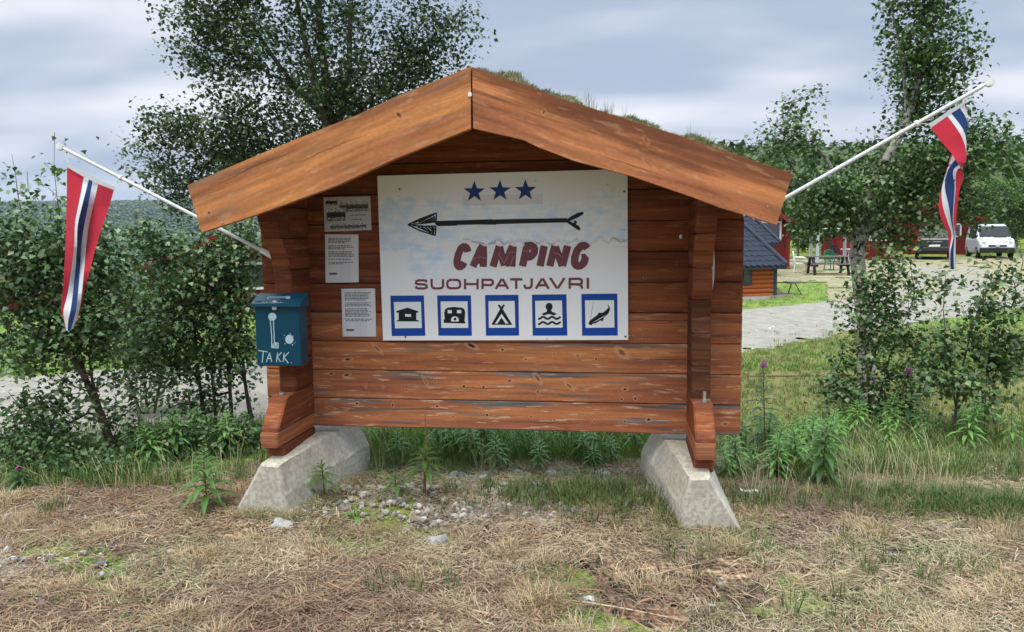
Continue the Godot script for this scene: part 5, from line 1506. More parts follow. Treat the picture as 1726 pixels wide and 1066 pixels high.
# ------------------------------------------------------------------ trees and shrubs
func leaf_mesh(broad := 0.42, fold := 0.12) -> ArrayMesh:
	# one ovate leaf of unit length, folded along its midrib, tip drooping
	var was := org
	org = Vector3.ZERO
	var st := SurfaceTool.new()
	st.begin(Mesh.PRIMITIVE_TRIANGLES)
	var b := Vector3.ZERO
	var m := Vector3(0, -0.02, 0.5)
	var t := Vector3(0, -0.14, 1.0)
	for s in [-1.0, 1.0]:
		var l := Vector3(s * broad, fold, 0.38)
		tri(st, b, l, m, Vector3.UP)
		tri(st, m, l, t, Vector3.UP)
	org = was
	st.generate_normals()
	return st.commit()

# Grows a woody plant. stems: [[points from the ground up], radius at the foot]; lobes: [centre, half width, half height, weight] of the leafy masses.
func grow(o: Node3D, stems: Array, lobes: Array, n: int, per: int, leaf: float, loose: float, s: int, opt := {}) -> void:
	var R := rng(s)
	var at := o.position
	var pos: Array[Vector3] = []
	var par := PackedInt32Array()
	var rad := PackedFloat32Array()
	var cnt := PackedInt32Array()
	var stem_nodes := 0
	for st in stems:
		var pts: Array = st[0]
		var prev := -1
		var total := 0.0
		for i in pts.size() - 1: total += (pts[i + 1] - pts[i]).length()
		var run := 0.0
		for i in pts.size() - 1:
			var k := maxi(2, int((pts[i + 1] - pts[i]).length() / 0.16))
			for j in k:
				var p: Vector3 = pts[i].cubic_interpolate(pts[i + 1], pts[maxi(i - 1, 0)], pts[mini(i + 2, pts.size() - 1)], float(j) / k)
				pos.append(p - at); par.append(prev); cnt.append(0)
				rad.append(st[1] * pow(maxf(0.05, 1.0 - (run + (pts[i + 1] - pts[i]).length() * j / k) / total), 0.8))
				prev = pos.size() - 1
			run += (pts[i + 1] - pts[i]).length()
	stem_nodes = pos.size()
	# where the twigs should reach
	var total_w := 0.0
	for l in lobes: total_w += l[3] * l[1] * l[2]
	var targets: Array[Vector3] = []
	for l in lobes:
		var k := int(round(n * l[3] * l[1] * l[2] / total_w))
		for i in k:
			var v := Vector3(R.randfn(), R.randfn(), R.randfn()).normalized() * pow(R.randf(), 0.42)
			targets.append(l[0] + Vector3(v.x * l[1], v.y * l[2], v.z * (l[1] * 0.5 + l[2] * 0.35)) - at)
	var key := []
	for i in targets.size():
		var best := 1e9
		for j in range(0, stem_nodes, 2):
			best = minf(best, pos[j].distance_squared_to(targets[i]))
		key.append([best, i])
	key.sort_custom(func(a, b): return a[0] < b[0])
	var tips := PackedInt32Array()
	var low: float = opt.get("lowest", 0.25)
	for e in key:
		var t: Vector3 = targets[e[1]]
		var best := 1e9
		var who := 0
		for j in pos.size():
			var p := pos[j]
			if p.y < low and j < stem_nodes: continue
			var d := p.distance_to(t)
			var c := d + 0.75 * maxf(0.0, p.y - t.y + d * 0.35)
			if c < best:
				best = c; who = j
		var a := pos[who]
		var k := maxi(1, int(a.distance_to(t) / 0.2))
		var prev := who
		var bow := a.distance_to(t) * 0.08
		var jig := Vector3(R.randfn(), R.randfn(), R.randfn()) * 0.025
		for j in range(1, k + 1):
			var f := float(j) / k
			pos.append(a.lerp(t, f) + (Vector3(0, bow, 0) + jig) * sin(PI * f))
			par.append(prev); cnt.append(0); rad.append(0.0)
			prev = pos.size() - 1
		tips.append(prev)
	for i in tips: cnt[i] += 1
	for i in range(pos.size() - 1, -1, -1):
		if par[i] >= 0: cnt[par[i]] += cnt[i]
	var r0: float = opt.get("twig", 0.0019)
	for i in range(stem_nodes, pos.size()):
		rad[i] = r0 * pow(maxf(cnt[i], 1), 0.46)
	var was := org
	org = Vector3.ZERO
	var T := tubes()
	var first := 0
	for st in stems:
		var p := []
		var r := []
		var i := first
		while i < stem_nodes and (i == first or par[i] == i - 1):
			p.append(pos[i]); r.append(rad[i]); i += 1
		first = i
		var TT := tubes()
		tube(TT, p, r, 10 if st[1] > 0.03 else 6)
		part("trunk" if st[1] > 0.03 else "stem", tube_mesh(TT), opt.get("bark", M.grey_bark), o)
	for i in range(stem_nodes, pos.size()):
		var q := par[i]
		var ra := minf(rad[q], rad[i] * 1.3) if q >= stem_nodes else minf(rad[q] * 0.8, rad[i] * 1.4)
		tube(T, [pos[q], pos[i]], [ra, rad[i]], 5 if rad[i] > 0.006 else 3, false)
	if T.v.size():
		part("branches", tube_mesh(T), M.twig, o).set_meta("kind", "stuff")
	org = was
	# leaves along the last lengths of every twig
	var where := []
	var tints := []
	var dark: Color = opt.get("dark", Color(0.034, 0.07, 0.027))
	var lite: Color = opt.get("lite", Color(0.15, 0.25, 0.08))
	for i in tips:
		var b := par[i]
		var clump := R.randf()
		var b2 := par[b] if par[b] >= 0 else b
		for k in int(per * R.randf_range(0.5, 1.5)):
			var f := R.randf()
			var p: Vector3 = pos[i].lerp(pos[b], f * 1.3) if R.randf() < 0.7 else pos[b].lerp(pos[b2], f)
			p += Vector3(clampf(R.randfn(), -1.5, 1.5), clampf(R.randfn(), -1.5, 1.5) * 0.8 - 0.25, clampf(R.randfn(), -1.5, 1.5)) * loose
			var yaw := R.randf() * TAU
			var dir := Vector3(cos(yaw), R.randf_range(-1.1, 0.15), sin(yaw)).normalized()
			var up := Vector3(R.randfn() * 0.5, 1.0, R.randfn() * 0.5)
			var x := up.cross(dir).normalized()
			var y := dir.cross(x)
			var sz := leaf * R.randf_range(0.65, 1.25)
			where.append(Transform3D(Basis(x * sz, y * sz, dir * sz), p))
			var c := dark.lerp(lite, pow(clampf(clump * 0.5 + R.randf() * 0.6 - 0.05, 0, 1), 1.5))
			if R.randf() < 0.02: c = c.lerp(Color(0.30, 0.26, 0.06), 0.5)
			tints.append(c)
	scatter(opt.get("crown", "crown"), opt.get("mesh", M.leaf_shape), opt.get("leafmat", M.leaf), where, tints, o)

func plant(called: String, label: String, cat: String, at: Vector3, group := "") -> Node3D:
	org = Vector3.ZERO
	return thing(called, label, cat, at, 0.0, group)

func build_near_trees() -> void:
	M.leaf_shape = leaf_mesh()
	# the tall birch behind the shelter
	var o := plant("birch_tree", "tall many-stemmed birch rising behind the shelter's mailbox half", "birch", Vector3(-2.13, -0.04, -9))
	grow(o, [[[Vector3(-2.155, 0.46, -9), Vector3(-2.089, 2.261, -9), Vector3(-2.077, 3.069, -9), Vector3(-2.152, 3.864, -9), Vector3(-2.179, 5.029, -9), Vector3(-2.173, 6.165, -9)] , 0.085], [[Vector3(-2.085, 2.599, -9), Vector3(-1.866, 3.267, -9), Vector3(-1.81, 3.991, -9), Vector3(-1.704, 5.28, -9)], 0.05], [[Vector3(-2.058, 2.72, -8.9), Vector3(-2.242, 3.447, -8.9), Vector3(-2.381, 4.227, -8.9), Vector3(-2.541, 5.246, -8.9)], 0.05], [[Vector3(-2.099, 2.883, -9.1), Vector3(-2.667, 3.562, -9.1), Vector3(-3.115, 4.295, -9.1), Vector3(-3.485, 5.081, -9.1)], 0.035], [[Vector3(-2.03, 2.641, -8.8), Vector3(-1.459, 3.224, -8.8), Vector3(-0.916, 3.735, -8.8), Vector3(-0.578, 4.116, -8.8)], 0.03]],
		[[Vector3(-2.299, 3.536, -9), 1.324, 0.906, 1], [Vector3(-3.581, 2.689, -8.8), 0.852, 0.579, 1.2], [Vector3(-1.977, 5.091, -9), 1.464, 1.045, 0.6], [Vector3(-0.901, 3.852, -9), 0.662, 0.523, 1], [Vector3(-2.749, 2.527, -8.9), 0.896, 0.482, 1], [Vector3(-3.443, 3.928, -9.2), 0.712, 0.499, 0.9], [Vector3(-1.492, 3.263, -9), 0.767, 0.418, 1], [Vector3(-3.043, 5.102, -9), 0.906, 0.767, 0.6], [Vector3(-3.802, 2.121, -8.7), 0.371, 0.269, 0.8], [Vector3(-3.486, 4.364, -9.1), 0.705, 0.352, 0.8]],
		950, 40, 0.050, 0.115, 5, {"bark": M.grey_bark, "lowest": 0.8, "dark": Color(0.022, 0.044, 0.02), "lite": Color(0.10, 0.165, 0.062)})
	# the white-stemmed birch on the open side
	o = plant("birch_tree", "white-stemmed birch with a forked trunk standing near the orange hut", "birch", Vector3(3.169, -0.027, -6.9))
	grow(o, [[[Vector3(3.249, -0.112, -6.9), Vector3(3.211, 0.654, -6.9), Vector3(3.135, 1.139, -6.9), Vector3(3.107, 1.512, -6.9), Vector3(3.179, 1.88, -6.9), Vector3(3.488, 2.499, -6.9), Vector3(3.646, 3.11, -6.9), Vector3(3.717, 3.859, -6.9)], 0.088], [[Vector3(3.144, 1.405, -6.95), Vector3(3.06, 1.672, -6.95), Vector3(2.978, 1.885, -6.95), Vector3(2.836, 2.201, -6.95), Vector3(2.563, 2.49, -6.95)], 0.04], [[Vector3(3.1, 1.354, -6.85), Vector3(3.235, 1.72, -6.85), Vector3(3.664, 2.028, -6.85), Vector3(4.076, 2.178, -6.85)], 0.04], [[Vector3(3.512, 2.551, -6.9), Vector3(3.438, 3.112, -6.9), Vector3(3.317, 3.565, -6.9), Vector3(3.28, 3.863, -6.9)], 0.02]],
		[[Vector3(3.689, 3.084, -6.9), 0.438, 0.588, 1], [Vector3(3.616, 3.811, -6.9), 0.353, 0.374, 0.8], [Vector3(3.734, 2.265, -6.9), 0.641, 0.427, 1], [Vector3(2.467, 2.432, -6.9), 0.353, 0.267, 0.55], [Vector3(2.93, 1.908, -6.9), 0.614, 0.294, 1.1], [Vector3(2.764, 1.645, -6.8), 0.316, 0.147, 0.8], [Vector3(3.648, 1.792, -6.8), 0.579, 0.237, 0.7], [Vector3(4.175, 2.39, -6.9), 0.267, 0.203, 0.7], [Vector3(2.564, 2.739, -6.9), 0.16, 0.16, 0.4], [Vector3(3.394, 1.587, -6.8), 0.369, 0.184, 0.5], [Vector3(4.067, 1.762, -6.8), 0.316, 0.158, 0.5]],
		620, 28, 0.044, 0.085, 6, {"bark": M.bark, "lowest": 1.3})
	# young birches in front of it
	o = plant("birch_sapling", "bushy birch sapling with several dark stems in front of the white trunk", "sapling", Vector3(2.915, -0.017, -6.2))
	grow(o, [[[Vector3(2.962, -0.074, -6.2), Vector3(2.923, 0.348, -6.2), Vector3(3.027, 0.836, -6.2), Vector3(3.055, 1.365, -6.2)], 0.012], [[Vector3(2.939, -0.061, -6.15), Vector3(2.869, 0.553, -6.15), Vector3(2.828, 1.035, -6.15), Vector3(2.785, 1.321, -6.15)], 0.011], [[Vector3(2.996, -0.087, -6.25), Vector3(3.111, 0.535, -6.25), Vector3(3.311, 1.023, -6.25)], 0.011], [[Vector3(2.953, -0.074, -6.2), Vector3(2.706, 0.301, -6.2), Vector3(2.548, 0.695, -6.2)], 0.009]],
		[[Vector3(2.999, 0.933, -6.2), 0.408, 0.408, 1.1], [Vector3(2.8, 0.456, -6.15), 0.357, 0.262, 1.1], [Vector3(3.28, 0.541, -6.2), 0.264, 0.264, 1], [Vector3(3.034, 1.294, -6.2), 0.312, 0.192, 0.9], [Vector3(2.568, 0.273, -6.1), 0.213, 0.165, 0.7], [Vector3(3.283, 1.075, -6.2), 0.168, 0.216, 0.5], [Vector3(3.053, 0.122, -6.1), 0.283, 0.165, 1]],
		260, 14, 0.044, 0.07, 7, {"lowest": 0.12, "twig": 0.0016})
	o = plant("birch_sapling", "slender open sapling leaning over the tall dry grass stalks", "sapling", Vector3(3.165, -0.007, -5.5))
	grow(o, [[[Vector3(3.225, -0.124, -5.5), Vector3(3.238, 0.252, -5.5), Vector3(3.278, 0.602, -5.5), Vector3(3.367, 0.99, -5.5), Vector3(3.52, 1.33, -5.5)], 0.014], [[Vector3(3.238, 0.252, -5.5), Vector3(3.168, 0.647, -5.5), Vector3(3.11, 0.993, -5.5), Vector3(3.137, 1.334, -5.5)], 0.008], [[Vector3(3.281, 0.241, -5.55), Vector3(3.501, 0.636, -5.55), Vector3(3.747, 0.895, -5.55)], 0.009]],
		[[Vector3(3.362, 0.645, -5.5), 0.383, 0.341, 1.1], [Vector3(3.469, 1.075, -5.5), 0.256, 0.298, 1], [Vector3(3.104, 0.482, -5.45), 0.211, 0.19, 0.9], [Vector3(3.143, 1.206, -5.5), 0.128, 0.213, 0.5], [Vector3(3.682, 0.685, -5.5), 0.213, 0.256, 1], [Vector3(3.56, 1.372, -5.5), 0.128, 0.128, 0.4], [Vector3(3.075, 0.821, -5.5), 0.17, 0.17, 0.5]],
		200, 12, 0.045, 0.062, 8, {"lowest": 0.2, "twig": 0.0016})
	# the scrub on the other side
	o = plant("willow_shrub", "large leaning shrub with a bent reddish trunk behind the open pennant", "shrub", Vector3(-2.641, -0.002, -5.2))
	grow(o, [[[Vector3(-2.727, -0.104, -5.2), Vector3(-2.844, 0.338, -5.2), Vector3(-2.948, 0.629, -5.2), Vector3(-2.979, 0.917, -5.2), Vector3(-2.99, 1.241, -5.2)], 0.034], [[Vector3(-2.697, -0.083, -5.2), Vector3(-2.808, 0.254, -5.2), Vector3(-2.9, 0.752, -5.2), Vector3(-2.706, 1.279, -5.2)], 0.018], [[Vector3(-2.874, 0.605, -5.1), Vector3(-3.072, 0.929, -5.1), Vector3(-3.248, 1.249, -5.1), Vector3(-3.338, 1.642, -5.1)], 0.016], [[Vector3(-3.013, 0.822, -5.3), Vector3(-3.075, 1.441, -5.3), Vector3(-3.109, 1.846, -5.3), Vector3(-3.116, 2.166, -5.3)], 0.009], [[Vector3(-3.087, 0.999, -5.2), Vector3(-3.283, 1.644, -5.2), Vector3(-3.318, 1.999, -5.2), Vector3(-3.343, 2.195, -5.2)], 0.008]],
		[[Vector3(-3.135, 1.483, -5.2), 0.423, 0.342, 1], [Vector3(-3.192, 0.931, -5.1), 0.434, 0.316, 1], [Vector3(-2.819, 1.078, -5.2), 0.362, 0.322, 1], [Vector3(-3.086, 1.886, -5.3), 0.205, 0.205, 0.14], [Vector3(-3.323, 1.921, -5.2), 0.161, 0.201, 0.2], [Vector3(-3.185, 0.446, -5.1), 0.375, 0.197, 0.55], [Vector3(-2.779, 0.494, -5.25), 0.305, 0.224, 0.4], [Vector3(-2.868, 1.48, -5.3), 0.246, 0.246, 0.9], [Vector3(-3.068, 2.165, -5.3), 0.049, 0.123, 0.25], [Vector3(-3.461, 1.407, -5.2), 0.322, 0.362, 0.9]],
		430, 23, 0.043, 0.085, 9, {"lowest": 0.25, "dark": Color(0.032, 0.066, 0.03), "lite": Color(0.20, 0.31, 0.13), "bark": mat(lin(0.085, 0.05, 0.042), 0.9)})
	o = plant("willow_shrub", "dense dark shrub of many straight stems growing against the mailbox wall", "shrub", Vector3(-2.213, -0.01, -6))
	grow(o, [[[Vector3(-2.441, -0.042, -6), Vector3(-2.488, 0.439, -6), Vector3(-2.507, 1.005, -6), Vector3(-2.502, 1.562, -6)], 0.02], [[Vector3(-2.24, 0.004, -6), Vector3(-2.249, 0.531, -6), Vector3(-2.247, 1.096, -6), Vector3(-2.198, 1.651, -6)], 0.018], [[Vector3(-2.099, 0.039, -6.05), Vector3(-2.144, 0.426, -6.05), Vector3(-2.152, 0.998, -6.05), Vector3(-2.104, 1.558, -6.05)], 0.018], [[Vector3(-2.349, -0.006, -5.95), Vector3(-2.389, 0.635, -5.95), Vector3(-2.638, 1.196, -5.95), Vector3(-2.706, 1.655, -5.95)], 0.015], [[Vector3(-2.094, -0.022, -6.1), Vector3(-2.191, 0.514, -6.1), Vector3(-2.421, 1.186, -6.1)], 0.014]],
		[[Vector3(-2.446, 1.307, -6), 0.418, 0.348, 1], [Vector3(-2.611, 0.825, -5.95), 0.438, 0.346, 1], [Vector3(-2.185, 0.908, -6), 0.256, 0.465, 1], [Vector3(-2.153, 1.512, -6.05), 0.258, 0.281, 1], [Vector3(-2.521, 0.363, -5.9), 0.388, 0.206, 0.4], [Vector3(-2.785, 1.473, -6), 0.279, 0.279, 0.8]],
		430, 22, 0.043, 0.08, 10, {"lowest": 0.3, "dark": Color(0.026, 0.056, 0.025), "lite": Color(0.17, 0.275, 0.11)})
	o = plant("willow_shrub", "rounded green shrub filling the gap between the two larger shrubs", "shrub", Vector3(-3.196, -0.017, -6.7))
	grow(o, [[[Vector3(-3.249, -0.109, -6.7), Vector3(-3.266, 0.532, -6.7), Vector3(-3.262, 1.057, -6.7), Vector3(-3.218, 1.367, -6.7)], 0.016], [[Vector3(-3.222, -0.109, -6.7), Vector3(-3.051, 0.635, -6.7), Vector3(-2.963, 1.313, -6.7)], 0.014], [[Vector3(-3.275, -0.108, -6.7), Vector3(-3.449, 0.534, -6.7), Vector3(-3.489, 1.163, -6.7)], 0.014]],
		[[Vector3(-3.233, 1.108, -6.7), 0.415, 0.285, 1], [Vector3(-3.335, 0.691, -6.7), 0.415, 0.363, 1], [Vector3(-2.976, 1.054, -6.7), 0.311, 0.363, 1], [Vector3(-3.28, 0.267, -6.7), 0.467, 0.233, 0.35]],
		240, 20, 0.043, 0.08, 11, {"lowest": 0.25})
	# low growth at the foot of the scrub
	var k := 0
	for q in [[Vector3(-3.068, 0, -4.95), 0.30, "low leafy undergrowth bush at the edge of the verge under the open pennant"], [Vector3(-2.403, -0.003, -5.25), 0.34, "low dark undergrowth bush beside the bent shrub trunk"], [Vector3(-2.071, -0.005, -5.5), 0.28, "low undergrowth bush next to the concrete foot and mailbox wall"], [Vector3(-2.632, 0, -4.85), 0.20, "small pale green bush low in front of the bent trunk"], [Vector3(-3.449, -0.003, -5.3), 0.34, "broad undergrowth bush farthest along the scrub beside the track"]]:
		var c: Vector3 = q[0]
		var w: float = q[1]
		o = plant("undergrowth_bush", q[2], "bush", c)
		var stems := []
		var R := rng(300 + k)
		for i in 5:
			var a := R.randf() * TAU
			stems.append([[c, c + Vector3(cos(a) * w * 0.3, w * 0.5, sin(a) * w * 0.3), c + Vector3(cos(a) * w * 0.8, w * 0.85, sin(a) * w * 0.6)], 0.007])
		grow(o, stems, [[c + Vector3(0, w * 0.45, 0), w * 1.35, w * 0.55, 1.0]], 95, 17, 0.034, 0.05, 400 + k, {"lowest": 0.02, "dark": Color(0.04, 0.085, 0.032), "lite": Color(0.13, 0.23, 0.07)})
		k += 1

func far_tree_kind(s: int, high: float, wide: float, n: int, conifer := false) -> Node3D:
	var o := plant("birch_tree", "green birch in the wood behind the huts and cabins", "tree", Vector3(0, 0, 0), "birches of the wood behind the cabins")
	var R := rng(s)
	var lean := R.randf_range(-0.4, 0.4)
	var lobes := []
	for i in 7:
		var f := 0.28 + 0.68 * i / 6.0
		var w := wide * (0.35 + 0.65 * sin(PI * clampf((f - 0.12) * 1.05, 0, 1)))
		lobes.append([Vector3(lean * f + R.randf_range(-0.3, 0.3) * wide, high * f, R.randf_range(-0.3, 0.3) * wide), w * R.randf_range(0.55, 0.8), high * 0.13, 1.0])
	grow(o, [[[Vector3.ZERO, Vector3(lean * 0.3, high * 0.4, 0.1), Vector3(lean * 0.7, high * 0.75, 0), Vector3(lean, high, 0.1)], 0.10]], lobes, n, 26, 0.19, 0.26, s, {"bark": M.bark, "lowest": high * 0.2, "twig": 0.006, "leafmat": M.far_leaf, "mesh": M.clump_shape, "dark": Color(0.05, 0.095, 0.032), "lite": Color(0.17, 0.26, 0.085)})
	return o

func build_far_trees() -> void:
	M.clump_shape = leaf_mesh(0.45, 0.16)
	var kinds := []
	for k in 5:
		kinds.append(far_tree_kind(700 + k, [6.2, 7.4, 5.4, 6.8, 4.6][k], [1.5, 1.7, 1.6, 1.35, 1.5][k], 85))
	# the wood: belts behind the cabins: [metres ahead, first and last sideways slope, spacing]
	var R := rng(41)
	var k := 0
	var spots := []
	for row in [[44, 0.338, 0.439, 0.0170, "birch in the gap between the grill huts and the white canopy"],
			[50, 0.327, 0.540, 0.0170, "birch of the wood right behind the red cabins"],
			[50, 0.540, 0.764, 0.0186, "birch of the wood behind the parked vehicles"],
			[57, 0.315, 0.764, 0.0147, "birch deeper in the wood behind the cabins and vehicles"],
			[66, 0.307, 0.803, 0.0132, "small-looking birch at the back of the wood on the hill foot"],
			[46, 0.640, 0.749, 0.0194, "birch at the edge of the wood beyond the white van"]]:
		var x: float = row[1]
		while x < row[2]:
			spots.append([x + R.randf_range(-0.35, 0.35) * row[3], row[0] + R.randf_range(-1.8, 1.8), row[4]])
			x += row[3] * 1.15
	for q in spots:
		var d: float = q[1]
		var x: float = q[0] * d
		var at := Vector3(x, gy(x, d) - 0.05, -d)
		var size := R.randf_range(0.52, 0.78) * (1.12 if d < 47 else 1.0)
		var c: Node3D
		if k < 5:
			c = kinds[k]
			c.transform = Transform3D(Basis(Vector3.UP, R.randf() * TAU).scaled(Vector3.ONE * size), at)
		else:
			c = copy_of(kinds[k % 5], at, R.randf() * TAU, size)
		c.set_meta("label", q[2])
		c.set_meta("group", str(q[2]).replace("birch ", "birches "))
		k += 1
	# birches scattered over the slope to the lake
	for q in [[-13, 30, 0.7], [-19, 34, 0.8], [-9.5, 27, 0.55], [-24, 42, 0.8], [-16, 46, 0.8], [-28, 50, 0.9], [-11, 40, 0.7], [-33, 60, 0.9], [-21, 58, 0.9], [-14, 62, 0.9], [-38, 72, 1.0], [-27, 75, 1.0], [-8, 50, 0.8]]:
		var c := copy_of(kinds[k % 5], gp(q[0], -q[1], -0.05), R.randf() * TAU, q[2] * 0.62, "small birch on the slope between the track and the lake")
		c.set_meta("group", "small birches on the slope above the lake")
		k += 1
	# woods too far off to tell their trees apart
	var where := []
	var tints := []
	for i in 6200:
		var x := R.randf_range(6, 330)
		var d := R.randf_range(70, 330)
		if x < d * 0.06: continue
		var y := maxf(gy(x, d), hill_top(x, d) if x > 20 else -99.0)
		var s := R.randf_range(2.0, 3.6)
		where.append(Transform3D(Basis(Vector3.UP, R.randf() * TAU).scaled(Vector3(s, s * R.randf_range(1.1, 1.7), s)), Vector3(x, y + s * 0.6, -d)))
		tints.append(Color(0.045, 0.076, 0.032).lerp(Color(0.12, 0.16, 0.065), R.randf()))
	var wood := scatter("far_wood", crown_blob(5), M.far_leaf, where, tints, self)
	tag(wood, "mixed green wood covering the hill behind the cabins", "wood")
	where = []
	tints = []
	for i in 9000:
		var x := R.randf_range(-1500, 100)
		var d := R.randf_range(930, 2300)
		var s := R.randf_range(7, 13)
		where.append(Transform3D(Basis(Vector3.UP, R.randf() * TAU).scaled(Vector3(s, s * 0.9, s)), Vector3(x, far_top(x, d) + s * 0.15, -d)))
		tints.append(Color(0.045, 0.075, 0.045).lerp(Color(0.075, 0.11, 0.06), R.randf()))
	wood = scatter("far_wood", crown_blob(6), M.far_leaf, where, tints, self)
	tag(wood, "dark forest over the low hill across the lake", "wood")
	where = []
	tints = []
	for i in 900:
		var d := R.randf_range(66, 108)
		var x := R.randf_range(-1.15, -0.05) * d
		if x > -9: continue
		var s := R.randf_range(1.0, 2.2)
		where.append(Transform3D(Basis(Vector3.UP, R.randf() * TAU).scaled(Vector3(s, s * 1.2, s)), Vector3(x, gy(x, d) + s * 0.5, -d)))
		tints.append(Color(0.05, 0.09, 0.04).lerp(Color(0.14, 0.20, 0.07), R.randf()))
	wood = scatter("lakeside_wood", crown_blob(7), M.far_leaf, where, tints, self)
	tag(wood, "scrubby wood along the near shore of the lake", "wood")

func hill_top(x: float, d: float) -> float:
	if d < 130: return -99.0
	return -9.5 + 42.5 * sin(PI * minf((d - 130) / 290.0 * 1.15, 1.0) * 0.5) * (ss(0.0, 0.25, (x - 20) / 400.0) * 0.5 + 0.5)

func far_top(x: float, d: float) -> float:
	var c := (x + 1900) / 2400.0
	return -9.5 + 127.5 * sin(PI * minf((d - 900) / 1700.0 * 1.15, 1.0) * 0.5) * ss(0.0, 0.12, c) * ss(1.0, 0.88, c)

# a ragged crown for trees that are only specks
func crown_blob(s: int) -> ArrayMesh:
	org = Vector3.ZERO
	var R := rng(s)
	var st := SurfaceTool.new()
	st.begin(Mesh.PRIMITIVE_TRIANGLES)
	st.set_smooth_group(-1)
	for k in 46:
		var v := Vector3(R.randfn(), R.randfn(), R.randfn()).normalized()
		var c := v * R.randf_range(0.35, 1.0) * Vector3(0.8, 1.0, 0.8)
		var a := v.cross(Vector3(R.randf(), 1, R.randf())).normalized() * R.randf_range(0.22, 0.4)
		var b := v.cross(a).normalized() * R.randf_range(0.22, 0.4) + v * R.randf_range(-0.2, 0.2)
		tri(st, c - a - b * 0.5, c + a - b * 0.5, c + b, v)
	return fin(st)

# ------------------------------------------------------------------ huts and cabins
# local boxes are given about the thing's own base; yaw turns the whole
func bx(o: Node3D, called: String, lo: Vector3, hi: Vector3, m: Material, b := 0.0) -> MeshInstance3D:
	org = Vector3.ZERO
	return part(called, boxmesh(lo, hi, b), m, o)

func grill_hut(label: String, at: Vector3, turn: float) -> Node3D:
	org = Vector3.ZERO
	var o := thing("grill_hut", label, "hut", at, turn)
	var orange := mat(lin(0.45, 0.11, 0.028), 0.6)
	var slate := mat(lin(0.026, 0.033, 0.052), 0.85)
	var slate2 := mat(lin(0.038, 0.048, 0.072), 0.85)
	var trim := mat(lin(0.045, 0.06, 0.075), 0.6)
	var r := 2.3
	var wall := 1.06
	var corner := func(i: int, rad: float, y: float) -> Vector3: return Vector3(cos(TAU * i / 6.0) * rad, y, sin(TAU * i / 6.0) * rad)
	for i in 6:
		var a: Vector3 = corner.call(i, r, 0.0)
		var b: Vector3 = corner.call(i + 1, r, 0.0)
		var out := (a + b).normalized()
		for k in 8:
			# round logs between the corner posts
			var y := 0.075 + k * 0.135
			part("wall_log", one_tube([a + Vector3(0, y, 0), b + Vector3(0, y, 0)], [0.076, 0.076], 10), orange, o)
		var T := S()
		uvt = Transform2D()
		var side := (b - a).normalized()
		loft(T, [[a * 1.03 - side * 0.10, a * 1.03 + side * 0.10, a * 0.96], [a * 1.03 - side * 0.10 + Vector3(0, wall + 0.05, 0), a * 1.03 + side * 0.10 + Vector3(0, wall + 0.05, 0), a * 0.96 + Vector3(0, wall + 0.05, 0)]])
		part("corner_post", fin(T), trim, o)
		# the window
		if i % 2 == 0:
			var m := (a + b) * 0.5 + out * 0.075
			var f := part("window", local_box(m + Vector3(0, 0.70, 0), side, out, 0.40, 0.30, 0.03), trim, o)
			part("pane", local_box(m + Vector3(0, 0.70, 0) + out * 0.018, side, out, 0.31, 0.21, 0.02), M.glass, f)
			for q in [-0.105, 0.105]:
				part("glazing_bar", local_box(m + Vector3(0, 0.70, 0) + out * 0.03 + side * q, side, out, 0.016, 0.21, 0.016), trim, f)
			part("glazing_bar", local_box(m + Vector3(0, 0.70, 0) + out * 0.03, side, out, 0.31, 0.014, 0.014), trim, f)
		# one roof face, and its courses of shingles
		var e0: Vector3 = corner.call(i, 2.72, wall - 0.10)
		var e1: Vector3 = corner.call(i + 1, 2.72, wall - 0.10)
		var top := Vector3(0, 3.35, 0)
		var up := (out + Vector3(0, 1.1, 0)).normalized()
		var st := S()
		quad(st, e0, e1, top, top, up)
		quad(st, e0, e1, e1 - Vector3(0, 0.10, 0), e0 - Vector3(0, 0.10, 0), out)
		quad(st, e0 - Vector3(0, 0.10, 0), e1 - Vector3(0, 0.10, 0), b * 0.9 + Vector3(0, wall - 0.05, 0), a * 0.9 + Vector3(0, wall - 0.05, 0), Vector3.DOWN)
		var face := part("roof", fin(st), slate2, o)
		st = S()
		var R := rng(i + 5)
		for row in 16:
			var f0 := row / 17.0
			var f1 := (row + 1.08) / 17.0
			var n := maxi(2, int(13 * (1.0 - f0)))
			for c in n:
				var u0 := (c + 0.03 + (0.5 if row % 2 == 1 else 0.0)) / (n + 0.5)
				var u1 := (c + 0.97 + (0.5 if row % 2 == 1 else 0.0)) / (n + 0.5)
				var lift := up * (0.022 + R.randf() * 0.006)
				var p0 := e0.lerp(e1, u0).lerp(top, f0) + lift
				var p1 := e0.lerp(e1, u1).lerp(top, f0) + lift
				var p2 := e0.lerp(e1, u1).lerp(top, f1) + up * 0.008
				var p3 := e0.lerp(e1, u0).lerp(top, f1) + up * 0.008
				var dn := (e0 - top).normalized() * 0.05
				var mid := (p0 + p1) * 0.5 + ((e0 + e1) * 0.5 - top).normalized() * 0.055
				quad(st, p0, p1, p2, p3, up)
				tri(st, p0, p1, mid, up)
				quad(st, p0, mid, mid - lift, p0 - lift, out); quad(st, mid, p1, p1 - lift, mid - lift, out)
		var sh := part("shingles", fin(st), slate, face)
		sh.set_meta("kind", "stuff")
		part("hip_cap", one_tube([e0 + Vector3(0, 0.03, 0), top + Vector3(0, 0.03, 0)], [0.075, 0.06], 6), slate2, face)
	part("smoke_hood", one_tube([Vector3(0, 3.2, 0), Vector3(0, 3.6, 0), Vector3(0, 3.62, 0), Vector3(0, 3.75, 0)], [0.22, 0.22, 0.34, 0.02], 12), trim, o)
	return o

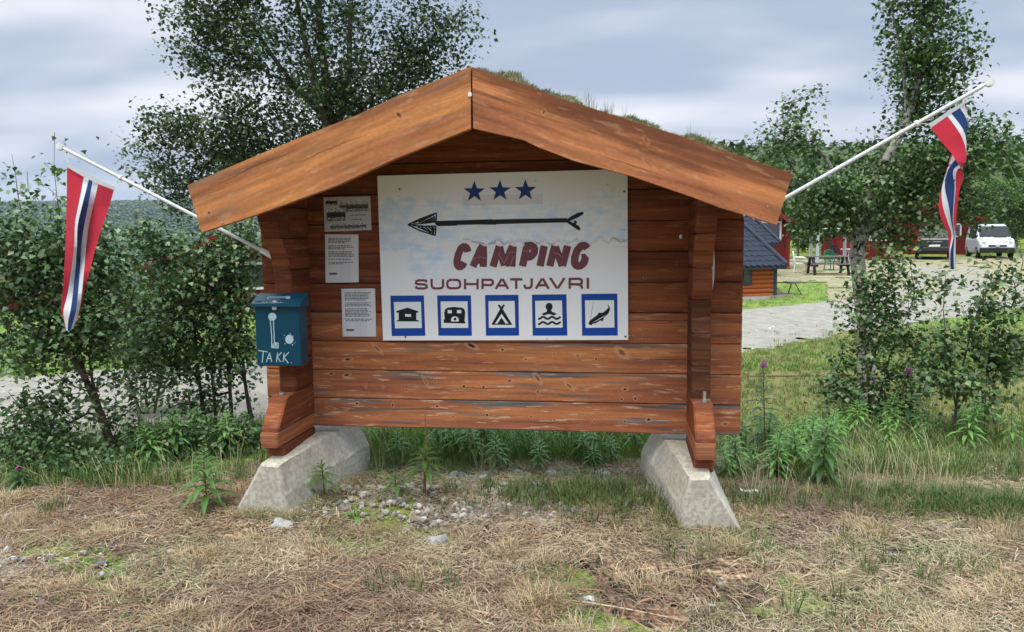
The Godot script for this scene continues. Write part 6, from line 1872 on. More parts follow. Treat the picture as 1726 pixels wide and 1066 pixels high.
func local_box(c: Vector3, side: Vector3, out: Vector3, hw: float, hh: float, hd: float) -> ArrayMesh:
	var st := S()
	var up := Vector3.UP
	var ring := func(y: float) -> Array: return [c - side * hw - out * hd + up * y, c + side * hw - out * hd + up * y, c + side * hw + out * hd + up * y, c - side * hw + out * hd + up * y]
	uvt = Transform2D()
	loft(st, [ring.call(-hh), ring.call(hh)])
	return fin(st)

func red_cabin(label: String, at: Vector3, turn: float, w: float, l: float, wall: float, rise: float) -> Node3D:
	# gable end faces +z
	org = Vector3.ZERO
	var o := thing("red_cabin", label, "cabin", at, turn)
	var red := mat(lin(0.13, 0.009, 0.011), 0.7)
	var red2 := mat(lin(0.19, 0.012, 0.014), 0.6)
	var roofm := mat(lin(0.05, 0.05, 0.055), 0.9)
	var white := mat(lin(0.7, 0.7, 0.7), 0.6)
	part("wall", prismmesh([Vector2(-w, -0.3), Vector2(w, -0.3), Vector2(w, wall), Vector2(0, wall + rise), Vector2(-w, wall)], -l, l), red, o)
	# upright boards on the faces
	var n := int(w * 2 / 0.16)
	for k in n:
		var x := -w + (k + 0.5) * 2 * w / n
		var h := wall + rise * (1.0 - absf(x) / w) - 0.04
		bx(o, "board", Vector3(x - 0.068, -0.25, l), Vector3(x + 0.068, h, l + 0.022), red)
	for s in [-1.0, 1.0]:
		var sx: float = s
		var e := 0.35
		var st := S()
		var y := wall - rise / w * e
		loft(st, [[Vector3(0, wall + rise + 0.02, -l - 0.3), Vector3(sx * (w + e), y + 0.02, -l - 0.3), Vector3(sx * (w + e), y + 0.12, -l - 0.3), Vector3(0, wall + rise + 0.12, -l - 0.3)], [Vector3(0, wall + rise + 0.02, l + 0.4), Vector3(sx * (w + e), y + 0.02, l + 0.4), Vector3(sx * (w + e), y + 0.12, l + 0.4), Vector3(0, wall + rise + 0.12, l + 0.4)]])
		var rf := part("roof", fin(st), roofm, o)
		var st2 := S()
		loft(st2, [[Vector3(0, wall + rise - 0.06, l + 0.402), Vector3(sx * (w + e), y - 0.06, l + 0.402), Vector3(sx * (w + e), y + 0.13, l + 0.402), Vector3(0, wall + rise + 0.13, l + 0.402)], [Vector3(0, wall + rise - 0.06, l + 0.43), Vector3(sx * (w + e), y - 0.06, l + 0.43), Vector3(sx * (w + e), y + 0.13, l + 0.43), Vector3(0, wall + rise + 0.13, l + 0.43)]])
		part("verge_board", fin(st2), red2, rf)
		bx(o, "corner_board", Vector3(sx * w - 0.07, -0.28, l + 0.003), Vector3(sx * w + 0.07, wall, l + 0.035), red2)
	var f := bx(o, "window", Vector3(-0.45 + w * 0.4, 0.95, l + 0.01), Vector3(0.45 + w * 0.4, 1.75, l + 0.05), white)
	bx(f, "pane", Vector3(-0.37 + w * 0.4, 1.03, l + 0.04), Vector3(0.37 + w * 0.4, 1.67, l + 0.056), M.glass)
	var d := bx(o, "door", Vector3(-w * 0.45 - 0.42, 0.0, l + 0.01), Vector3(-w * 0.45 + 0.42, 1.9, l + 0.045), red2)
	part("handle", ball(Vector3(-w * 0.45 + 0.34, 0.95, l + 0.06), 0.025), M.steel, d)
	return o

func build_huts() -> void:
	var c := Vector3(5.93, -0.2, -24.0)
	grill_hut("orange log grill hut with a dark shingled roof and a grey window frame", c, deg_to_rad(-42))
	grill_hut("second grill hut farther back whose dark roof shows above the first", Vector3(8.05, 0.42, -30.6), deg_to_rad(-42))
	var pad := S()
	org = Vector3.ZERO
	uvt = Transform2D()
	var ring0 := []
	var ring1 := []
	for i in 14:
		var a := TAU * i / 14
		var r := 2.85 + 0.25 * sin(i * 2.7)
		ring0.append(Vector3(c.x + cos(a) * r, -0.45, c.z + sin(a) * r)); ring1.append(Vector3(c.x + cos(a) * (r - 0.2), -0.135, c.z + sin(a) * (r - 0.2)))
	loft(pad, [ring0, ring1])
	structure("gravel_pad", fin(pad), M.gravel, "grey gravel pad that the orange hut stands on")
	red_cabin("dark red cabin gable just behind the grill hut roofs", Vector3(11.3, 0.55, -35.5), deg_to_rad(-14), 1.25, 1.6, 1.75, 0.62)
	red_cabin("red cabin with a dark chair against its wall, behind the white birch trunk", Vector3(19.677, 0.417, -43.5), deg_to_rad(-20), 1.9, 2.2, 1.75, 0.75)
	red_cabin("broad red cabin standing behind the dark parked car", Vector3(26.48, 0.586, -48.5), deg_to_rad(-24), 2.3, 2.4, 2.0, 0.8)
	red_cabin("red cabin half hidden by the dense shrub on the mailbox side", Vector3(-8.9, -0.75, -24.0), deg_to_rad(18), 1.9, 2.2, 1.7, 0.8)
	red_cabin("red cabin seen through leaves beyond the open pennant", Vector3(-16.4, -0.9, -25.5), deg_to_rad(25), 1.7, 2.0, 1.5, 0.7)

# ------------------------------------------------------------------ cars
# cross-sections from the rear to the front: [z, bottom, belt, top, half width at the belt, half width at the top]
func car_body(secs: Array) -> ArrayMesh:
	var st := SurfaceTool.new()
	st.begin(Mesh.PRIMITIVE_TRIANGLES)
	uvt = Transform2D()
	var rings := []
	for s in secs:
		var z: float = s[0]; var b: float = s[1]; var m: float = s[2]; var t: float = s[3]; var w: float = s[4]; var u: float = s[5]
		rings.append([Vector3(-w * 0.93, b, z), Vector3(w * 0.93, b, z), Vector3(w, b + 0.14, z), Vector3(w, m - 0.1, z), Vector3(w * 0.975, m, z), Vector3(u, t - 0.05, z), Vector3(u * 0.86, t, z), Vector3(-u * 0.86, t, z), Vector3(-u, t - 0.05, z), Vector3(-w * 0.975, m, z), Vector3(-w, m - 0.1, z), Vector3(-w, b + 0.14, z)])
	st.set_smooth_group(-1)
	loft(st, rings)
	return fin(st)

func wheel(o: Node3D, x: float, z: float, r: float) -> void:
	var s := signf(x)
	var w := part("wheel", one_tube([Vector3(x - s * 0.19, r, z), Vector3(x - s * 0.17, r, z), Vector3(x - s * 0.02, r, z), Vector3(x, r, z)], [r - 0.03, r, r, r - 0.03], 22), mat(lin(0.02, 0.02, 0.02), 0.9), o)
	part("rim", one_tube([Vector3(x - s * 0.01, r, z), Vector3(x + s * 0.006, r, z)], [r * 0.64, r * 0.6], 16), mat(lin(0.45, 0.45, 0.46), 0.35, 0.7), w)

func face_quad(a: Vector3, b: Vector3, c: Vector3, d: Vector3, out: Vector3) -> ArrayMesh:
	# a thin plate lying on the body
	var st := S()
	var n := out.normalized()
	loft(st, [[a, b, c, d], [a + n * 0.012, b + n * 0.012, c + n * 0.012, d + n * 0.012]])
	return fin(st)

func build_cars() -> void:
	org = Vector3.ZERO
	uvt = Transform2D()
	var black := mat(lin(0.02, 0.02, 0.022), 0.6)
	var lamp := mat(lin(0.6, 0.62, 0.66), 0.15)
	M.glass = mat(lin(0.02, 0.024, 0.028), 0.12)
	M.glass.metallic_specular = 0.3
	# the van, nose towards the viewer
	var o := thing("parked_van", "small white van parked nose out at the edge of the gravel yard", "van", Vector3(26.428, 0.389, -42.5), deg_to_rad(-21))
	var white := mat(lin(0.52, 0.57, 0.66), 0.25)
	white.clearcoat_enabled = true
	part("body", car_body([[-2.02, .42, 1.02, 1.62, .78, .60], [-1.92, .30, 1.03, 1.76, .83, .68], [-1.0, .27, 1.04, 1.83, .85, .70], [.2, .27, 1.05, 1.82, .86, .70], [.62, .27, 1.05, 1.74, .86, .68], [.95, .27, 1.05, 1.40, .86, .70], [1.30, .27, 1.04, 1.09, .85, .74], [1.75, .29, .92, .98, .83, .70], [1.98, .33, .72, .80, .76, .62], [2.05, .40, .60, .64, .68, .5]]), white, o)
	part("windscreen", face_quad(Vector3(-.66, 1.70, .66), Vector3(.66, 1.70, .66), Vector3(.72, 1.13, 1.27), Vector3(-.72, 1.13, 1.27), Vector3(0, .73, .68)), M.glass, o)
	for s in [-1.0, 1.0]:
		var x: float = s
		part("side_window", face_quad(Vector3(x * .835, 1.10, .95), Vector3(x * .835, 1.10, .05), Vector3(x * .715, 1.66, .10), Vector3(x * .715, 1.66, .58), Vector3(x, .2, 0)), M.glass, o)
		part("side_window", face_quad(Vector3(x * .835, 1.10, -.05), Vector3(x * .835, 1.10, -.95), Vector3(x * .715, 1.66, -.95), Vector3(x * .715, 1.66, -.05), Vector3(x, .2, 0)), M.glass, o)
		part("headlight", ball(Vector3(x * .60, .80, 1.88), .13, 0.75), lamp, o)
		var mi := part("mirror", ball(Vector3(x * .96, 1.12, .95), .10, 0.9), black, o)
		bx(mi, "arm", Vector3(x * .90 - .06, 1.06, .93), Vector3(x * .90 + .03, 1.09, .97), black)
		wheel(o, x * .86, 1.28, .31); wheel(o, x * .86, -1.3, .31)
		bx(o, "roof_bar", Vector3(x * .58 - .02, 1.83, -1.2), Vector3(x * .58 + .02, 1.87, .25), black)
	bx(o, "bumper", Vector3(-.80, .30, 1.82), Vector3(.80, .56, 2.09), black, .04)
	bx(o, "cross_bar", Vector3(-.66, 1.87, -.25), Vector3(.66, 1.90, -.19), black)
	bx(o, "cross_bar", Vector3(-.66, 1.87, -1.0), Vector3(.66, 1.90, -.94), black)
	var pl := bx(o, "grille", Vector3(-.42, .60, 1.98), Vector3(.42, .70, 2.07), black, .02)
	part("badge", ball(Vector3(0, .66, 2.06), .11, 0.62), lamp, pl)
	bx(o, "wiper", Vector3(-.05, 1.10, 1.29), Vector3(.55, 1.12, 1.32), black)
	# the dark car, seen from behind
	o = thing("parked_car", "black off-road estate car parked with its tail towards the viewer", "car", Vector3(23.094, 0.374, -42), deg_to_rad(152))
	var dark := mat(lin(0.012, 0.013, 0.02), 0.2)
	dark.clearcoat_enabled = true
	part("body", car_body([[-2.12, .48, .95, 1.02, .78, .66], [-2.05, .40, 1.02, 1.10, .84, .74], [-1.96, .36, 1.04, 1.24, .87, .74], [-1.72, .34, 1.05, 1.66, .88, .70], [-1.0, .32, 1.05, 1.74, .89, .70], [.2, .32, 1.05, 1.72, .89, .70], [.6, .32, 1.05, 1.60, .89, .69], [1.15, .32, 1.04, 1.12, .88, .74], [1.9, .34, .94, 1.0, .85, .7], [2.15, .42, .72, .76, .76, .6]]), dark, o)
	part("rear_window", face_quad(Vector3(-.64, 1.60, -1.765), Vector3(.64, 1.60, -1.765), Vector3(.70, 1.12, -2.045), Vector3(-.70, 1.12, -2.045), Vector3(0, .35, -1)), M.glass, o)
	for s in [-1.0, 1.0]:
		var x: float = s
		part("tail_light", face_quad(Vector3(x * .70, .84, -2.115), Vector3(x * .85, .84, -2.05), Vector3(x * .84, 1.18, -1.985), Vector3(x * .72, 1.18, -2.03), Vector3(x * .25, 0.1, -1)), mat(lin(0.5, 0.02, 0.025), 0.2), o)
		part("side_window", face_quad(Vector3(x * .86, 1.10, .85), Vector3(x * .86, 1.10, -1.75), Vector3(x * .715, 1.58, -1.5), Vector3(x * .715, 1.58, .48), Vector3(x, .2, 0)), M.glass, o)
		part("mirror", ball(Vector3(x * .98, 1.12, .8), .10, 0.9), dark, o)
		wheel(o, x * .88, 1.35, .36); wheel(o, x * .88, -1.35, .36)
		bx(o, "roof_rail", Vector3(x * .6 - .02, 1.74, -1.4), Vector3(x * .6 + .02, 1.79, .2), mat(lin(0.5, 0.5, 0.52), 0.3, 0.8))
	bx(o, "bumper", Vector3(-.84, .40, -2.19), Vector3(.84, .64, -1.95), mat(lin(0.03, 0.03, 0.035), 0.5), .04)
	bx(o, "number_plate", Vector3(-.26, .66, -2.175), Vector3(.26, .77, -2.12), mat(lin(0.7, 0.7, 0.7), 0.5))
	bx(o, "trim_strip", Vector3(-.35, .90, -2.14), Vector3(.35, .94, -2.08), mat(lin(0.5, 0.5, 0.52), 0.3, 0.8))

# ------------------------------------------------------------------ things about the yard
func plastic_chair(label: String, at: Vector3, turn: float, m: Material) -> Node3D:
	org = Vector3.ZERO
	var o := thing("plastic_chair", label, "chair", at, turn)
	bx(o, "seat", Vector3(-.22, .40, -.22), Vector3(.22, .43, .22), m, .01)
	for q in [[-.2, .2], [.2, .2], [-.2, -.2], [.2, -.2]]:
		part("leg", one_tube([Vector3(q[0] * 1.15, 0, q[1] * 1.2), Vector3(q[0] * .98, .42, q[1])], [.022, .022], 6), m, o)
	var back := part("backrest", one_tube([Vector3(-.23, .42, -.2), Vector3(-.24, .70, -.25), Vector3(-.17, .85, -.28), Vector3(0, .89, -.29), Vector3(.17, .85, -.28), Vector3(.24, .70, -.25), Vector3(.23, .42, -.2)], [.02, .022, .024, .024, .024, .022, .02], 7), m, o)
	for k in 5:
		bx(back, "slat", Vector3(-.16 + k * .08 - .026, .46, -.285 + 0.012 * absf(k - 2)), Vector3(-.16 + k * .08 + .026, .85, -.265 + 0.012 * absf(k - 2)), m)
	for s in [-1.0, 1.0]:
		var x: float = s
		part("armrest", one_tube([Vector3(x * .235, .66, -.22), Vector3(x * .26, .65, .1), Vector3(x * .25, .62, .2), Vector3(x * .22, .41, .2)], [.022, .026, .024, .02], 7), m, o)
	return o

func build_yard_things() -> void:
	var grey := mat(lin(0.16, 0.15, 0.14), 0.85)
	var dk := mat(lin(0.045, 0.04, 0.035), 0.85)
	org = Vector3.ZERO
	# picnic table with fixed benches
	var o := thing("picnic_table", "weathered grey picnic table between two plastic chairs", "table", Vector3(12.386, 0.092, -30), deg_to_rad(-8))
	for k in 5:
		bx(o, "table_plank", Vector3(-.78, .70, -.36 + k * .146), Vector3(.78, .74, -.36 + k * .146 + .138), grey)
	for s in [-1.0, 1.0]:
		var x: float = s
		for k in 2:
			bx(o, "bench_plank", Vector3(-.78, .42, x * .66 - .13 + k * .135), Vector3(.78, .455, x * .66 - .13 + k * .135 + .125), grey)
		bx(o, "cross_beam", Vector3(x * .58 - .04, .34, -.76), Vector3(x * .58 + .04, .42, .76), dk)
		for q in [-1.0, 1.0]:
			part("leg", one_tube([Vector3(x * .62, 0, q * .62), Vector3(x * .62, .70, q * .22)], [.055, .055], 4), dk, o)
	plastic_chair("white plastic garden chair beside the picnic table", Vector3(11.672, 0.113, -31), deg_to_rad(70), M.white_plastic)
	plastic_chair("green plastic garden chair on the far side of the picnic table", Vector3(13.595, 0.145, -32.5), deg_to_rad(10), mat(lin(0.02, 0.13, 0.07), 0.5))
	plastic_chair("dark blue garden chair against the wall of the red cabin", Vector3(16.614, 0.303, -39.5), deg_to_rad(-15), mat(lin(0.012, 0.016, 0.035), 0.6))
	# white flat canopy on posts
	var p: Vector3 = Vector3(15.719, 0.26, -38)
	o = thing("canopy", "long white flat canopy on slim posts in front of the red cabin", "canopy", p, deg_to_rad(-4))
	bx(o, "roof_sheet", Vector3(-.98, 1.62, -.6), Vector3(.98, 1.76, .6), mat(lin(0.66, 0.67, 0.70), 0.5), .02)
	bx(o, "front_fascia", Vector3(-.96, 1.50, .54), Vector3(.96, 1.63, .585), mat(lin(0.36, 0.38, 0.42), 0.5))
	for q in [[-.72, .5], [.92, .5], [-.72, -.5], [.92, -.5]]:
		bx(o, "post", Vector3(q[0] - .06, -.1, q[1] - .06), Vector3(q[0] + .06, 1.62, q[1] + .06), mat(lin(0.42, 0.47, 0.52), 0.6))
	# folding fire tray by the hut
	o = thing("fire_tray", "small grey folding tray stand on the grass beside the hut", "tray stand", Vector3(8.435, -0.161, -22.96))
	part("tray", one_tube([Vector3(0, .34, 0), Vector3(0, .36, 0), Vector3(0, .40, 0)], [.20, .26, .27], 16), mat(lin(0.16, 0.18, 0.2), 0.5, 0.4), o)
	for k in 3:
		var a := TAU * k / 3 + 0.4
		part("leg", one_tube([Vector3(cos(a) * .26, 0, sin(a) * .26), Vector3(cos(a) * .06, .36, sin(a) * .06)], [.014, .014], 6), M.black_steel, o)
	# white camper bicycle rack or pram stand near the cabin door
	o = thing("garden_table", "small white garden table near the wall of the red cabin", "table", Vector3(17.158, 0.289, -39))
	part("table_top", one_tube([Vector3(0, .66, 0), Vector3(0, .70, 0)], [.42, .42], 18), M.white_plastic, o)
	for k in 3:
		var a := TAU * k / 3
		part("leg", one_tube([Vector3(cos(a) * .34, 0, sin(a) * .34), Vector3(cos(a) * .08, .67, sin(a) * .08)], [.022, .022], 6), M.white_plastic, o)
	# reddish plank lying out on the heath
	o = thing("loose_plank", "reddish weathered plank lying flat in the heath grass", "plank", Vector3(3.169, -0.051, -8.58) + Vector3(0, .004, 0), deg_to_rad(2))
	var st := S()
	box(st, Vector3(-.62, -.012, -.035), Vector3(.62, .012, .035), .004, 0, 2)
	part("plank", fin(st), mat(lin(0.15, 0.075, 0.045), 0.9), o)
	# scrap of paper by the foot
	o = thing("paper_scrap", "crumpled white scrap of paper in the dry grass by the concrete foot", "litter", Vector3(1.381, -0.006, -4.38))
	st = S()
	var R := rng(6)
	var pr := []
	for i in 5:
		for j in 4:
			pr.append(Vector3((i - 2) * .025, .02 + R.randf() * .03, (j - 1.5) * .022))
	for i in 4:
		for j in 3:
			quad(st, pr[i * 4 + j], pr[(i + 1) * 4 + j], pr[(i + 1) * 4 + j + 1], pr[i * 4 + j + 1], Vector3.UP)
	part("sheet", fin(st), M.white_plastic, o)

# ------------------------------------------------------------------ fireweed and grasses
func fireweed(called: String, label: String, at: Vector3, high: float, n: int, s: int, group := "", single := false, bloom := 0.0, droop := 0.5, tone := Color(0.05, 0.115, 0.03)) -> Node3D:
	org = Vector3.ZERO
	var o := thing(called, label, "plant", at, 0.0, group)
	grow_fireweed(o, high, n, s, single, bloom, droop, tone)
	return o

func grow_fireweed(o: Node3D, high: float, n: int, s: int, single: bool, bloom: float, droop: float, tone: Color) -> void:
	org = Vector3.ZERO
	uvt = Transform2D()
	var R := rng(s)
	var lean := Vector3(R.randfn() * 0.05, 0, R.randfn() * 0.05)
	part("stem", one_tube([Vector3.ZERO, Vector3(0, high * .5, 0) + lean * .5, Vector3(0, high, 0) + lean], [.0045, .0036, .0016], 6), mat(lin(0.11, 0.055, 0.04), 0.8), o)
	var where := []
	var tints := []
	for k in n:
		var f := 0.22 + 0.78 * pow(float(k) / n, 0.85) if droop < 0.95 else 0.50 + 0.50 * pow(float(k) / n, 0.8)
		var a := k * 2.4 + R.randf() * 0.5
		var len := (0.115 * sin(PI * clampf(f * 0.80 + 0.22, 0, 1)) + 0.022) * R.randf_range(0.85, 1.15) * clampf(high / 0.30, 0.95, 1.3) * (1.12 if single else 1.0)
		var rise := lerpf(-droop * 0.5, 0.85, pow(f, 2.5))
		var dir := Vector3(cos(a), rise, sin(a)).normalized()
		var x := Vector3.UP.cross(dir).normalized()
		where.append(Transform3D(Basis(x * len, dir.cross(x) * len, dir * len), Vector3(0, high * f, 0) + lean * f))
		tints.append(tone * R.randf_range(0.7, 1.35))
	if single:
		for k in n:
			var c: Color = tints[k]
			var key := "weed%d" % int(clampf(c.g * 40.0, 0, 7))
			if not M.has(key):
				M[key] = leaf_mat(Color(c.r, c.g, c.b).linear_to_srgb(), lin(0.35, 0.5, 0.15), 0.5)
				M[key].vertex_color_use_as_albedo = false
			var l := part("leaf", M.weed_leaf, M[key], o)
			l.transform = where[k]
	else:
		scatter("leaves", M.weed_leaf, M.leaf, where, tints, o)
	if bloom > 0.0:
		# a loose spike of small four-petalled flowers
		var st := S()
		for k in 26:
			var f := float(k) / 26
			var a := k * 2.4
			var r := bloom * (0.30 - 0.2 * f)
			var c := Vector3(cos(a) * r, high + bloom * (f - 0.15), sin(a) * r) + lean
			var z := 0.013 * (1.1 - 0.7 * f)
			for q in 4:
				var b := a + q * TAU / 4
				var u := Vector3(cos(b), 0.5, sin(b)) * z
				var v := Vector3(-sin(b), 0.2, cos(b)) * z * 0.6
				tri(st, c, c + u + v, c + u - v, Vector3(cos(a), 0.3, sin(a)))
		part("flower_spike", fin(st), M.petal, o)

func build_plants() -> void:
	org = Vector3.ZERO
	M.petal = mat(lin(0.42, 0.10, 0.36), 0.7)
	M.petal.cull_mode = BaseMaterial3D.CULL_DISABLED
	# lance-shaped leaf, arched along its length
	var st := SurfaceTool.new()
	st.begin(Mesh.PRIMITIVE_TRIANGLES)
	var spine := [Vector3(0, 0, 0), Vector3(0, .05, .3), Vector3(0, .0, .65), Vector3(0, -.17, 1.0)]
	var half := [0.014, 0.105, 0.085, 0.005]
	for k in 3:
		for s in [-1.0, 1.0]:
			var a: Vector3 = spine[k]
			var b: Vector3 = spine[k + 1]
			quad(st, a, b, b + Vector3(s * half[k + 1], half[k + 1] * .35, 0), a + Vector3(s * half[k], half[k] * .35, 0), Vector3.UP)
	st.generate_normals()
	M.weed_leaf = st.commit()
	# the ones that stand out in front
	fireweed("fireweed", "tall leafy fireweed standing clear of the concrete foot on the shrub side", Vector3(-1.721, -0.003, -4.18), .36, 44, 1, "", true, 0.0, .4, Color(0.045, 0.12, 0.03))
	fireweed("fireweed", "drooping fireweed in front of the concrete foot, nearer the mailbox", Vector3(-1.237, -0.001, -4.4), .20, 26, 2, "", true, 0.0, 1.1, Color(0.05, 0.13, 0.03))
	fireweed("fireweed", "drooping fireweed in front of the concrete foot with the higher top", Vector3(-1.105, -0.003, -4.36), .25, 26, 3, "", true, 0.0, 1.1, Color(0.045, 0.115, 0.03))
	fireweed("fireweed", "low dark fireweed beside the dark stone in the gravel", Vector3(-0.694, -0.007, -4.4), .15, 22, 4, "", true, 0.0, 1.2, Color(0.03, 0.085, 0.028))
	var o := fireweed("fireweed", "dark fireweed under the wall with one long dry flower stalk", Vector3(-0.533, -0.001, -4.4), .34, 36, 5, "", true, 0.0, 1.0, Color(0.035, 0.09, 0.028))
	part("dry_stalk", one_tube([Vector3(.01, 0, 0), Vector3(.025, .3, .01), Vector3(.02, .52, .02)], [.004, .003, .002], 6), mat(lin(0.22, 0.10, 0.06), 0.9), o)
	fireweed("fireweed", "big blue-green fireweed in the grass beyond the open side of the shelter", Vector3(1.871, -0.007, -4.54), .44, 60, 6, "", true, 0.0, .9, Color(0.028, 0.08, 0.035))
	fireweed("fireweed", "tiny bright fireweed seedling in the litter before the gravel", Vector3(-0.845, -0.005, -4), .08, 10, 7, "", true, 0.0, .8, Color(0.06, 0.17, 0.03))
	# flowering ones
	for q in [[Vector3(1.749, -0.003, -5.2), .62, "flowering fireweed closest to the end of the log wall"], [Vector3(3.109, -0.014, -6), .44, "flowering fireweed between the two saplings, lower of its pair"], [Vector3(3.26, -0.016, -6.1), .50, "flowering fireweed between the two saplings, taller of its pair"], [Vector3(3.575, -0.01, -5.7), .58, "flowering fireweed beyond the slender open sapling"], [Vector3(-0.239, -0.004, -5.4), .30, "pale pink fireweed under the log wall"], [Vector3(-0.932, -0.005, -5.5), .16, "short pink fireweed near the foot under the log wall"], [Vector3(-3.036, 0, -4.6), .14, "small pink fireweed at the edge of the scrub"]]:
		fireweed("fireweed", q[2], q[0], q[1], 40, int(q[0].x * 100 + 900), "", false, minf(.06, q[1] * .12), .4, Color(0.05, 0.115, 0.035))
	# the thickets
	var R := rng(52)
	var proto := []
	for k in 5:
		proto.append(fireweed("fireweed", "green fireweed of the thicket under the shelter's wall", Vector3.ZERO, [.42, .36, .48, .34, .40][k], 46, 60 + k, "fireweed thicket under the wall", false, 0.0, .5, Color(0.14, 0.29, 0.07)))
	var at := []
	for k in 34:
		var side := R.randf_range(-0.068, 0.180)
		var d := R.randf_range(4.92, 5.9)
		at.append([side, d, 0])
	for k in 16: at.append([R.randf_range(-0.188, -0.064), R.randf_range(5.1, 6.2), 0])
	for k in 28: at.append([R.randf_range(0.280, 0.431), R.randf_range(4.55, 5.5), 1])
	for k in 26: at.append([R.randf_range(0.431, 0.668), R.randf_range(5.2, 6.3), 1])
	for k in 12: at.append([R.randf_range(-0.668, -0.328), R.randf_range(5.0, 5.9), 2])
	for k in at.size():
		var q: Array = at[k]
		var x: float = q[0] * q[1]
		var p := gp(x, -q[1])
		var turn := R.randf() * TAU
		var z := R.randf_range(0.5, 0.92)
		if q[2] == 0: z *= 0.8
		if q[2] == 1: z *= 0.85
		if k < 5:
			proto[k].transform = Transform3D(Basis(Vector3.UP, turn).scaled(Vector3.ONE * z), p)
		else:
			var c := copy_of(proto[k % 5], p, turn, z)
			if q[2] == 1:
				c.set_meta("label", "green fireweed of the thicket beyond the open end of the wall")
				c.set_meta("group", "fireweed thicket beyond the end of the wall")
			elif q[2] == 2:
				c.set_meta("label", "green fireweed among the undergrowth on the shrub side")
				c.set_meta("group", "fireweed among the shrubs")
	# grasses: green behind and beside, straw in front
	var where2 := []
	var tints2 := []
	var green := tuft_mesh(16, .20, .0022, .55, 1, .05)
	var lawn := tuft_mesh(14, .09, .0030, .5, 2, .09)
	var straw := tuft_mesh(16, .085, .0015, 1.0, 3, .045)
	var where := []
	var tints := []
	for k in 5200:
		var d := 4.6 + 7.4 * pow(R.randf(), 1.5)
		var x := R.randf_range(-0.78, 0.78) * (d + 0.4)
		if track_dist(x, d) < 0.05: continue
		if d < 5.0 + 0.25 * sin(x * 3.0) and absf(x + 0.3) < 1.4: continue
		if x > 1.3 and d > 6.2 and R.randf() < 0.72: continue
		var s := R.randf_range(0.5, 1.15) * (1.0 if d < 6.3 else 0.6)
		if absf(x + 0.3) < 1.9 and d < 6: s *= 0.8
		where.append(Transform3D(Basis(Vector3.UP, R.randf() * TAU).scaled(Vector3.ONE * s), gp(x, -d)))
		tints.append(Color(0.06, 0.13, 0.028).lerp(Color(0.19, 0.26, 0.08), R.randf()).lerp(Color(0.36, 0.30, 0.17), 0.5 if R.randf() < 0.13 else 0.0))
	# the lush strip that shows under the wall
	for k in 900:
		var d := R.randf_range(5.0, 6.6)
		where.append(Transform3D(Basis(Vector3.UP, R.randf() * TAU).scaled(Vector3.ONE * R.randf_range(0.6, 1.35)), gp(R.randf_range(-1.5, 1.2), -d)))
		tints.append(Color(0.10, 0.19, 0.04).lerp(Color(0.24, 0.34, 0.10), R.randf()))
	tag(scatter("green_grass", green, M.grass, where, tints, self), "green grass growing behind and beside the shelter", "grass")
	# clumps that stand in the verge
	where = []; tints = []
	for q in [[0.329, -4.400, .30, 110], [0.491, -4.280, .25, 80], [0.170, -4.360, .22, 22], [2.094, -4.280, .22, 70], [2.291, -4.140, .26, 110], [2.564, -4.100, .25, 110], [2.695, -4.000, .22, 70], [1.269, -4.260, .2, 26], [1.568, -4.240, .26, 26], [0.893, -3.940, .2, 18], [1.912, -3.240, .2, 12], [1.807, -3.340, .16, 10], [0.586, -4.000, .25, 50], [-2.605, -4.180, .1, 8], [-0.422, -3.120, .12, 6], [1.313, -2.940, .14, 8], [1.082, -3.520, .2, 10]]:
		var c := gp(q[0], q[1])
		for k in q[3]:
			var p := c + Vector3(R.randfn() * q[2], 0, R.randfn() * q[2] * .45)
			where.append(Transform3D(Basis(Vector3.UP, R.randf() * TAU).scaled(Vector3.ONE * R.randf_range(.38, .85)), gp(p.x, p.z)))
			tints.append(Color(0.05, 0.105, 0.028).lerp(Color(0.17, 0.22, 0.075), R.randf()))
	var RG := rng(64)
	for k in 46:
		var d := RG.randf_range(2.75, 4.7)
		var x := RG.randf_range(-0.7, 0.72) * d
		if RG.randf() > 0.35 + 0.65 * ss(-0.5, 1.6, x): continue
		var n := RG.randi_range(5, 22)
		for i in n:
			where.append(Transform3D(Basis(Vector3.UP, RG.randf() * TAU).scaled(Vector3.ONE * RG.randf_range(.16, .42)), gp(x + RG.randfn() * .09, -d + RG.randfn() * .05)))
			tints.append(Color(0.08, 0.15, 0.03).lerp(Color(0.22, 0.26, 0.08), RG.randf()))
	tag(scatter("grass_clumps", green, M.grass, where, tints, self), "scattered green grass clumps in the dry verge", "grass")
	where = []; tints = []
	for k in 9000:
		var d := 9.0 + 22.0 * pow(R.randf(), 1.4)
		var x := R.randf_range(-0.8, 0.8) * d
		if track_dist(x, d) < 0.1 or in_yard(x, d): continue
		var s := R.randf_range(0.7, 1.5)
		where.append(Transform3D(Basis(Vector3.UP, R.randf() * TAU).scaled(Vector3.ONE * s), gp(x, -d)))
		tints.append(Color(0.09, 0.20, 0.035).lerp(Color(0.24, 0.33, 0.085), R.randf()).lerp(Color(0.38, 0.32, 0.18), 0.45 if R.randf() < 0.15 else 0.0))
	tag(scatter("lawn_grass", lawn, M.grass, where, tints, self), "bright rough lawn on the far side of the track", "grass")
	where = []; tints = []
	for k in 1500:
		var d := R.randf_range(5.5, 20.0)
		var x := R.randf_range(-0.75, 0.75) * d
		var t := track_dist(x, d)
		if t > 0.15 or t < -0.55 - 0.3 * R.randf(): continue
		where.append(Transform3D(Basis(Vector3.UP, R.randf() * TAU).scaled(Vector3.ONE * R.randf_range(.4, 1.1)), gp(x, -d, 0.02)))
		tints.append(Color(0.09, 0.16, 0.035).lerp(Color(0.30, 0.28, 0.12), R.randf()))
	tag(scatter("edge_weeds", lawn, M.grass, where, tints, self), "straggling weeds along both edges of the gravel track", "grass")
	# low heath tufts on the open side
	where = []; tints = []
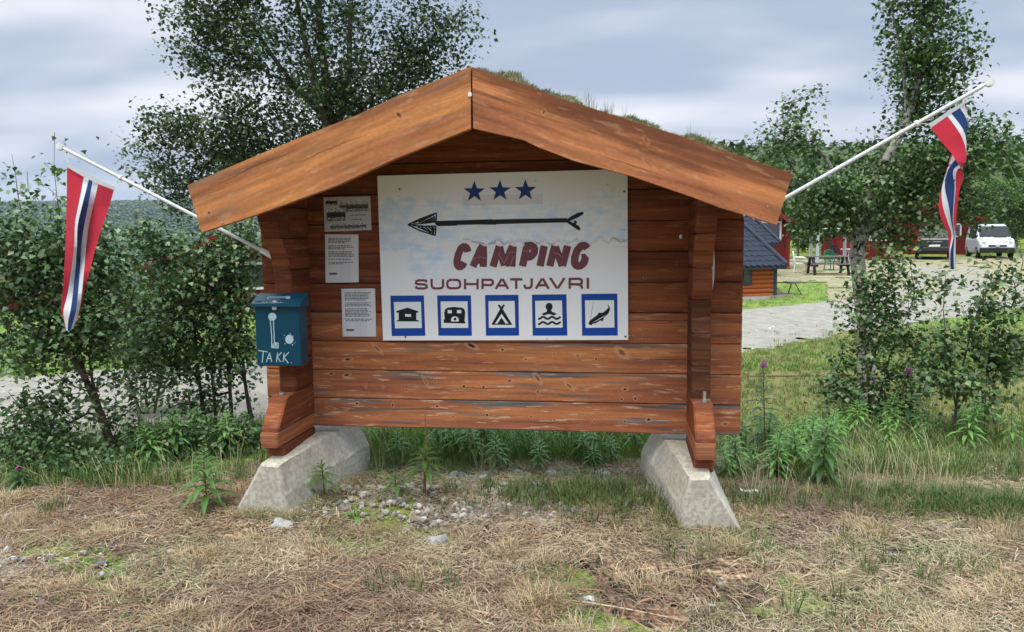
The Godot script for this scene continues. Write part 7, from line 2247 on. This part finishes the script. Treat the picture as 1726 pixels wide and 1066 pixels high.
	for k in 3600:
		var d := R.randf_range(5.4, 12.5)
		var x := R.randf_range(0.16, 0.8) * d
		if track_dist(x, d) < 0.0: continue
		where.append(Transform3D(Basis(Vector3.UP, R.randf() * TAU).scaled(Vector3.ONE * R.randf_range(.35, .95)), gp(x, -d)))
		tints.append(Color(0.10, 0.14, 0.035).lerp(Color(0.30, 0.26, 0.14), pow(R.randf(), 1.7)))
	tag(scatter("heath_grass", lawn, M.grass, where, tints, self), "short olive and straw heath grass by the track", "grass")
	# straw standing in the verge
	where = []; tints = []
	for k in 5000:
		var d := 2.7 + 2.5 * R.randf()
		var x := R.randf_range(-0.9, 0.9) * (d + 0.3)
		var dens := wob.get_noise_2d(x * 70 + 300, d * 70)
		if dens < R.randf_range(-0.45, 0.35): continue
		if on_gravel_strip(x, d) and R.randf() < 0.6: continue
		where.append(Transform3D(Basis(Vector3.UP, R.randf() * TAU).scaled(Vector3.ONE * R.randf_range(.35, 1.0)), gp(x, -d)))
		var c := Color(0.53, 0.43, 0.31).lerp(Color(0.27, 0.185, 0.125), R.randf())
		if R.randf() < 0.16 + 0.5 * ss(0.1, 0.35, wob.get_noise_2d(x * 45 + 900, d * 45)): c = c.lerp(Color(0.12, 0.17, 0.05), 0.8)
		tints.append(c)
	tag(scatter("dry_grass", straw, M.grass, where, tints, self), "bleached dry grass tufts standing in the trampled verge", "grass")
	where = []; tints = []
	for k in 90:
		var d := RG.randf_range(2.7, 4.6)
		var x := RG.randf_range(-0.72, 0.72) * d
		if on_gravel_strip(x, d): continue
		var warm := RG.randf()
		for i in RG.randi_range(5, 14):
			where.append(Transform3D(Basis(Vector3.UP, RG.randf() * TAU).scaled(Vector3.ONE * RG.randf_range(.55, 1.25)), gp(x + RG.randfn() * .045, -d + RG.randfn() * .035)))
			tints.append(Color(0.58, 0.47, 0.29).lerp(Color(0.36, 0.24, 0.14), clampf(warm * 0.6 + RG.randf() * 0.4, 0, 1)))
	tag(scatter("dry_tussocks", straw, M.grass, where, tints, self), "small tussocks of yellowed grass dotted over the verge", "grass")
	for e in [[-1.559, -4.120, -1.176, -4.020, 60], [-1.182, -4.040, -0.985, -4.660, 36], [0.764, -3.960, 1.117, -3.820, 70], [0.795, -4.360, 0.777, -3.960, 30], [1.135, -3.840, 1.239, -4.460, 36]]:
		for k in e[4]:
			var f := R.randf()
			var p := gp(lerpf(e[0], e[2], f) + R.randfn() * .02, lerpf(e[1], e[3], f) + R.randfn() * .02)
			where2.append(Transform3D(Basis(Vector3.UP, R.randf() * TAU).scaled(Vector3.ONE * R.randf_range(.5, 1.2)), p))
			tints2.append(Color(0.46, 0.36, 0.22).lerp(Color(0.12, 0.16, 0.05), clampf(R.randf() * 1.3 - 0.3, 0, 1)))
	tag(scatter("foot_grass", straw, M.grass, where2, tints2, self), "uncut dry grass against the concrete feet", "grass")
	# tall bleached stalks
	var stalk := tuft_mesh(5, .52, .0017, .45, 9, .03)
	where = []; tints = []
	for q in [[1.957, -4.280, .07, 5], [2.088, -4.340, .08, 7], [2.246, -4.380, .09, 8], [2.399, -4.340, .08, 8], [2.480, -4.300, .06, 5], [1.338, -4.240, .13, 6], [1.500, -4.240, .12, 4], [-2.450, -4.420, .12, 3], [-2.107, -4.560, .14, 4], [-1.747, -4.720, .10, 4], [-1.932, -4.620, .1, 3], [-0.913, -4.880, .12, 3], [-0.250, -4.800, .1, 2], [0.670, -4.840, .1, 2]]:
		var c := gp(q[0], q[1])
		for k in q[3]:
			var p := c + Vector3(R.randfn() * q[2], 0, R.randfn() * q[2])
			where.append(Transform3D(Basis(Vector3.UP, R.randf() * TAU).scaled(Vector3.ONE * R.randf_range(.5, 1.0)), gp(p.x, p.z)))
			tints.append(Color(0.52, 0.45, 0.30) * R.randf_range(0.75, 1.1))
	tag(scatter("dry_stalks", stalk, M.grass, where, tints, self), "tall bleached grass stalks bent by the wind", "grass")

# ------------------------------------------------------------------ stones and litter
func stone_mesh(s: int, flat: float) -> ArrayMesh:
	org = Vector3.ZERO
	var n := FastNoiseLite.new()
	n.seed = s; n.frequency = 0.9; n.fractal_octaves = 2
	var st := SurfaceTool.new()
	st.begin(Mesh.PRIMITIVE_TRIANGLES)
	var rows := []
	for i in 9:
		var row := []
		var t := PI * i / 8
		for j in 13:
			var a := TAU * (j % 12) / 12
			var v := Vector3(sin(t) * cos(a), cos(t), sin(t) * sin(a))
			v *= 1.0 + 0.42 * n.get_noise_3d(v.x, v.y, v.z)
			row.append(Vector3(v.x, v.y * flat, v.z * 0.72))
		rows.append(row)
	for i in 8:
		for j in 12:
			var mid: Vector3 = rows[i][j] + rows[i + 1][j + 1]
			quad(st, rows[i][j], rows[i][j + 1], rows[i + 1][j + 1], rows[i + 1][j], mid)
	return fin(st)

func build_stones() -> void:
	var R := rng(91)
	var shapes := []
	for k in 5: shapes.append(stone_mesh(20 + k, [.55, .42, .62, .5, .36][k]))
	# [place, half length, dark, label, group]
	var pale := "pale stone bedded among the gravel under the shelter wall"
	var list := [
		[Vector3(-1.224, -0.007, -3.92), .066, 0, "largest pale oval stone lying alone in front of the mailbox-side foot", ""],
		[Vector3(-0.385, -0.004, -3.7), .062, 2, "flat grey stone lying alone before the middle of the wall", ""],
		[Vector3(0.307, -0.003, -3.04), .036, 0, "round cream stone near the bottom edge, in the dark bare soil", ""],
		[Vector3(-0.651, -0.001, -4.3), .036, 1, "blue-black stone at the foot of the low dark fireweed", ""],
		[Vector3(0.892, 0, -3.66), .020, 1, "small dark stone between the dark soil and the open-side foot", ""],
		[Vector3(-1.937, -0.002, -3.46), .032, 1, "dark stone on the bare verge below the scrub", ""],
		[Vector3(-1.674, 0, -3.6), .024, 0, "small bluish white stone on its own below the bent trunk", ""],
		[Vector3(-2.089, -0.005, -4.06), .030, 0, "white stone at the back of the verge below the bent trunk", ""],
		[Vector3(-0.573, -0.002, -3.12), .018, 0, "small grey white pebble near the two dry upright stems", ""],
		[Vector3(0.265, -0.006, -2.98), .015, 0, "tiny white pebble nearest the round cream stone", ""],
		[Vector3(0.328, -0.002, -3.62), .015, 0, "tiny bluish pebble above the dark bare soil", ""],
		[Vector3(0.125, -0.009, -3.14), .022, 2, "grey stone beside the dark soil, nearer the middle", ""],
		[Vector3(-2.004, -0.01, -3.08), .030, 2, "grey stone in the brown twigs at the bottom corner", ""],
		[Vector3(-2.802, 0, -4.12), .036, 0, "pale stone at the very edge of the verge by the scrub", ""],
		[Vector3(0.805, -0.002, -3), .016, 0, "small white stone in the straw near the bottom edge", ""],
		[Vector3(1.704, -0.007, -3.08), .015, 0, "small white pebble among grass on the open side", ""],
		[Vector3(-1.015, -0.003, -4.54), .050, 0, "long pale stone touching the mailbox-side foot", ""],
		[Vector3(-0.332, -0.002, -4.76), .042, 1, "dark flat stone among the pale ones under the wall", ""],
		[Vector3(-0.247, -0.005, -4.72), .030, 1, "smaller black stone next to the dark flat one", ""]]
	for q in [[-0.874, -4.560], [-0.802, -4.520], [-0.749, -4.600], [-0.380, -4.800], [-0.410, -4.700], [-0.182, -4.820], [-0.194, -4.720], [0.032, -4.820], [0.085, -4.780], [0.245, -4.800], [0.684, -4.800], [0.576, -4.760], [-0.891, -4.440], [-0.638, -4.560], [-0.058, -4.580], [0.121, -4.480], [0.048, -4.360], [-0.099, -4.460]]:
		list.append([gp(q[0], q[1]), R.randf_range(.028, .052), 0 if R.randf() < 0.8 else 2, pale, "stones in the gravel under the wall"])
	for q in [[-2.388, -3.520], [-2.349, -3.540], [-2.316, -3.560], [-2.252, -3.520], [-2.302, -3.440], [-2.234, -3.560], [-2.133, -3.520], [-2.282, -3.300], [-2.099, -3.600], [-2.698, -4.040], [-2.214, -4.140], [-1.992, -4.420], [-1.954, -4.480], [-2.010, -4.320]]:
		list.append([gp(q[0], q[1]), R.randf_range(.016, .030), 0 if R.randf() < 0.7 else 2, "pale stone of the loose scatter on the verge below the scrub", "stones scattered on the verge"])
	var k := 0
	for q in list:
		var p: Vector3 = q[0]
		var at := gp(p.x, p.z, 0.012)
		var o := part("stone", shapes[k % 5], [M.stone, M.stone_dark, M.stone_mid][q[2]], self)
		o.transform = Transform3D(Basis(Vector3.UP, R.randf_range(-0.5, 0.5) + (PI if k % 2 else 0.0)).scaled(Vector3.ONE * q[1]), at + Vector3(0, q[1] * .08, 0))
		tag(o, q[3], "stone", q[4])
		k += 1
	# grit and pebbles too many to count
	var where := []
	var tints := []
	for i in 6500:
		var d := R.randf_range(3.0, 4.9)
		var x := R.randf_range(-3.4, 0.9)
		if not on_gravel_strip(x, d) or (x < -1.6 and R.randf() < 0.93): continue
		var s := 0.006 + 0.022 * pow(R.randf(), 3.0)
		where.append(Transform3D(Basis.from_euler(Vector3(R.randf() * 0.6, R.randf() * TAU, R.randf() * 0.6)).scaled(Vector3.ONE * s), gp(x, -d, 0.016)))
		var g := R.randf_range(0.14, 0.42)
		tints.append(Color(g, g * 0.965, g * 0.92))
	for i in 2200:
		var d := R.randf_range(2.6, 4.8)
		var x := R.randf_range(-0.75, 0.75) * d
		if R.randf() > 0.22 + 0.6 * ss(-1.0, -2.4, x): continue
		var s := 0.004 + 0.012 * pow(R.randf(), 3.0)
		where.append(Transform3D(Basis.from_euler(Vector3(R.randf() * 0.6, R.randf() * TAU, R.randf() * 0.6)).scaled(Vector3.ONE * s), gp(x, -d, 0.014)))
		var g := R.randf_range(0.16, 0.5)
		tints.append(Color(g, g * 0.97, g * 0.94))
	tag(scatter("pebbles", shapes[2], M.pebble, where, tints, self), "loose grey pebbles on the verge and under the wall", "pebbles")
	where = []
	tints = []
	for i in 14000:
		var d := 5.3 + 12.0 * pow(R.randf(), 1.3)
		var x := R.randf_range(-0.85, 0.75) * d
		if track_dist(x, d) > -0.1: continue
		var s := 0.010 + 0.028 * pow(R.randf(), 2.5)
		where.append(Transform3D(Basis.from_euler(Vector3(R.randf() * 0.6, R.randf() * TAU, R.randf() * 0.6)).scaled(Vector3.ONE * s), gp(x, -d, 0.012)))
		var g := R.randf_range(0.22, 0.55)
		tints.append(Color(g, g * 0.97, g * 0.94))
	tag(scatter("track_gravel", shapes[1], M.pebble, where, tints, self), "coarse pale gravel lying on the track", "gravel")

func litter_mesh(n: int, long: float, half: float, s: int, spread: float) -> ArrayMesh:
	org = Vector3.ZERO
	var R := rng(s)
	var st := SurfaceTool.new()
	st.begin(Mesh.PRIMITIVE_TRIANGLES)
	st.set_smooth_group(-1)
	for k in n:
		var c := Vector3(R.randf_range(-1, 1) * spread, R.randf_range(.002, .022), R.randf_range(-1, 1) * spread)
		var a := R.randf() * TAU
		var d := Vector3(cos(a), R.randf_range(-.25, .25), sin(a)) * long * R.randf_range(.4, 1.1)
		var w := Vector3(-sin(a), R.randf_range(-.3, .3), cos(a)) * half * R.randf_range(.6, 1.3)
		var m := c + Vector3(R.randfn(), R.randf() * 1.2, R.randfn()) * long * .10
		quad(st, c - d - w, c - d + w, m + w, m - w, Vector3.UP)
		quad(st, m - w, m + w, c + d + w * .4, c + d - w * .4, Vector3.UP)
	return fin(st)

func build_litter() -> void:
	var R := rng(133)
	var fine := [litter_mesh(44, .040, .0014, 1, .13), litter_mesh(22, .065, .0018, 2, .14), litter_mesh(9, .11, .0036, 3, .14)]
	var names := ["straw_litter", "straw_litter", "bark_litter"]
	var says := ["fine pale straw matted over the verge", "longer bleached straws lying over the verge", "brown strips of stalk and bark strewn on the verge"]
	for v in 3:
		var where := []
		var tints := []
		for k in [2300, 1500, 1050][v]:
			var d := 2.6 + 2.5 * R.randf()
			var x := R.randf_range(-0.9, 0.9) * (d + 0.2)
			var q := wob.get_noise_2d(x * 60 + v * 500, d * 60)
			if v < 2 and q < R.randf_range(-0.6, 0.1): continue
			if v < 2 and Vector2((x - 0.55) / 0.75, (d - 3.1) / 0.35).length() < 1.0 and R.randf() < 0.75: continue
			if on_gravel_strip(x, d) and R.randf() < 0.5: continue
			if v == 2 and R.randf() > 0.25 + 0.9 * ss(3.4, 2.7, d) * ss(0.8, -0.6, x) + 0.6 * ss(-1.4, -2.2, x): continue
			where.append(Transform3D(Basis(Vector3.UP, R.randf() * TAU).scaled(Vector3.ONE * R.randf_range(.7, 1.2)), gp(x, -d, 0.012)))
			var c := Color(0.60, 0.485, 0.36).lerp(Color(0.17, 0.11, 0.075), pow(R.randf(), 1.1))
			var zone := wob.get_noise_2d(x * 38 + 77, d * 38)
			c = c.lerp(Color(0.20, 0.13, 0.095), ss(0.0, 0.4, zone + 0.25 * ss(3.3, 2.8, d) * ss(0.4, -1.0, x)) * 0.75)
			c = c.lerp(Color(0.30, 0.31, 0.16), ss(0.05, 0.4, -zone) * 0.55)
			if v == 2: c = Color(0.16, 0.085, 0.055).lerp(Color(0.38, 0.23, 0.15), R.randf())
			tints.append(c)
		tag(scatter(names[v], fine[v], M.grass, where, tints, self), says[v], "litter")
	var crumbs := []
	var crumb_tints := []
	for k in 1500:
		var d := 2.65 + 2.2 * R.randf()
		var x := R.randf_range(-0.85, 0.85) * d
		if wob.get_noise_2d(x * 55 + 20, d * 55) < R.randf_range(-0.5, 0.3): continue
		crumbs.append(Transform3D(Basis(Vector3.UP, R.randf() * TAU).scaled(Vector3.ONE * R.randf_range(.5, 1.0)), gp(x, -d, 0.018)))
		crumb_tints.append(Color(0.05, 0.034, 0.026).lerp(Color(0.16, 0.10, 0.07), R.randf()))
	tag(scatter("dead_leaf_litter", litter_mesh(16, .017, .0042, 12, .12), M.grass, crumbs, crumb_tints, self), "dark crumbs of dead leaves and peat on the verge", "litter")
	var where2 := []
	var tints2 := []
	for k in 260:
		var d := R.randf_range(2.75, 3.35)
		var x := R.randf_range(-2.3, 0.35)
		if R.randf() > ss(0.5, -0.6, x) * ss(3.45, 2.9, d) + 0.1: continue
		where2.append(Transform3D(Basis(Vector3.UP, R.randf() * TAU).rotated(Vector3.RIGHT, R.randf_range(-.25, .25)).scaled(Vector3.ONE * R.randf_range(.6, 1.2)), gp(x, -d, 0.02)))
		tints2.append(Color(0.10, 0.055, 0.038).lerp(Color(0.30, 0.19, 0.13), R.randf()))
	for k in 160:
		where2.append(Transform3D(Basis(Vector3.UP, R.randf() * TAU).rotated(Vector3.RIGHT, R.randf_range(-.25, .25)).scaled(Vector3.ONE * R.randf_range(.5, 1.0)), gp(R.randf_range(-2.9, -1.5), -R.randf_range(3.7, 4.5), 0.018)))
		tints2.append(Color(0.17, 0.09, 0.06).lerp(Color(0.38, 0.24, 0.16), R.randf()))
	tag(scatter("stalk_heap", litter_mesh(14, .07, .0026, 8, .11), M.grass, where2, tints2, self), "reddish brown broken stalks heaped along the near edge of the verge", "litter")
	# sticks one can pick out
	var brown := mat(lin(0.17, 0.085, 0.05), 0.9)
	var pale := mat(lin(0.42, 0.33, 0.24), 0.9)
	var k := 0
	for q in [[[-1.234, -3.280, -1.128, -3.540], .007, 0, "reddish brown stalk lying in the litter below the large oval stone"], [[-0.407, -3.000, -0.098, -3.260], .005, 0, "long brown twig lying slantwise near the bottom edge"], [[-0.019, -3.020, 0.331, -3.100], .005, 1, "thin twig lying across the dark bare soil"], [[0.178, -3.060, 0.717, -2.840], .0045, 1, "long curved twig running out of the dark bare soil"], [[-2.629, -3.860, -2.406, -3.900], .006, 1, "grey stick lying at the back of the verge by the scrub"], [[-2.442, -3.640, -2.301, -4.080], .006, 0, "brown stick lying slantwise in the twig heap below the scrub"], [[-0.539, -2.920, -0.415, -3.060], .004, 0, "short dark twig among the brown stalks"], [[-2.213, -3.860, -1.793, -3.820], .004, 1, "thin pale stick lying level below the bent trunk"], [[0.555, -3.240, 1.042, -3.480], .003, 1, "faint dry stem lying in the straw before the open-side foot"], [[-0.263, -3.020, -0.019, -2.900], .006, 1, "pale forked straw stick near the bottom edge"]]:
		var a := gp(q[0][0], q[0][1]) + Vector3(0, .016, 0)
		var b := gp(q[0][2], q[0][3]) + Vector3(0, .020, 0)
		var m := (a + b) * .5 + Vector3(R.randfn() * .01, .012, R.randfn() * .02)
		org = Vector3.ZERO
		var o := thing("stick", q[3], "stick", a)
		org = a
		part("stick", one_tube([a, a.lerp(m, .5) + Vector3(0, .004, 0), m, m.lerp(b, .5), b], [q[1], q[1] * .95, q[1] * .85, q[1] * .7, q[1] * .4], 6), brown if q[2] == 0 else pale, o)
		org = Vector3.ZERO
		k += 1
	for q in [[-0.912, -3.220, -1.029, -3.820, "upright dry stem standing in the litter, nearer the mailbox"], [-0.865, -3.240, -0.983, -3.820, "upright dry stem standing in the litter, second of the pair"]]:
		var a := gp(q[0], q[1])
		var o := thing("dry_stem", q[4], "stem", a)
		part("stem", one_tube([Vector3.ZERO, Vector3(.012, .11, 0), Vector3(.026, .215, .01)], [.0034, .003, .002], 6), mat(lin(0.34, 0.2, 0.12), 0.9), o)
